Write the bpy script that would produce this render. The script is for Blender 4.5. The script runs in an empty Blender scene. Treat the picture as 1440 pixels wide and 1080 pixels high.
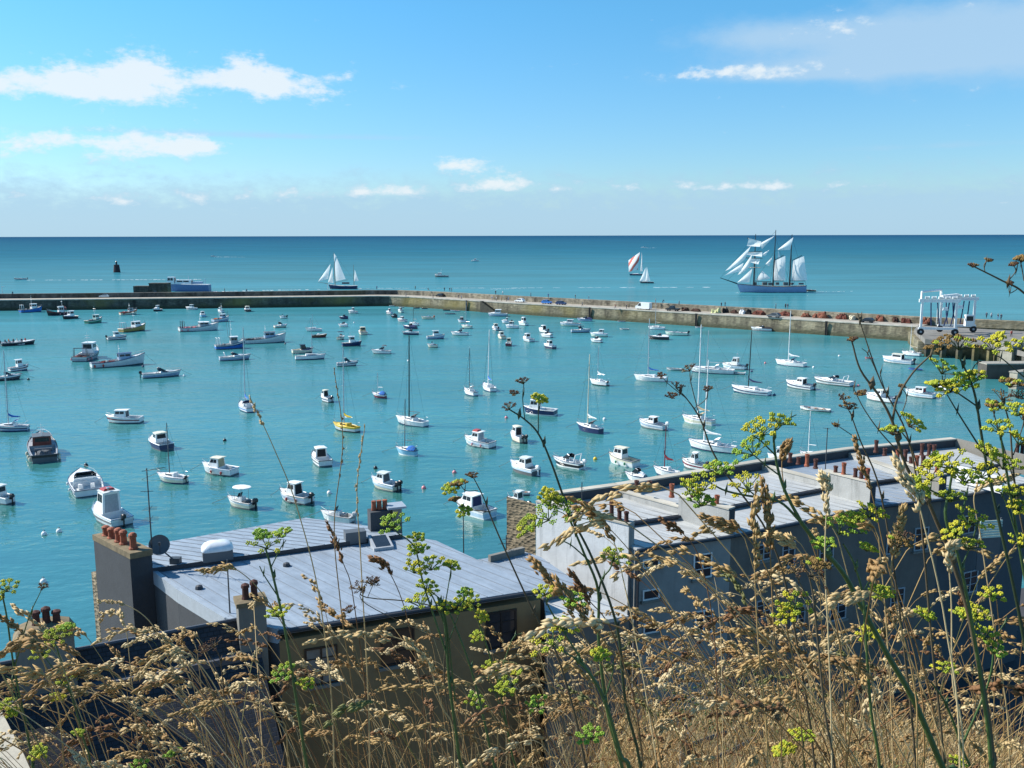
# A tidal harbour seen from the cliff top: moored boats, stone breakwater, passing sailing ships, roofs and dry grass in front.
EXPOSURE = 0.6
SKY_STR = .10
SKY_TINT = ((.60, .775, .98), (.45, .95, 1.14))
WATER = [(.030, .150, .115), (.048, .208, .245), (.016, .115, .178), (.004, .060, .130)]
REFL = (.38, .075)
N_STALK, N_RIGHT, N_BLADE, N_SHORT = 690, 520, 2600, 9000
import bpy, math, random
import numpy as np
from mathutils import Vector, Matrix, noise as mnoise
random.seed(11)
S = bpy.context.scene
COL = S.collection
RAD = math.radians
PI = math.pi
# ------------------------------------------------------------ camera model
F, CH, PITCH, ROLL = 1290.0, 30.0, RAD(9.2), RAD(-0.13)
def ray(px, py):
    dx, dy = px - 720, -(py - 540)
    c, s = math.cos(ROLL), math.sin(ROLL)
    dx, dy = c*dx - s*dy, s*dx + c*dy
    return Vector((dx, F*math.cos(PITCH) + dy*math.sin(PITCH), -F*math.sin(PITCH) + dy*math.cos(PITCH)))
def at(px, py, z=0.0):                 # where the view through a photo point meets height z
    r = ray(px, py); t = (z - CH)/r.z
    return Vector((r.x*t, r.y*t, z))
def atd(px, py, d):                    # ... or distance d ahead
    r = ray(px, py); t = d/r.y
    return Vector((r.x*t, d, CH + r.z*t))
cam = bpy.data.objects.new('camera', bpy.data.cameras.new('camera')); COL.objects.link(cam)
cam.location = (0, 0, CH)
cam.rotation_mode = 'XYZ'
cam.matrix_world = Matrix.Translation((0, 0, CH)) @ Matrix.Rotation(PI/2 - PITCH, 4, 'X') @ Matrix.Rotation(ROLL, 4, 'Z')
cam.data.sensor_fit = 'HORIZONTAL'; cam.data.sensor_width = 36
cam.data.lens = 36*F/1440
cam.data.clip_start = 0.05; cam.data.clip_end = 200000
S.camera = cam
S.view_settings.view_transform = 'Standard'; S.view_settings.look = 'None'
S.view_settings.gamma = 1; S.view_settings.use_curve_mapping = False
S.view_settings.exposure = EXPOSURE if 'EXPOSURE' in globals() else 0.0

# ------------------------------------------------------------ materials
MATS = {}
def _new(name):
    m = bpy.data.materials.new(name); m.use_nodes = True
    nt = m.node_tree; b = nt.nodes['Principled BSDF']
    return m, nt, b
def N(nt, t, **k):
    n = nt.nodes.new(t)
    for a, v in k.items():
        if a.startswith('i_'):
            key = a[2:].replace('_', ' ')
            n.inputs[int(key) if key.isdigit() else key].default_value = v
        else: setattr(n, a, v)
    return n
def rgba(c): return (c[0], c[1], c[2], 1)
def mat(name, c, rough=.5, var=.15, scale=3.0, metal=0.0, bump=0.0, spec=.5, stretch=(1, 1, 1), coord='Object', c2=None, bscale=None, trans=0):
    if name in MATS: return MATS[name]
    m, nt, b = _new(name)
    tc = N(nt, 'ShaderNodeTexCoord'); mp = N(nt, 'ShaderNodeMapping'); mp.inputs['Scale'].default_value = stretch
    nt.links.new(tc.outputs[coord], mp.inputs[0])
    nz = N(nt, 'ShaderNodeTexNoise', i_Scale=scale, i_Detail=5.0, i_Roughness=.6)
    nt.links.new(mp.outputs[0], nz.inputs['Vector'])
    cr = N(nt, 'ShaderNodeValToRGB'); e = cr.color_ramp.elements
    e[0].position, e[1].position = .3, .7
    lo = tuple(x*(1-var) for x in c); hi = c2 or tuple(min(1, x*(1+var*.6)) for x in c)
    e[0].color, e[1].color = rgba(lo), rgba(hi)
    nt.links.new(nz.outputs[0], cr.inputs[0]); nt.links.new(cr.outputs[0], b.inputs['Base Color'])
    b.inputs['Roughness'].default_value = rough; b.inputs['Metallic'].default_value = metal
    b.inputs['Specular IOR Level'].default_value = spec
    if bump:
        bp = N(nt, 'ShaderNodeBump', i_Strength=bump, i_Distance=.05)
        src = nz
        if bscale:
            src = N(nt, 'ShaderNodeTexNoise', i_Scale=bscale, i_Detail=4.0); nt.links.new(mp.outputs[0], src.inputs['Vector'])
        nt.links.new(src.outputs[0], bp.inputs['Height']); nt.links.new(bp.outputs[0], b.inputs['Normal'])
    if trans:
        tr = N(nt, 'ShaderNodeBsdfTranslucent'); nt.links.new(cr.outputs[0], tr.inputs['Color'])
        mx = N(nt, 'ShaderNodeMixShader', i_0=trans)
        nt.links.new(b.outputs[0], mx.inputs[1]); nt.links.new(tr.outputs[0], mx.inputs[2])
        nt.links.new(mx.outputs[0], nt.nodes['Material Output'].inputs['Surface'])
    MATS[name] = m
    return m
PAINT = dict(w=(.80, .80, .78), cream=(.72, .66, .50), navy=(.018, .03, .10), blue=(.03, .16, .50), lblue=(.25, .52, .68), red=(.42, .05, .035),
             green=(.03, .23, .12), yellow=(.70, .48, .03), grey=(.36, .38, .40), dgrey=(.10, .11, .12), black=(.018, .018, .02), maroon=(.20, .02, .03),
             wood=(.26, .13, .05), ochre=(.38, .25, .07), orange=(.62, .14, .03), pink=(.62, .22, .24), dred=(.16, .03, .025), paleblue=(.45, .60, .72),
             bluegrey=(.32, .42, .55), tan=(.45, .36, .22), gw=(.62, .65, .64), mint=(.55, .68, .58))
def P(k):
    return mat('paint_' + k, PAINT[k], rough=.32 if k not in ('grey', 'dgrey') else .5, var=.13, scale=2.2, stretch=(1, 1, .35))
GLASS = mat('dark_glass', (.022, .028, .036), rough=.08, var=.3)
FABRIC = {k: mat('canvas_' + k, PAINT[k], rough=.9, var=.2, scale=6) for k in ('blue', 'navy', 'black', 'dgrey', 'w', 'maroon', 'tan', 'bluegrey', 'grey', 'yellow')}
METAL = mat('aluminium', (.55, .57, .60), rough=.35, metal=.6)
DKMETAL = mat('dark_metal', (.05, .055, .06), rough=.45)
RUBBER = mat('rubber', (.02, .02, .022), rough=.8)
WOODM = mat('varnished_wood', (.24, .12, .05), rough=.5, stretch=(1, 6, 6))
SKIN = mat('skin', (.48, .30, .22), rough=.6)

# ------------------------------------------------------------ mesh builder
class MB:
    def __init__(s): s.v = []; s.f = []; s.m = []
    def face(s, pts, mi=0):
        n = len(s.v); s.v += [tuple(p) for p in pts]; s.f.append(tuple(range(n, n+len(pts)))); s.m.append(mi)
    def add(s, verts, faces, mi=0):
        n = len(s.v); s.v += [tuple(p) for p in verts]
        for f in faces: s.f.append(tuple(i+n for i in f)); s.m.append(mi)
    def box(s, c, d, mi=0, rz=0.0, taper=1.0):
        cx, cy, cz = c; x, y, z = d[0]/2, d[1]/2, d[2]/2; cs, sn = math.cos(rz), math.sin(rz)
        vs = []
        for zz, k in ((-z, 1), (z, taper)):
            for a, b in ((-x, -y), (x, -y), (x, y), (-x, y)):
                a *= k; b *= k
                vs.append((cx+a*cs-b*sn, cy+a*sn+b*cs, cz+zz))
        s.add(vs, [(3, 2, 1, 0), (4, 5, 6, 7), (0, 1, 5, 4), (1, 2, 6, 5), (2, 3, 7, 6), (3, 0, 4, 7)], mi)
    def prism(s, poly, z0, z1, mi=0, top=None):
        n = len(poly); f0 = z0 if callable(z0) else (lambda p: z0); f1 = z1 if callable(z1) else (lambda p: z1)
        vs = [(p[0], p[1], f0(p)) for p in poly] + [(p[0], p[1], f1(p)) for p in poly]
        s.add(vs, [(i, (i+1) % n, n+(i+1) % n, n+i) for i in range(n)] + [tuple(range(n-1, -1, -1))], mi)
        s.add(vs[n:], [tuple(range(n))], mi if top is None else top)
    def tube(s, p0, p1, r0, r1=None, n=5, mi=0, cap=True): s.path([p0, p1], [r0, r0 if r1 is None else r1], n, mi, cap)
    def path(s, pts, r, n=5, mi=0, cap=True, closed=False):
        pts = [Vector(p) for p in pts]; k = len(pts)
        if not hasattr(r, '__len__'): r = [r]*k
        vs = []; up = None
        for i, p in enumerate(pts):
            if closed: t = pts[(i+1) % k] - pts[i-1]
            else: t = pts[min(i+1, k-1)] - pts[max(i-1, 0)]
            t = t.normalized() if t.length > 1e-9 else Vector((0, 0, 1))
            if up is None: up = Vector((0, 0, 1)) if abs(t.z) < .9 else Vector((1, 0, 0))
            a = t.cross(up)
            if a.length < 1e-4: a = t.cross(Vector((.3, .9, .1)))
            a.normalize(); b = a.cross(t).normalized(); up = b
            for j in range(n):
                an = 2*PI*j/n
                vs.append(p + (a*math.cos(an) + b*math.sin(an))*r[i])
        fs = [(i*n+j, i*n+(j+1) % n, (i+1)*n+(j+1) % n, (i+1)*n+j) for i in range(k-1) for j in range(n)]
        if closed: fs += [((k-1)*n+j, (k-1)*n+(j+1) % n, (j+1) % n, j) for j in range(n)]
        elif cap: fs += [tuple(range(n-1, -1, -1)), tuple((k-1)*n+j for j in range(n))]
        s.add(vs, fs, mi)
    def loft(s, rings, mi=0, closed=True, caps=True):
        n = len(rings[0]); vs = [p for r in rings for p in r]; e = n if closed else n-1
        fs = [(i*n+j, i*n+(j+1) % n, (i+1)*n+(j+1) % n, (i+1)*n+j) for i in range(len(rings)-1) for j in range(e)]
        if caps: fs += [tuple(range(n-1, -1, -1)), tuple((len(rings)-1)*n+j for j in range(n))]
        s.add(vs, fs, mi)
    def revolve(s, c, prof, n=10, mi=0, axis='z'):
        rings = []
        for r, z in prof:
            rr = []
            for j in range(n):
                a = 2*PI*j/n; x, y = r*math.cos(a), r*math.sin(a)
                q = (x, y, z) if axis == 'z' else ((z, x, y) if axis == 'x' else (y, z, x))
                rr.append((c[0]+q[0], c[1]+q[1], c[2]+q[2]))
            rings.append(rr)
        s.loft(rings, mi)
    def blob(s, c, r, n=6, k=4, amp=0.0, seed=0, mi=0, zmin=None):
        rx, ry, rz = r; rings = []
        for i in range(k+1):
            ph = -PI/2 + PI*i/k; rr = []
            for j in range(n):
                a = 2*PI*j/n; d = Vector((math.cos(ph)*math.cos(a), math.cos(ph)*math.sin(a), math.sin(ph)))
                q = 1 + (amp*mnoise.noise(d*1.7 + Vector((seed*3.1, seed*1.7, 0))) if amp else 0)
                z = c[2]+d.z*rz*q
                if zmin is not None: z = max(z, zmin)
                rr.append((c[0]+d.x*rx*q, c[1]+d.y*ry*q, z))
            rings.append(rr)
        s.loft(rings, mi)
    def panel(s, c, u0, u1, v0, v1, off=.012, mi=0):
        a, b, d, e = [Vector(q) for q in c]
        f = lambda u, v: (a*(1-u)+b*u)*(1-v) + (e*(1-u)+d*u)*v
        n = (b-a).cross(e-a).normalized()*off
        q = [f(u0, v0), f(u1, v0), f(u1, v1), f(u0, v1)]
        vs = [p + n*.2 - n for p in q] + [p + n for p in q]
        s.add(vs, [(4, 5, 6, 7), (0, 1, 5, 4), (1, 2, 6, 5), (2, 3, 7, 6), (3, 0, 4, 7)], mi)
    def build(s, name, mats, parent=None, smooth=False, loc=None):
        me = bpy.data.meshes.new(name); me.from_pydata(s.v, [], s.f)
        mats = mats if isinstance(mats, (list, tuple)) else [mats]
        for m in mats: me.materials.append(m)
        if len(mats) > 1: me.polygons.foreach_set('material_index', s.m)
        if smooth: me.polygons.foreach_set('use_smooth', [True]*len(s.f))
        me.update()
        o = bpy.data.objects.new(name, me); COL.objects.link(o)
        if parent: o.parent = parent
        if loc: o.location = loc
        return o
def tag(o, label=None, cat=None, group=None, kind=None):
    if label: o['label'] = label
    if cat: o['category'] = cat
    if group: o['group'] = group
    if kind: o['kind'] = kind
    return o
def empty(name, loc, rz=0.0, label=None, cat=None, group=None):
    o = bpy.data.objects.new(name, None); COL.objects.link(o)
    o.location = loc; o.rotation_euler = (0, 0, rz); o.empty_display_size = .2
    return tag(o, label, cat, group)
def copy_tree(o, parent=None):
    c = o.copy(); COL.objects.link(c)
    if parent: c.parent = parent
    for ch in list(o.children): copy_tree(ch, c)
    return c
def smooth3(a, b, x):
    t = min(1, max(0, (x-a)/(b-a))); return t*t*(3-2*t)
# ------------------------------------------------------------ sun and sky
SUN_EL, SUN_BEAR = 40.0, 16.0          # the sun stands to the left, a little beyond the view's left side
sx, sy, sz = -math.cos(RAD(SUN_BEAR))*math.cos(RAD(SUN_EL)), math.sin(RAD(SUN_BEAR))*math.cos(RAD(SUN_EL)), math.sin(RAD(SUN_EL))
sl = bpy.data.lights.new('sun', 'SUN'); sl.energy = 5.0; sl.angle = RAD(.5); sl.color = (1, .95, .87)
so = bpy.data.objects.new('sun', sl); COL.objects.link(so)
so.rotation_euler = Vector((sx, sy, sz)).to_track_quat('Z', 'Y').to_euler()
so.location = (0, 0, 300)
W = bpy.data.worlds.new('World'); S.world = W; W.use_nodes = True
nt = W.node_tree; L = nt.links.new
bg = nt.nodes['Background']
sky = N(nt, 'ShaderNodeTexSky'); sky.sky_type = 'NISHITA'; sky.sun_disc = False
sky.sun_elevation = RAD(SUN_EL); sky.sun_rotation = math.atan2(sx, sy)
sky.air_density = 1.0; sky.dust_density = .25; sky.ozone_density = 2.2; sky.altitude = 10
bg.inputs['Strength'].default_value = SKY_STR
geo = N(nt, 'ShaderNodeTexCoord')
sep = N(nt, 'ShaderNodeSeparateXYZ'); L(geo.outputs['Generated'], sep.inputs[0])
def M(op, a, b=None, clamp=False):
    n = N(nt, 'ShaderNodeMath', operation=op); n.use_clamp = clamp
    for i, v in enumerate((a, b)):
        if v is None: continue
        if hasattr(v, 'links') or hasattr(v, 'is_linked'): L(v, n.inputs[i])
        else: n.inputs[i].default_value = v
    return n.outputs[0]
az = M('ARCTAN2', sep.outputs[0], sep.outputs[1]); el = M('ARCSINE', sep.outputs[2])
cv = N(nt, 'ShaderNodeCombineXYZ'); L(az, cv.inputs[0]); L(M('MULTIPLY', el, 1.9), cv.inputs[1])
def nz(scale, det=7.0, rough=.62, off=0.0):
    a = N(nt, 'ShaderNodeVectorMath', operation='ADD'); L(cv.outputs[0], a.inputs[0]); a.inputs[1].default_value = (off, off*1.3, off)
    n = N(nt, 'ShaderNodeTexNoise', i_Scale=scale, i_Detail=det, i_Roughness=rough); L(a.outputs[0], n.inputs['Vector'])
    return n.outputs[0]
def azel(px, py):
    r = ray(px, py).normalized(); return math.atan2(r.x, r.y), math.asin(r.z)
def blobs(lst):
    out = None
    for (px, py, rx, ry, amp) in lst:
        a0, e0 = azel(px, py); ra, re = rx/F, ry/F
        # cumulus: flatter underneath, so the lower half falls off faster
        d = M('SUBTRACT', el, e0)
        d = M('ADD', M('MULTIPLY', M('MAXIMUM', d, 0.0), 1/re), M('MULTIPLY', M('MINIMUM', d, 0.0), 1.5/re))
        g = M('ADD', M('POWER', M('ABSOLUTE', M('MULTIPLY', M('SUBTRACT', az, a0), 1/ra)), 2.0), M('POWER', M('ABSOLUTE', d), 2.0))
        g = M('MULTIPLY', M('EXPONENT', M('MULTIPLY', g, -1.0)), amp)
        out = g if out is None else M('ADD', out, g)
    return out
n1 = nz(26.0); n2 = nz(9.0, off=3.0); n3 = nz(60.0, off=7.0)
nn = M('ADD', M('MULTIPLY', n1, .65), M('MULTIPLY', n3, .35))
white = blobs([(15, 116, 48, 24, 1.1), (-90, 112, 80, 24, 1), (112, 124, 46, 26, 1.15), (160, 122, 50, 34, 1.1), (212, 112, 52, 40, 1.2), (338, 100, 36, 34, 1.15), (300, 118, 40, 14, .8), (425, 124, 72, 26, 1.25), (375, 118, 30, 18, .7),
               (165, 204, 60, 24, 1.0), (220, 208, 50, 22, .9), (290, 208, 50, 18, .95), (15, 205, 50, 24, .8), (85, 198, 24, 16, .7), (648, 233, 46, 15, 1.1), (704, 258, 42, 20, 1.0), (550, 270, 40, 12, .5), (1185, 36, 52, 22, .85),
               (1080, 102, 110, 15, .8), (985, 104, 90, 10, .6), (575, 120, 45, 10, .45), (775, 97, 40, 9, .42), (180, 278, 200, 14, .62), (420, 272, 90, 11, .6), (560, 268, 90, 12, .66), (830, 264, 170, 12, .6), (1060, 262, 120, 9, .55), (1280, 258, 160, 11, .62), (1330, 120, 120, 24, .0)])
grey = blobs([(1300, 70, 260, 44, .85), (1450, 60, 200, 80, .6), (1100, 50, 150, 22, .5), (1120, 104, 150, 14, .5), (1330, 205, 240, 7, .45), (420, 192, 300, 6, .5), (150, 215, 260, 40, .30)])
def ramp(v, lo, hi):
    n = N(nt, 'ShaderNodeMapRange'); n.interpolation_type = 'SMOOTHSTEP'; n.clamp = True
    L(v, n.inputs[0]); n.inputs[1].default_value = lo; n.inputs[2].default_value = hi
    return n.outputs[0]
wd = ramp(M('ADD', white, M('MULTIPLY', M('SUBTRACT', nn, .5), 4.4)), .50, 1.45)
gd = ramp(M('ADD', grey, M('MULTIPLY', M('SUBTRACT', M('ADD', M('MULTIPLY', n2, .5), M('MULTIPLY', n1, .5)), .5), 1.2)), .15, 1.0)
# the bank of low cloud along the horizon
bank = M('MULTIPLY', ramp(M('ADD', M('MULTIPLY', M('SUBTRACT', RAD(3.9), el), 22.0), M('MULTIPLY', M('SUBTRACT', nn, .5), 2.4)), -.1, .9), ramp(el, RAD(-1.2), RAD(-.6)))
tint = N(nt, 'ShaderNodeMix', data_type='RGBA', blend_type='MULTIPLY'); tint.inputs[0].default_value = 1
L(sky.outputs[0], tint.inputs[6]); tm = N(nt, 'ShaderNodeMix', data_type='RGBA'); tr_ = N(nt, 'ShaderNodeMapRange'); L(el, tr_.inputs[0]); tr_.inputs[1].default_value = RAD(1); tr_.inputs[2].default_value = RAD(13); L(tr_.outputs[0], tm.inputs[0])
tm.inputs[6].default_value = SKY_TINT[0] + (1,); tm.inputs[7].default_value = SKY_TINT[1] + (1,); L(tm.outputs[2], tint.inputs[7])
def mix(a, col, fac):
    m = N(nt, 'ShaderNodeMix', data_type='RGBA'); L(fac, m.inputs[0]); L(a, m.inputs[6])
    if isinstance(col, tuple): m.inputs[7].default_value = col + (1,)
    else: L(col, m.inputs[7])
    return m.outputs[2]
K = 1/SKY_STR/2**EXPOSURE
c = mix(tint.outputs[2], (.42*K, .655*K, .85*K), M('MULTIPLY', bank, .85))
c = mix(c, (.46*K, .67*K, .88*K), M('MULTIPLY', gd, .8))
c = mix(c, (.86*K, .93*K, .97*K), M('MULTIPLY', wd, .88))
L(c, bg.inputs['Color'])

# ------------------------------------------------------------ water
def water_material():
    m, nt, b = _new('sea_water'); L = nt.links.new
    g = N(nt, 'ShaderNodeNewGeometry')
    ln = N(nt, 'ShaderNodeVectorMath', operation='LENGTH'); L(g.outputs['Position'], ln.inputs[0])
    mr = N(nt, 'ShaderNodeMapRange'); L(ln.outputs['Value'], mr.inputs[0]); mr.inputs[1].default_value = 60; mr.inputs[2].default_value = 4000
    # depth: shallow sandy harbour, deeper water out to sea (log distance)
    lg = N(nt, 'ShaderNodeMath', operation='LOGARITHM'); L(ln.outputs['Value'], lg.inputs[0]); lg.inputs[1].default_value = 10
    mp = N(nt, 'ShaderNodeMapping'); mp.inputs['Scale'].default_value = (.25, 1, 1); L(g.outputs['Position'], mp.inputs[0])
    big = N(nt, 'ShaderNodeTexNoise', i_Scale=.012, i_Detail=6.0, i_Roughness=.6); L(mp.outputs[0], big.inputs['Vector'])
    ad = N(nt, 'ShaderNodeMath', operation='MULTIPLY_ADD'); L(big.outputs[0], ad.inputs[0]); ad.inputs[1].default_value = .42; L(lg.outputs[0], ad.inputs[2])
    mr2 = N(nt, 'ShaderNodeMapRange'); L(ad.outputs[0], mr2.inputs[0]); mr2.inputs[1].default_value = 2.0; mr2.inputs[2].default_value = 4.4
    cr = N(nt, 'ShaderNodeValToRGB'); L(mr2.outputs[0], cr.inputs[0]); els = cr.color_ramp.elements
    els[0].position = 0.0; els[0].color = WATER[0] + (1,)
    els[1].position = 1.0; els[1].color = WATER[3] + (1,)
    e = els.new(.34); e.color = WATER[1] + (1,)
    e = els.new(.62); e.color = WATER[2] + (1,)
    # faint streaks
    mp2 = N(nt, 'ShaderNodeMapping'); mp2.inputs['Scale'].default_value = (.10, 1, 1); mp2.inputs['Rotation'].default_value = (0, 0, RAD(6)); L(g.outputs['Position'], mp2.inputs[0])
    st = N(nt, 'ShaderNodeTexNoise', i_Scale=.09, i_Detail=7.0, i_Roughness=.65); L(mp2.outputs[0], st.inputs['Vector'])
    mrs = N(nt, 'ShaderNodeMapRange'); L(st.outputs[0], mrs.inputs[0]); mrs.inputs[1].default_value = .3; mrs.inputs[2].default_value = .7; mrs.inputs[3].default_value = .80; mrs.inputs[4].default_value = 1.20
    lo_ = N(nt, 'ShaderNodeMapRange'); L(big.outputs[0], lo_.inputs[0]); lo_.inputs[1].default_value = .35; lo_.inputs[2].default_value = .65; lo_.inputs[3].default_value = .86; lo_.inputs[4].default_value = 1.16
    pr_ = N(nt, 'ShaderNodeMath', operation='MULTIPLY'); L(lo_.outputs[0], pr_.inputs[0]); L(mrs.outputs[0], pr_.inputs[1]); mrs = pr_
    mu = N(nt, 'ShaderNodeVectorMath', operation='SCALE'); L(cr.outputs[0], mu.inputs[0]); L(mrs.outputs[0], mu.inputs['Scale'])
    w1 = N(nt, 'ShaderNodeMapping'); w1.inputs['Scale'].default_value = (.55, 1, 1); w1.inputs['Rotation'].default_value = (0, 0, RAD(-12)); L(g.outputs['Position'], w1.inputs[0])
    a1 = N(nt, 'ShaderNodeTexNoise', i_Scale=.9, i_Detail=3.0, i_Roughness=.55); L(w1.outputs[0], a1.inputs['Vector'])
    a2 = N(nt, 'ShaderNodeTexNoise', i_Scale=.22, i_Detail=2.0, i_Roughness=.5); L(w1.outputs[0], a2.inputs['Vector'])
    sm = N(nt, 'ShaderNodeMath', operation='MULTIPLY_ADD'); L(a2.outputs[0], sm.inputs[0]); sm.inputs[1].default_value = 1.6; L(a1.outputs[0], sm.inputs[2])
    # wind lanes: rougher and calmer patches
    mrb = N(nt, 'ShaderNodeMapRange'); L(st.outputs[0], mrb.inputs[0]); mrb.inputs[1].default_value = .35; mrb.inputs[2].default_value = .65; mrb.inputs[3].default_value = .16; mrb.inputs[4].default_value = .50
    bp = N(nt, 'ShaderNodeBump', i_Distance=.35); L(sm.outputs[0], bp.inputs['Height']); L(mrb.outputs[0], bp.inputs['Strength'])
    # a wind-ruffled sea: the little wave faces turned to the viewer keep the mirror reflection well below a flat sheet's
    df = N(nt, 'ShaderNodeBsdfDiffuse'); L(mu.outputs[0], df.inputs['Color']); L(bp.outputs[0], df.inputs['Normal'])
    gl = N(nt, 'ShaderNodeBsdfGlossy', i_Roughness=.10); L(bp.outputs[0], gl.inputs['Normal'])
    fr = N(nt, 'ShaderNodeFresnel', i_IOR=1.33); L(bp.outputs[0], fr.inputs['Normal'])
    fm = N(nt, 'ShaderNodeMapRange'); L(fr.outputs[0], fm.inputs[0]); fm.inputs[1].default_value = .0; fm.inputs[2].default_value = .6; fm.inputs[3].default_value = .02
    fd = N(nt, 'ShaderNodeMapRange'); L(lg.outputs[0], fd.inputs[0]); fd.inputs[1].default_value = 2.2; fd.inputs[2].default_value = 3.2; fd.inputs[3].default_value = REFL[0]; fd.inputs[4].default_value = REFL[1]; L(fd.outputs[0], fm.inputs[4])
    ms = N(nt, 'ShaderNodeMixShader'); L(fm.outputs[0], ms.inputs[0]); L(df.outputs[0], ms.inputs[1]); L(gl.outputs[0], ms.inputs[2])
    L(ms.outputs[0], nt.nodes['Material Output'].inputs['Surface']); nt.nodes.remove(b)
    return m
wm = MB(); R0 = 90000
rs = [0, 60, 150, 300, 600, 1500, 5000, 20000, R0]
ang = [2*PI*i/48 for i in range(48)]
rings = [[(max(r, .01)*math.cos(a), max(r, .01)*math.sin(a), 0) for a in ang] for r in rs]
wm.loft(rings, caps=False)
sea = wm.build('water', water_material()); tag(sea, kind='structure')
sb = MB(); sb.face([(-R0, -R0, -6), (R0, -R0, -6), (R0, R0, -6), (-R0, R0, -6)])
tag(sb.build('seabed', mat('sand_bed', (.25, .2, .12), scale=.05)), kind='structure')
FOAM = mat('foam', (.80, .84, .85), rough=.8, var=.25, scale=.4)
def wake(p0, p1, w0, w1, seed):
    r = random.Random(seed); b = MB(); n = 40; a, c = Vector(p0), Vector(p1); d = (c-a); pr = Vector((-d.y, d.x, 0)).normalized()
    for i in range(n):
        if r.random() < .10 + .45*i/n: continue
        t0, t1 = i/n, (i+.9)/n; w = (w0+(w1-w0)*t0)*r.uniform(.4, 1.2); o = r.uniform(-.4, .4)*w
        p, q = a + d*t0 + pr*o, a + d*t1 + pr*(o+r.uniform(-.3, .3)*w); z = Vector((0, 0, .03))
        b.face([p-pr*w*.1+z, p-pr*w*.5+d*.3/n+z, q-pr*w*.4+z, q+z, q+pr*w*.5-d*.3/n+z, p+pr*w*.35+z])
    tag(b.build('wake_foam', FOAM), kind='stuff')
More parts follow.
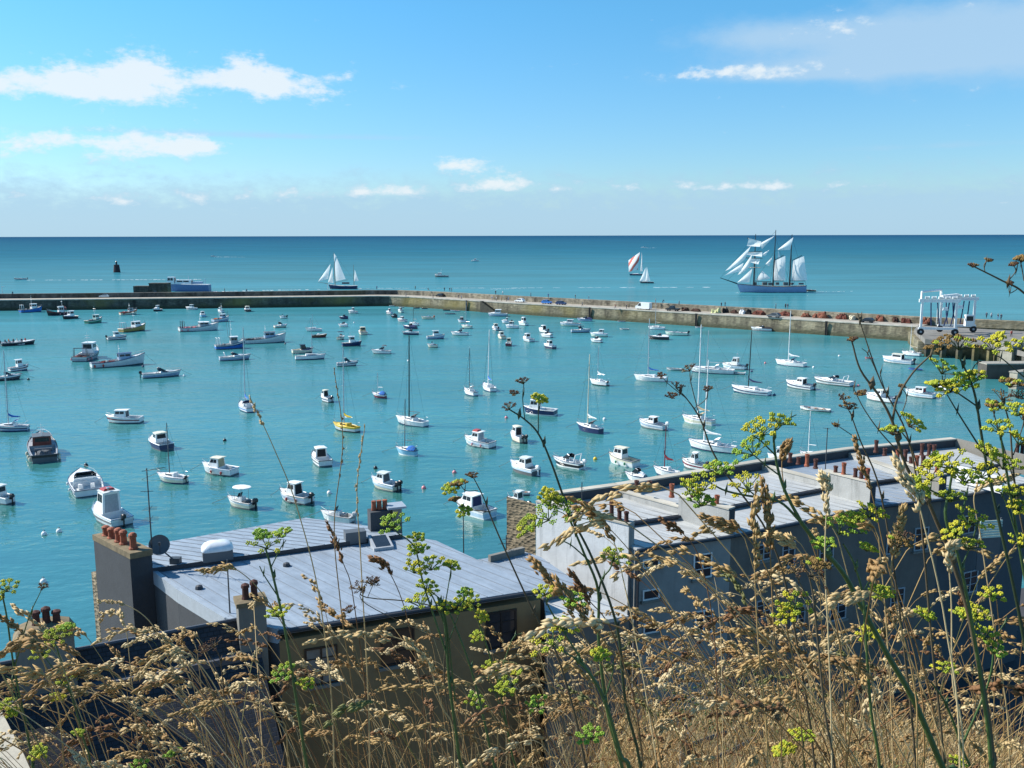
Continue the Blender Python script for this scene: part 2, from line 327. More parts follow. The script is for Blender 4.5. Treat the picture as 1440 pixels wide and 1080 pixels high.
# ------------------------------------------------------------ boats
def beam_at(t, B, tw, p=2.3):
    if t < .5: return B/2*(tw + (1-tw)*math.sin(PI*t))
    return max(.03, B/2*(1-((t-.5)/.5)**p))
RAILM = mat('rail_steel', (.30, .31, .33), rough=.4)
class Hull:
    def __init__(s, L, B, fa, fb, tw=.78, rake=.7, p=2.3, sag=0.0):
        s.L, s.B, s.fa, s.fb, s.tw, s.rake, s.p, s.sag = L, B, fa, fb, tw, rake, p, sag
    def x(s, t): return -s.L/2 + s.L*t
    def t(s, x): return (x + s.L/2)/s.L
    def b(s, t): return beam_at(t, s.B, s.tw, s.p)
    def sh(s, t): return s.fa + (s.fb-s.fa)*t**2 - s.sag*math.sin(PI*t)
    def build(s, root, up, low=None, bot=None, n=12):
        m = MB(); rings = []
        for i in range(n):
            t = i/(n-1); x, b, sh = s.x(t), s.b(t), s.sh(t); rk = s.rake*t**4; w = .93-.42*t**3; tr = -.12*(1-t)**6
            half = [(x, b, sh), (x-.25*rk, b*(.985-.06*t**3), sh*.62+.02), (x-.55*rk, b*w, .17), (x-.62*rk, b*w*.97, 0.0), (x-.8*rk, b*w*.55, -.25), (x-rk, 0, -.38)]
            half = [(q[0]-tr*(1-k/5), q[1], q[2]) for k, q in enumerate(half)]
            rings.append([(q[0], -q[1], q[2]) for q in half] + [half[k] for k in range(4, -1, -1)])
        k = len(rings[0]); vs = [q for r in rings for q in r]; base = len(m.v); m.v += vs
        order = [0, 1, 2, 3, 3, 3, 3, 2, 1, 0]
        for i in range(n-1):
            for j in range(k-1):
                m.f.append((i*k+j, (i+1)*k+j, (i+1)*k+j+1, i*k+j+1)); m.m.append([0, 1, 2, 2, 2, 2, 2, 2, 1, 0][j])
        m.f.append((0, 1, 9, 10)); m.m.append(0); m.f.append((1, 2, 8, 9)); m.m.append(1); m.f.append((2, 3, 4, 5, 6, 7, 8)); m.m.append(2)
        m.f.append(tuple(range((n-1)*k+k-1, (n-1)*k-1, -1))); m.m.append(0)
        return m.build('hull', [P(up), P(low or up), P(bot or 'dgrey')], root, smooth=False)
    def deck(s, root, tc, floor=.22, dmat='w', fmat='gw', wd=.16):
        m = MB(); n = 10; z = -.05
        ts = [tc + (1-tc)*i/n for i in range(n+1)]; ts[-1] = .985
        for a, c in zip(ts[:-1], ts[1:]):
            for sg in (-1, 1):
                q = [(s.x(a), sg*s.b(a)*.97, s.sh(a)+z), (s.x(c), sg*s.b(c)*.97, s.sh(c)+z), (s.x(c), 0, s.sh(c)+z+.05), (s.x(a), 0, s.sh(a)+z+.05)]
                m.face(q if sg < 0 else q[::-1], 0)
        t0 = .0; ts = [t0 + (tc-t0)*i/5 for i in range(6)]
        ins = lambda t: max(.05, s.b(t)-wd)
        for a, c in zip(ts[:-1], ts[1:]):
            for sg in (-1, 1):
                q = [(s.x(a), sg*s.b(a)*.97, s.sh(a)+z+.03), (s.x(c), sg*s.b(c)*.97, s.sh(c)+z+.03), (s.x(c), sg*ins(c), s.sh(c)+z+.03), (s.x(a), sg*ins(a), s.sh(a)+z+.03)]
                m.face(q if sg < 0 else q[::-1], 0)
                xa = max(s.x(a), s.x(0)+.22)
                q = [(xa, sg*ins(a), s.sh(a)+z+.03), (s.x(c), sg*ins(c), s.sh(c)+z+.03), (s.x(c), sg*ins(c), floor), (xa, sg*ins(a), floor)]
                m.face(q if sg < 0 else q[::-1], 0)
        xt = s.x(0)+.22; b0 = ins(0); zt = s.sh(0)+z+.03
        m.face([(s.x(0), -b0, zt), (xt, -b0, zt), (xt, b0, zt), (s.x(0), b0, zt)], 0)
        m.face([(xt, -b0, floor), (xt, b0, floor), (xt, b0, zt), (xt, -b0, zt)], 0)
        m.face([(s.x(tc), -ins(tc), floor), (s.x(tc), -ins(tc), s.sh(tc)+z+.03), (s.x(tc), ins(tc), s.sh(tc)+z+.03), (s.x(tc), ins(tc), floor)], 0)
        for a, c in zip(ts[:-1], ts[1:]):
            m.face([(max(s.x(a), xt), -ins(a), floor), (s.x(c), -ins(c), floor), (s.x(c), ins(c), floor), (max(s.x(a), xt), ins(a), floor)], 1)
        return m.build('deck', [P(dmat), P(fmat)], root)
    def rub(s, root, color, r=.04, dz=-.03):
        m = MB()
        for sg in (-1, 1): m.path([(s.x(t), sg*(s.b(t)+.005), s.sh(t)+dz) for t in [i/12 for i in range(13)]], r, 4)
        m.path([(s.x(0), -s.b(0), s.sh(0)+dz), (s.x(0), s.b(0), s.sh(0)+dz)], r, 4)
        return m.build('rub_rail', P(color), root)
    def rail(s, root, t0=.62, h=.42, r=.014):
        m = MB(); ts = [t0 + (.985-t0)*i/6 for i in range(7)]
        pts = [(s.x(t), -s.b(t)*.9, s.sh(t)+h*(.2+.8*min(1, i/1.5))) for i, t in enumerate(ts)]
        pts += [(s.x(1)-.02, 0, s.sh(1)+h)] + [(p[0], -p[1], p[2]) for p in reversed(pts)]
        m.path(pts, r, 4)
        for t in ts[1::2]:
            for sg in (-1, 1): m.tube((s.x(t), sg*s.b(t)*.9, s.sh(t)-.05), (s.x(t), sg*s.b(t)*.9, s.sh(t)+h*.98), r*.8, n=4)
        return m.build('bow_rail', RAILM, root)
def outboard(root, x, y, z, sc=1.0, cowl='black'):
    m = MB()
    prof = [(.62, .12), (.95, .2), (1.0, .36), (.9, .5), (.55, .58)]
    m.loft([[(x-.05+sc*(-.12+.26*k*c), y+sc*.19*k*d, z+sc*h) for c, d in ((-1, -.8), (-.4, -1), (.6, -1), (1, -.6), (1, .6), (.6, 1), (-.4, 1), (-1, .8))] for k, h in prof])
    m.box((x-.2*sc, y, z-.25*sc), (.16*sc, .1*sc, .8*sc)); m.box((x-.22*sc, y, z-.66*sc), (.42*sc, .2*sc, .04))
    m.box((x+.06*sc, y, z+.02), (.22*sc, .24*sc, .26*sc))
    return m.build('outboard_motor', P(cowl), root)
def house(root, x0, x1, w, z0, h, rf, rr, wt=.86, color='w', roof='w', over=.12, win=True, rear='glass', detail=True, name='cabin', ov_b=.0, fw=(.08, .92, .25, .88), camber=.06):
    xf, xb = x1-rf, x0+rr; wb, tw = w/2, w/2*wt; z1 = z0+h
    a = [(x0, -wb, z0), (x1, -wb*.9, z0), (x1, wb*.9, z0), (x0, wb, z0)]
    t = [(xb, -tw, z1), (xf, -tw*.92, z1), (xf, tw*.92, z1), (xb, tw, z1)]
    m = MB(); m.add(a+t, [(0, 1, 5, 4), (1, 2, 6, 5), (2, 3, 7, 6), (3, 0, 4, 7), (4, 5, 6, 7)])
    c = m.build(name, P(color), root)
    r = MB(); o = over
    for zz, k in ((0, 0),):
        p = [(xb-o*.6-ov_b, -tw-o*.5), (xf+o, -tw*.92-o*.5), (xf+o, tw*.92+o*.5), (xb-o*.6-ov_b, tw+o*.5)]
        mid = [((p[0][0]), 0), ((p[1][0]+.05), 0)]
        v = [(q[0], q[1], z1+.003) for q in p] + [(q[0], q[1], z1+.05) for q in p] + [(mid[0][0], 0, z1+.05+camber), (mid[1][0], 0, z1+.05+camber)]
        r.add(v, [(3, 2, 1, 0), (0, 1, 5, 4), (2, 3, 7, 6), (1, 2, 6, 9, 5), (3, 0, 4, 8, 7), (4, 5, 9, 8), (8, 9, 6, 7)])
    r.build('roof', P(roof), c)
    if win:
        u0, u1, v0, v1 = fw
        sides = [('s', (a[0], a[1], t[1], t[0])), ('p', (a[2], a[3], t[3], t[2]))]
        for _, q in sides:
            wm_ = MB(); k = 2 if detail else 1
            for i in range(k):
                s0, s1 = u0+(u1-u0)*i/k, u0+(u1-u0)*(i+1)/k-(.05 if k > 1 else 0); wm_.panel(q, s0, s1, .52, v1)
            wm_.build('window', GLASS, c)
        wm_ = MB(); q = (a[1], a[2], t[2], t[1]); k = 2 if detail else 1
        for i in range(k): wm_.panel(q, .06+.88*i/k, .06+.88*(i+1)/k-(.04 if k > 1 else 0), .50, v1)
        wm_.build('windscreen', GLASS, c)
        q = (a[3], a[0], t[0], t[3])
        if rear:
            wm_ = MB(); wm_.panel(q, .12, .88, .42 if rear == 'glass' else .06, .88); wm_.build('rear_door' if rear == 'door' else 'window', GLASS if rear == 'glass' else FABRIC[rear] if rear in FABRIC else GLASS, c)
    return c, z1+.05
def trunk(root, x0, x1, w0, w1, z0, z1, h0, h1, color='w', win=False, name='foredeck_cabin'):
    a = [(x0, -w0/2, z0), (x1, -w1/2, z1), (x1, w1/2, z1), (x0, w0/2, z0)]
    t = [(x0+.03, -w0*.41, z0+h0), (x1-.25, -w1*.38, z1+h1), (x1-.25, w1*.38, z1+h1), (x0+.03, w0*.41, z0+h0)]
    m = MB(); m.add(a+t, [(0, 1, 5, 4), (1, 2, 6, 5), (2, 3, 7, 6), (3, 0, 4, 7), (4, 5, 6, 7)])
    c = m.build(name, P(color), root)
    if win:
        for q in ((a[0], a[1], t[1], t[0]), (a[2], a[3], t[3], t[2])):
            b = MB(); e = (.12, .62) if q[0] == a[0] else (.38, .88)
            b.panel(q, e[0], e[1], .3, .8); b.build('window', GLASS, c)
    return c
def mast_rig(root, H, x, z, hull, boomL=2.6, cover='blue', mcol='metal', stays=True, furl=None, r=.055, boom_z=1.0, lean=0.0):
    mm = METAL if mcol == 'metal' else P(mcol)
    m = MB(); m.tube((x, 0, z), (x-H*.012, 0, H), r, r*.7, 6)
    m.tube((x-.5*0, -.45, H*.55), (x, .45, H*.55), .02, n=4)
    m.build('mast', mm, root)
    if boomL:
        b = MB(); b.tube((x, 0, z+boom_z), (x-boomL, 0, z+boom_z+.06), .045, n=6); b.build('boom', mm, root)
        if cover:
            c = MB(); rg = []
            for i in range(7):
                u = i/6; rr = .17*(1-.55*u)*(1 if 0 < i < 6 else .5); zz = z+boom_z+.12+(.55*(1-u)**4)
                rg.append([(x+.06-boomL*.97*u, rr*math.cos(a)*.8, zz+rr*1.25*math.sin(a)) for a in [2*PI*j/6 for j in range(6)]])
            rg = [[(x+.10, .07*math.cos(a), z+boom_z+1.15+.02*math.sin(a)) for a in [2*PI*j/6 for j in range(6)]]] + rg
            c.loft(rg); c.build('sail_cover', FABRIC[cover], root)
    if stays:
        s = MB(); bx, bz = hull.x(.985), hull.sh(.98)
        s.tube((bx, 0, bz), (x-H*.011, 0, H*.96), .013 if not furl else .02, n=3)
        s.tube((hull.x(.02), 0, hull.sh(0)), (x-H*.012, 0, H*.99), .012, n=3)
        for sg in (-1, 1):
            t = hull.t(x); s.path([(x-.1, sg*hull.b(t)*.92, hull.sh(t)), (x-.003, sg*.45, H*.55), (x-H*.011, 0, H*.93)], .011, 3)
        s.build('rigging', DKMETAL, root)
        if furl:
            f = MB(); p0, p1 = Vector((bx, 0, bz+.3)), Vector((x-H*.011, 0, H*.96)); f.path([p0, p0.lerp(p1, .12), p0.lerp(p1, .9)], [.05, .07, .03], 6)
            f.build('furled_sail', FABRIC.get(furl, FABRIC['w']), root)
def stripe(root, hull, color, z0=.5, z1=.68):
    m = MB()
    for sg in (-1, 1):
        ts = [i/12 for i in range(13)]
        for a, c in zip(ts[:-1], ts[1:]):
            f = lambda t, k: (hull.x(t)-.25*hull.rake*t**4*(1-k)*1.6+.0, sg*(hull.b(t)*(1-.04*(1-k)-.06*t**3*(1-k))+.012), hull.sh(t)*k)
            q = [f(a, z0), f(c, z0), f(c, z1), f(a, z1)]
            m.face(q if sg < 0 else q[::-1])
    m.build('stripe', P(color), root)
def fenders(root, hull, ts, color, r=.14, side=1):
    for t in ts:
        m = MB(); m.blob((hull.x(t), side*(hull.b(t)+r*.8), hull.sh(t)*.45), (r, r, r*1.5), 7, 5); m.build('fender', P(color), root)

BOATS = []
BG = 'boats moored in the harbour'
def place(name, cat, px, py, w, hd, label, ratio=.36, Lmin=2.5):
    q = at(px, py); D = q.y*math.cos(PITCH)+CH*math.sin(PITCH); c, s = abs(math.cos(RAD(hd))), abs(math.sin(RAD(hd)))
    L_ = max(Lmin, w*(1.09 if D < 230 else 1.20)*D/F/(c + ratio*s)); L_ = min(L_, 15)
    ext = (L_*s + L_*ratio*c)/2*.75
    k = 1 + ext/q.y
    root = empty(name, (q.x*k, q.y*k, 0), RAD(hd) - math.atan2(q.x, q.y), label, cat, BG); BOATS.append(root)
    root.rotation_euler[0] = RAD(random.uniform(-1.6, 1.6)); root.rotation_euler[1] = RAD(random.uniform(-1, 1))
    return root, L_, D
def pilot(px, py, w, hd, label, up='w', low=None, bot='dgrey', rub='dgrey', cab='w', roof='w', rear='glass', ob='black', obn=1, st=None, fd=None, cx=.42, ch=None, mast=0, arch=False, top=None, pole=0):
    rv = random.Random(int(px*13+py*7))
    if up == 'w' and st is None: st = rv.choice([None, None, 'navy', 'dgrey', 'bluegrey', 'maroon', 'paleblue'])
    if rub == 'dgrey': rub = rv.choice(['dgrey', 'navy', 'black', 'gw', 'bluegrey'])
    if roof == 'w': roof = rv.choice(['w', 'w', 'gw', 'cream'])
    cx += rv.uniform(-.05, .05)
    root, L, D = place('motor_boat', 'motor boat', px, py, w, hd, label, .43)
    det = D < 215; h = Hull(L, L*.43, .74+.03*L, 1.02+.06*L, .86, .7)
    h.build(root, up, low, bot, 12 if det else 8); h.deck(root, .40, .25, 'w' if up != 'cream' else 'cream', 'gw'); h.rub(root, rub, .045)
    x0, x1 = h.x(cx-.06), h.x(cx+.24); z0 = h.sh(cx)-.08; B = h.B*.72
    ch = ch or (1.08 + .035*L)*rv.uniform(.86, 1.12)
    c, zt = house(root, x0, x1 + rv.uniform(-.04, .06)*L, B, z0, ch, rv.uniform(.15, .7), rv.uniform(0, .12), color=cab, roof=roof, detail=det, rear=rear, ov_b=.25)
    trunk(root, x1-.04, h.x(.88), B*.88, B*.42, h.sh(.65)-.10, h.sh(.88)-.08, .42, .14, cab, det)
    if det: h.rail(root)
    if ob:
        for i in range(obn): outboard(root, h.x(0)-.08, (i-(obn-1)/2)*.55, h.sh(0)-.12, .85+.04*L, ob)
    if st: stripe(root, h, st)
    if fd: fenders(root, h, (.25, .55), fd); fenders(root, h, (.3, .85), fd, side=-1)
    if arch:
        m = MB(); m.path([(x0-.1, -B*.45, z0+.4), (x0-.35, -B*.42, zt+.35), (x0-.35, B*.42, zt+.35), (x0-.1, B*.45, z0+.4)], .05, 5); m.build('radar_arch', P('w'), root)
    if mast:
        m = MB(); m.tube((x0+.3, .2, zt), (x0+.25, .2, zt+mast), .03, .018, 5); m.box((x0+.28, .2, zt+mast*.55), (.3, .3, .1)); m.build('antenna', METAL, root)
    if top:
        m = MB(); m.box(((x0+x1)/2, 0, zt+.14), ((x1-x0)*.6, B*.6, .2), taper=.8); m.build('liferaft', P(top), root)
    if det:
        m = MB(); m.box((h.x(.10), 0, .42), (.4, h.B*.55, .34)); m.build('bench', P('w'), root)
        r = random.Random(int(px*7+py)); m = MB()
        for k in range(3): m.box((h.x(r.uniform(.12, .32)), r.uniform(-.3, .3)*h.B, .36), (r.uniform(.2, .45), r.uniform(.2, .4), r.uniform(.2, .3)), rz=r.uniform(0, 1))
        m.build('deck_gear', P(r.choice(['dgrey', 'blue', 'orange', 'grey', 'cream'])), root)
    return root, h
def cruiser(px, py, w, hd, label, up='w', low=None, bot='dgrey', rub='navy', bim=None, ob=None, st=None, arch=False, cover=None, tall=.55, fd=None):
    root, L, D = place('motor_cruiser', 'motor boat', px, py, w, hd, label, .42)
    det = D < 215; h = Hull(L, L*.40, .62+.035*L, .85+.06*L, .88, 1.0, 2.0)
    h.build(root, up, low, bot, 12 if det else 8); h.deck(root, .45, .3, 'w', 'gw'); h.rub(root, rub, .04)
    x1 = h.x(.80); z0 = h.sh(.5)-.1
    trunk(root, h.x(.46), x1, h.B*.74, h.B*.34, z0, h.sh(.8)-.08, .45, .15, 'w', det)
    # raked wrap-round windscreen
    m = MB(); xa, xb, zc = h.x(.60), h.x(.46), z0+.40; hw = h.B*.34; r = tall
    q = [[(xa, -hw*.75, zc), (xa, hw*.75, zc), (xb-.1, hw*.72, zc+r), (xb-.1, -hw*.72, zc+r)], [(xb-.45, -hw, zc-.05), (xa, -hw*.75, zc), (xb-.1, -hw*.72, zc+r), (xb-.5, -hw*.92, zc+r*.8)],
         [(xa, hw*.75, zc), (xb-.45, hw, zc-.05), (xb-.5, hw*.92, zc+r*.8), (xb-.1, hw*.72, zc+r)]]
    for f in q: m.panel(f, 0, 1, 0, 1, .03)
    m.build('windscreen', GLASS, root)
    m = MB(); m.path([(xb-.5, -hw*.94, zc+r*.8), (xb-.1, -hw*.74, zc+r+.02), (xb-.1, hw*.74, zc+r+.02), (xb-.5, hw*.94, zc+r*.8)], .03, 4); m.build('windscreen_frame', METAL, root)
    for sg in (-1, 1):
        m = MB(); m.box((h.x(.33), sg*h.B*.18, .62), (.5, .5, .55), taper=.85); m.build('seat', P('w'), root)
    if arch:
        m = MB(); xr = h.x(.20); m.path([(xr, -h.b(.2)*.9, h.sh(.2)), (xr-.3, -h.b(.2)*.8, h.sh(.2)+1.0), (xr-.3, h.b(.2)*.8, h.sh(.2)+1.0), (xr, h.b(.2)*.9, h.sh(.2))], .07, 5); m.build('radar_arch', P('w'), root)
    if bim:
        m = MB(); rg = []
        for i in range(6):
            u = i/5; xx = xb-.1-u*L*.22; zz = zc+r+.45+.12*math.sin(PI*u)-.05*u
            rg.append([(xx, hw*.95*math.sin(a), zz-.25*(1-math.cos(a))) for a in [-1.1+2.2*j/6 for j in range(7)]])
        vs = [p for g in rg for p in g]; m.add(vs, [(i*7+j, i*7+j+1, (i+1)*7+j+1, (i+1)*7+j) for i in range(5) for j in range(6)])
        m.add([(p[0], p[1], p[2]-.03) for p in vs], [(i*7+j, (i+1)*7+j, (i+1)*7+j+1, i*7+j+1) for i in range(5) for j in range(6)])
        m.build('bimini_canopy', FABRIC[bim], root)
        m = MB()
        for sg in (-1, 1):
            m.tube((xb-.4, sg*hw*.95, h.sh(.4)), (xb-.2, sg*hw*.85, zc+r+.35), .02, n=4); m.tube((xb-.4, sg*hw*.95, h.sh(.4)), (xb-L*.2, sg*hw*.85, zc+r+.3), .02, n=4)
        m.build('canopy_frame', METAL, root)
    if cover:
        m = MB(); rg = []
        for i in range(6):
            u = i/5; t = .03+.43*u; rg.append([(h.x(t), h.b(t)*.98*k, h.sh(t)+.06+(.5*math.sin(PI*min(1, u*.8+.15)))*(1-k*k)) for k in (-1, -.6, -.2, .2, .6, 1)])
        vs = [p for g in rg for p in g]; m.add(vs, [(i*6+j, (i+1)*6+j, (i+1)*6+j+1, i*6+j+1) for i in range(5) for j in range(5)])
        m.build('cockpit_cover', FABRIC[cover], root)
    if det: h.rail(root, .6, .42)
    if ob: outboard(root, h.x(0)-.08, 0, h.sh(0)-.12, .9+.04*L, ob)
    if st: stripe(root, h, st)
    if fd: fenders(root, h, (.3, .6), fd)
    return root, h
def sail(px, py, w, hd, label, H, up='w', low=None, bot='navy', rub='navy', cover='blue', mcol='metal', hood=None, ob=None, furl=None, st=None, boomL=None, cab='w', boom=True, mx=.56, deckm='w', cock=None, name='sailing_boat'):
    root, L, D = place(name, 'sailing boat', px, py, w, hd, label, .37)
    Hm = H*D/F; det = D < 260
    h = Hull(L, L*.34+.25, .64+.035*L, .85+.055*L, .64, .9, 2.0)
    h.build(root, up, low, bot, 12 if det else 8); h.deck(root, .34, .35, deckm, 'gw', .3); h.rub(root, rub, .035)
    c = trunk(root, h.x(.34), h.x(.80), h.B*.62, h.B*.28, h.sh(.36)-.08, h.sh(.8)-.06, .48, .12, cab, False, 'coachroof')
    for sg in (-1, 1):
        m = MB(); a = [(h.x(.36), sg*h.B*.305, h.sh(.36)-.02), (h.x(.70), sg*h.B*.185, h.sh(.7)), (h.x(.69), sg*h.B*.165, h.sh(.7)+.24), (h.x(.37), sg*h.B*.262, h.sh(.37)+.33)]
        if sg > 0: a = [a[1], a[0], a[3], a[2]]
        m.panel(a, .12, .88, .3, .75, .02); m.build('window', GLASS, c)
    if H: mast_rig(root, Hm, h.x(mx), h.sh(mx)+.2, h, (boomL or L*.36) if boom else 0, cover, mcol, True, furl, max(.065, min(.11, Hm*.0085)))
    if det: h.rail(root, .72, .5)
    if det:
        m = MB(); pts = [(h.x(.16), -h.b(.16)*.92, h.sh(.1)+.1), (h.x(.10), -h.b(.1)*.92, h.sh(.1)+.55), (h.x(.01), -h.b(.01)*.85, h.sh(0)+.55), (h.x(.01), h.b(.01)*.85, h.sh(0)+.55), (h.x(.10), h.b(.1)*.92, h.sh(.1)+.55), (h.x(.16), h.b(.16)*.92, h.sh(.1)+.1)]
        m.path(pts, .022, 4); m.build('stern_rail', METAL, root)
    if hood:
        m = MB(); rg = []
        for i in range(5):
            a = PI*.52*i/4+.05; rg.append([(h.x(.40)-.95*math.cos(a)*.8+.25, h.B*.30*k, h.sh(.4)+.36+.62*math.sin(a)*(1-.35*k*k)) for k in (-1, -.75, -.35, 0, .35, .75, 1)])
        vs = [p for g in rg for p in g][::1]
        rg2 = [[(h.x(.44)-.0-.95*(i/4), h.B*.30*k, h.sh(.4)+.36+.66*math.sin(PI*.5*(i/4)**.6)*(1-.3*k*k)) for k in (-1, -.75, -.35, 0, .35, .75, 1)] for i in range(5)]
        vs = [p for g in rg2 for p in g]; m.add(vs, [(i*7+j, i*7+j+1, (i+1)*7+j+1, (i+1)*7+j) for i in range(4) for j in range(6)])
        m.build('sprayhood', FABRIC[hood], root)
    if cock:
        m = MB(); rg = []
        for i in range(6):
            u = i/5; t = .04+.34*u; rg.append([(h.x(t), h.b(t)*.97*k, h.sh(t)+.05+(.62*math.sin(PI*min(1, u*.62+.18)))*(1-abs(k)**1.6)) for k in (-1, -.6, -.2, .2, .6, 1)])
        vs = [p for g in rg for p in g]; m.add(vs, [(i*6+j, (i+1)*6+j, (i+1)*6+j+1, i*6+j+1) for i in range(5) for j in range(5)])
        m.build('cockpit_cover', FABRIC[cock], root)
    if ob: outboard(root, h.x(0)-.08, .3, h.sh(0)-.1, .7, ob)
    if st: stripe(root, h, st)
    return root, h
def trawler(px, py, w, hd, label, up='w', low=None, bot='dgrey', rub='dgrey', cab='w', roof='w', fwd=True, gantry=None, net=None, mast=3.0, poles=0, fl=None, ch=2.0, st=None, deck='gw'):
    root, L, D = place('fishing_boat', 'fishing boat', px, py, w, hd, label, .36)
    h = Hull(L, L*.36, .95+.02*L, 1.5+.09*L, .86, .8, 2.6, .12)
    h.build(root, up, low, bot); h.deck(root, .52, .55, deck, 'tan' if not fwd else 'grey', .2); h.rub(root, rub, .07)
    if fwd: x0, x1 = h.x(.50), h.x(.74)
    else: x0, x1 = h.x(.16), h.x(.42)
    z0 = (h.sh(.55) if fwd else .6)-.05
    cc, zt = house(root, x0, x1, h.B*.66, z0, ch if fwd else ch+.8, .12, .05, .94, cab, roof, .2, detail=True, rear='glass', fw=(.06, .94, .3, .86), name='wheelhouse')
    m = MB(); xm = x0+.3; m.tube((xm, 0, zt), (xm, 0, zt+mast), .06, .03, 5); m.box((xm+.1, 0, zt+mast*.45), (.15, 1.1, .14)); m.tube((xm, -.5, zt+mast*.7), (xm, .5, zt+mast*.7), .03, n=4)
    m.build('mast', P('w'), root)
    h.rail(root, .7, .55, .03)
    if gantry:
        m = MB(); xg = h.x(.07); b = h.b(.07)*.85; zg = 2.6+.05*L
        for xx in (xg, xg+.7): m.path([(xx, -b, .9), (xx-.1, -b*.9, zg), (xx-.1, b*.9, zg), (xx, b, .9)], .08, 5)
        m.build('gantry', P(gantry), root)
    if net:
        m = MB(); r = random.Random(int(px)); 
        for k in range(6): m.blob((h.x(r.uniform(.12, .42)), r.uniform(-.3, .3)*h.B, .75), (.8, .6, .55), 7, 4, .5, k)
        m.build('net_pile', mat('net_'+net, PAINT[net], rough=1, var=.5, scale=9), root)
    for k in range(poles):
        m = MB(); sg = 1 if k % 2 else -1; m.tube((x0-.2, sg*h.B*.35, zt-.5), (x0-.8, sg*h.B*.62, zt+mast*1.6), .05, .03, 5); m.build('trolling_pole', P('dgrey'), root)
    m = MB(); m.box((h.x(.30), 0, .95), (.6, h.B*.5, .6)); m.tube((h.x(.30), -h.B*.3, 1.2), (h.x(.30), h.B*.3, 1.2), .25, n=8); m.build('winch', P('dgrey'), root)
    if st: stripe(root, h, st, .62, .8)
    if fl: fenders(root, h, (.05, .2, .4), fl, .22); fenders(root, h, (.05, .2), fl, .22, -1)
    return root, h
def dinghy(px, py, w, hd, label, up='w', inn='gw', rub='dgrey', ob=None, kind='dinghy', bow=None):
    root, L, D = place(kind, 'rowing boat' if kind == 'rowing_boat' else kind, px, py, w, hd, label, .36, 1.8)
    h = Hull(L, L*.36, .38, .40+.05*L, .72, .35, 2.2); h.build(root, up, up, 'dgrey', 8); h.deck(root, .86, .12, up, inn, .09); h.rub(root, rub, .035)
    for t in (.25, .5, .72):
        m = MB(); m.box((h.x(t), 0, .33), (.22, h.b(t)*1.85, .04)); m.build('thwart', WOODM, root)
    if ob: outboard(root, h.x(0)-.05, 0, h.sh(0)-.08, .6, ob)
    return root, h
def openboat(px, py, w, hd, label, up='w', low=None, rub='dgrey', hard=None, ob='black', st=None, bot='dgrey', seat='dgrey'):
    root, L, D = place('open_motor_boat', 'motor boat', px, py, w, hd, label, .41)
    det = D < 215; h = Hull(L, L*.41, .66+.025*L, .9+.05*L, .86, .7); h.build(root, up, low, bot, 10); h.deck(root, .66, .28, 'w', 'gw', .14); h.rub(root, rub)
    m = MB(); xc = h.x(.45); m.box((xc, 0, .75), (.7, .75, .95), taper=.85); m.build('console', P('w'), root)
    m = MB(); m.panel([(xc+.32, -.36, 1.22), (xc+.32, .36, 1.22), (xc+.12, .33, 1.65), (xc+.12, -.33, 1.65)], 0, 1, 0, 1, .02); m.build('windscreen', GLASS, root)
    m = MB(); m.box((h.x(.26), 0, .6), (.45, 1.0, .62), taper=.9); m.build('seat', P(seat), root)
    if hard:
        m = MB()
        for a in (-.5, .55):
            for sg in (-1, 1): m.tube((xc+a*.9, sg*.55, .4), (xc+a, sg*.6, 2.25), .03, n=4)
        m.build('canopy_frame', METAL, root)
        m = MB(); rg = [[(xc-.1+1.15*math.cos(a)*k*(abs(math.cos(a))**-.2 if abs(math.cos(a)) > .1 else 1), .85*math.sin(a)*k, z) for a in [2*PI*(j+.5)/12 for j in range(12)]] for k, z in ((.9, 2.24), (1, 2.29), (.97, 2.36), (.5, 2.43))]
        m.loft(rg); m.build('hardtop', P(hard), root)
    if det: h.rail(root, .6, .4)
    if ob: outboard(root, h.x(0)-.08, 0, h.sh(0)-.12, 1.0+.03*L, ob)
    if st: stripe(root, h, st)
    return root, h
BUOYC = 0
def buoy(px, py, color, label, r=.28):
    q = at(px, py); m = MB(); m.blob((0, 0, .08), (r, r, r), 10, 6)
    root = empty('mooring_buoy', (q.x, q.y, 0), 0, label, 'buoy', 'mooring buoys')
    m.build('float', P(color), root, True)
    m = MB(); m.path([(r*.35*math.cos(a), 0, .08+r+.06+r*.25*math.sin(a)) for a in [PI*k/5-.3 for k in range(6)]], .03, 4); m.build('ring', DKMETAL, root)
# ------------------------------------------------------------ the fleet: waterline point, width in the photo, heading, look
# along and near the left breakwater
trawler(44, 439.5, 27, 20, 'blue and white trawler with pale gantry moored under the left breakwater, leftmost boat there', 'blue', 'blue', cab='w', gantry='w', mast=3.5, net='dgrey')
trawler(80, 444, 24, 200, 'trawler with pink and white stern and dark hull beside the left breakwater', 'dred', 'black', cab='w', fwd=False, gantry='pink', net='dred', fl='pink', mast=4.0)
pilot(98, 449, 20, 215, 'dark hulled boat with a big white wheelhouse overlapping the pink sterned trawler', 'dgrey', 'black', ch=2.0, ob=None, cx=.35)
trawler(133, 455, 23, 40, 'small green hulled fishing boat with white wheelhouse', 'green', 'green', cab='mint', mast=3.0, ch=1.6, st='mint')
trawler(181, 443, 22, 20, 'small fishing boat with orange bow and grey wheelhouse close to the breakwater wall', 'orange', 'cream', cab='grey', roof='dgrey', mast=2, ch=1.3, net='red')
trawler(188, 467, 35, 35, 'fishing boat with varnished ochre hull and white deck', 'ochre', 'ochre', bot='black', cab='w', mast=4.2, ch=1.7, gantry='grey', rub='wood', deck='w')
pilot(165, 478, 24, 15, 'small white cabin boat behind the two moored trawlers, left of the ochre fishing boat', ob='black')
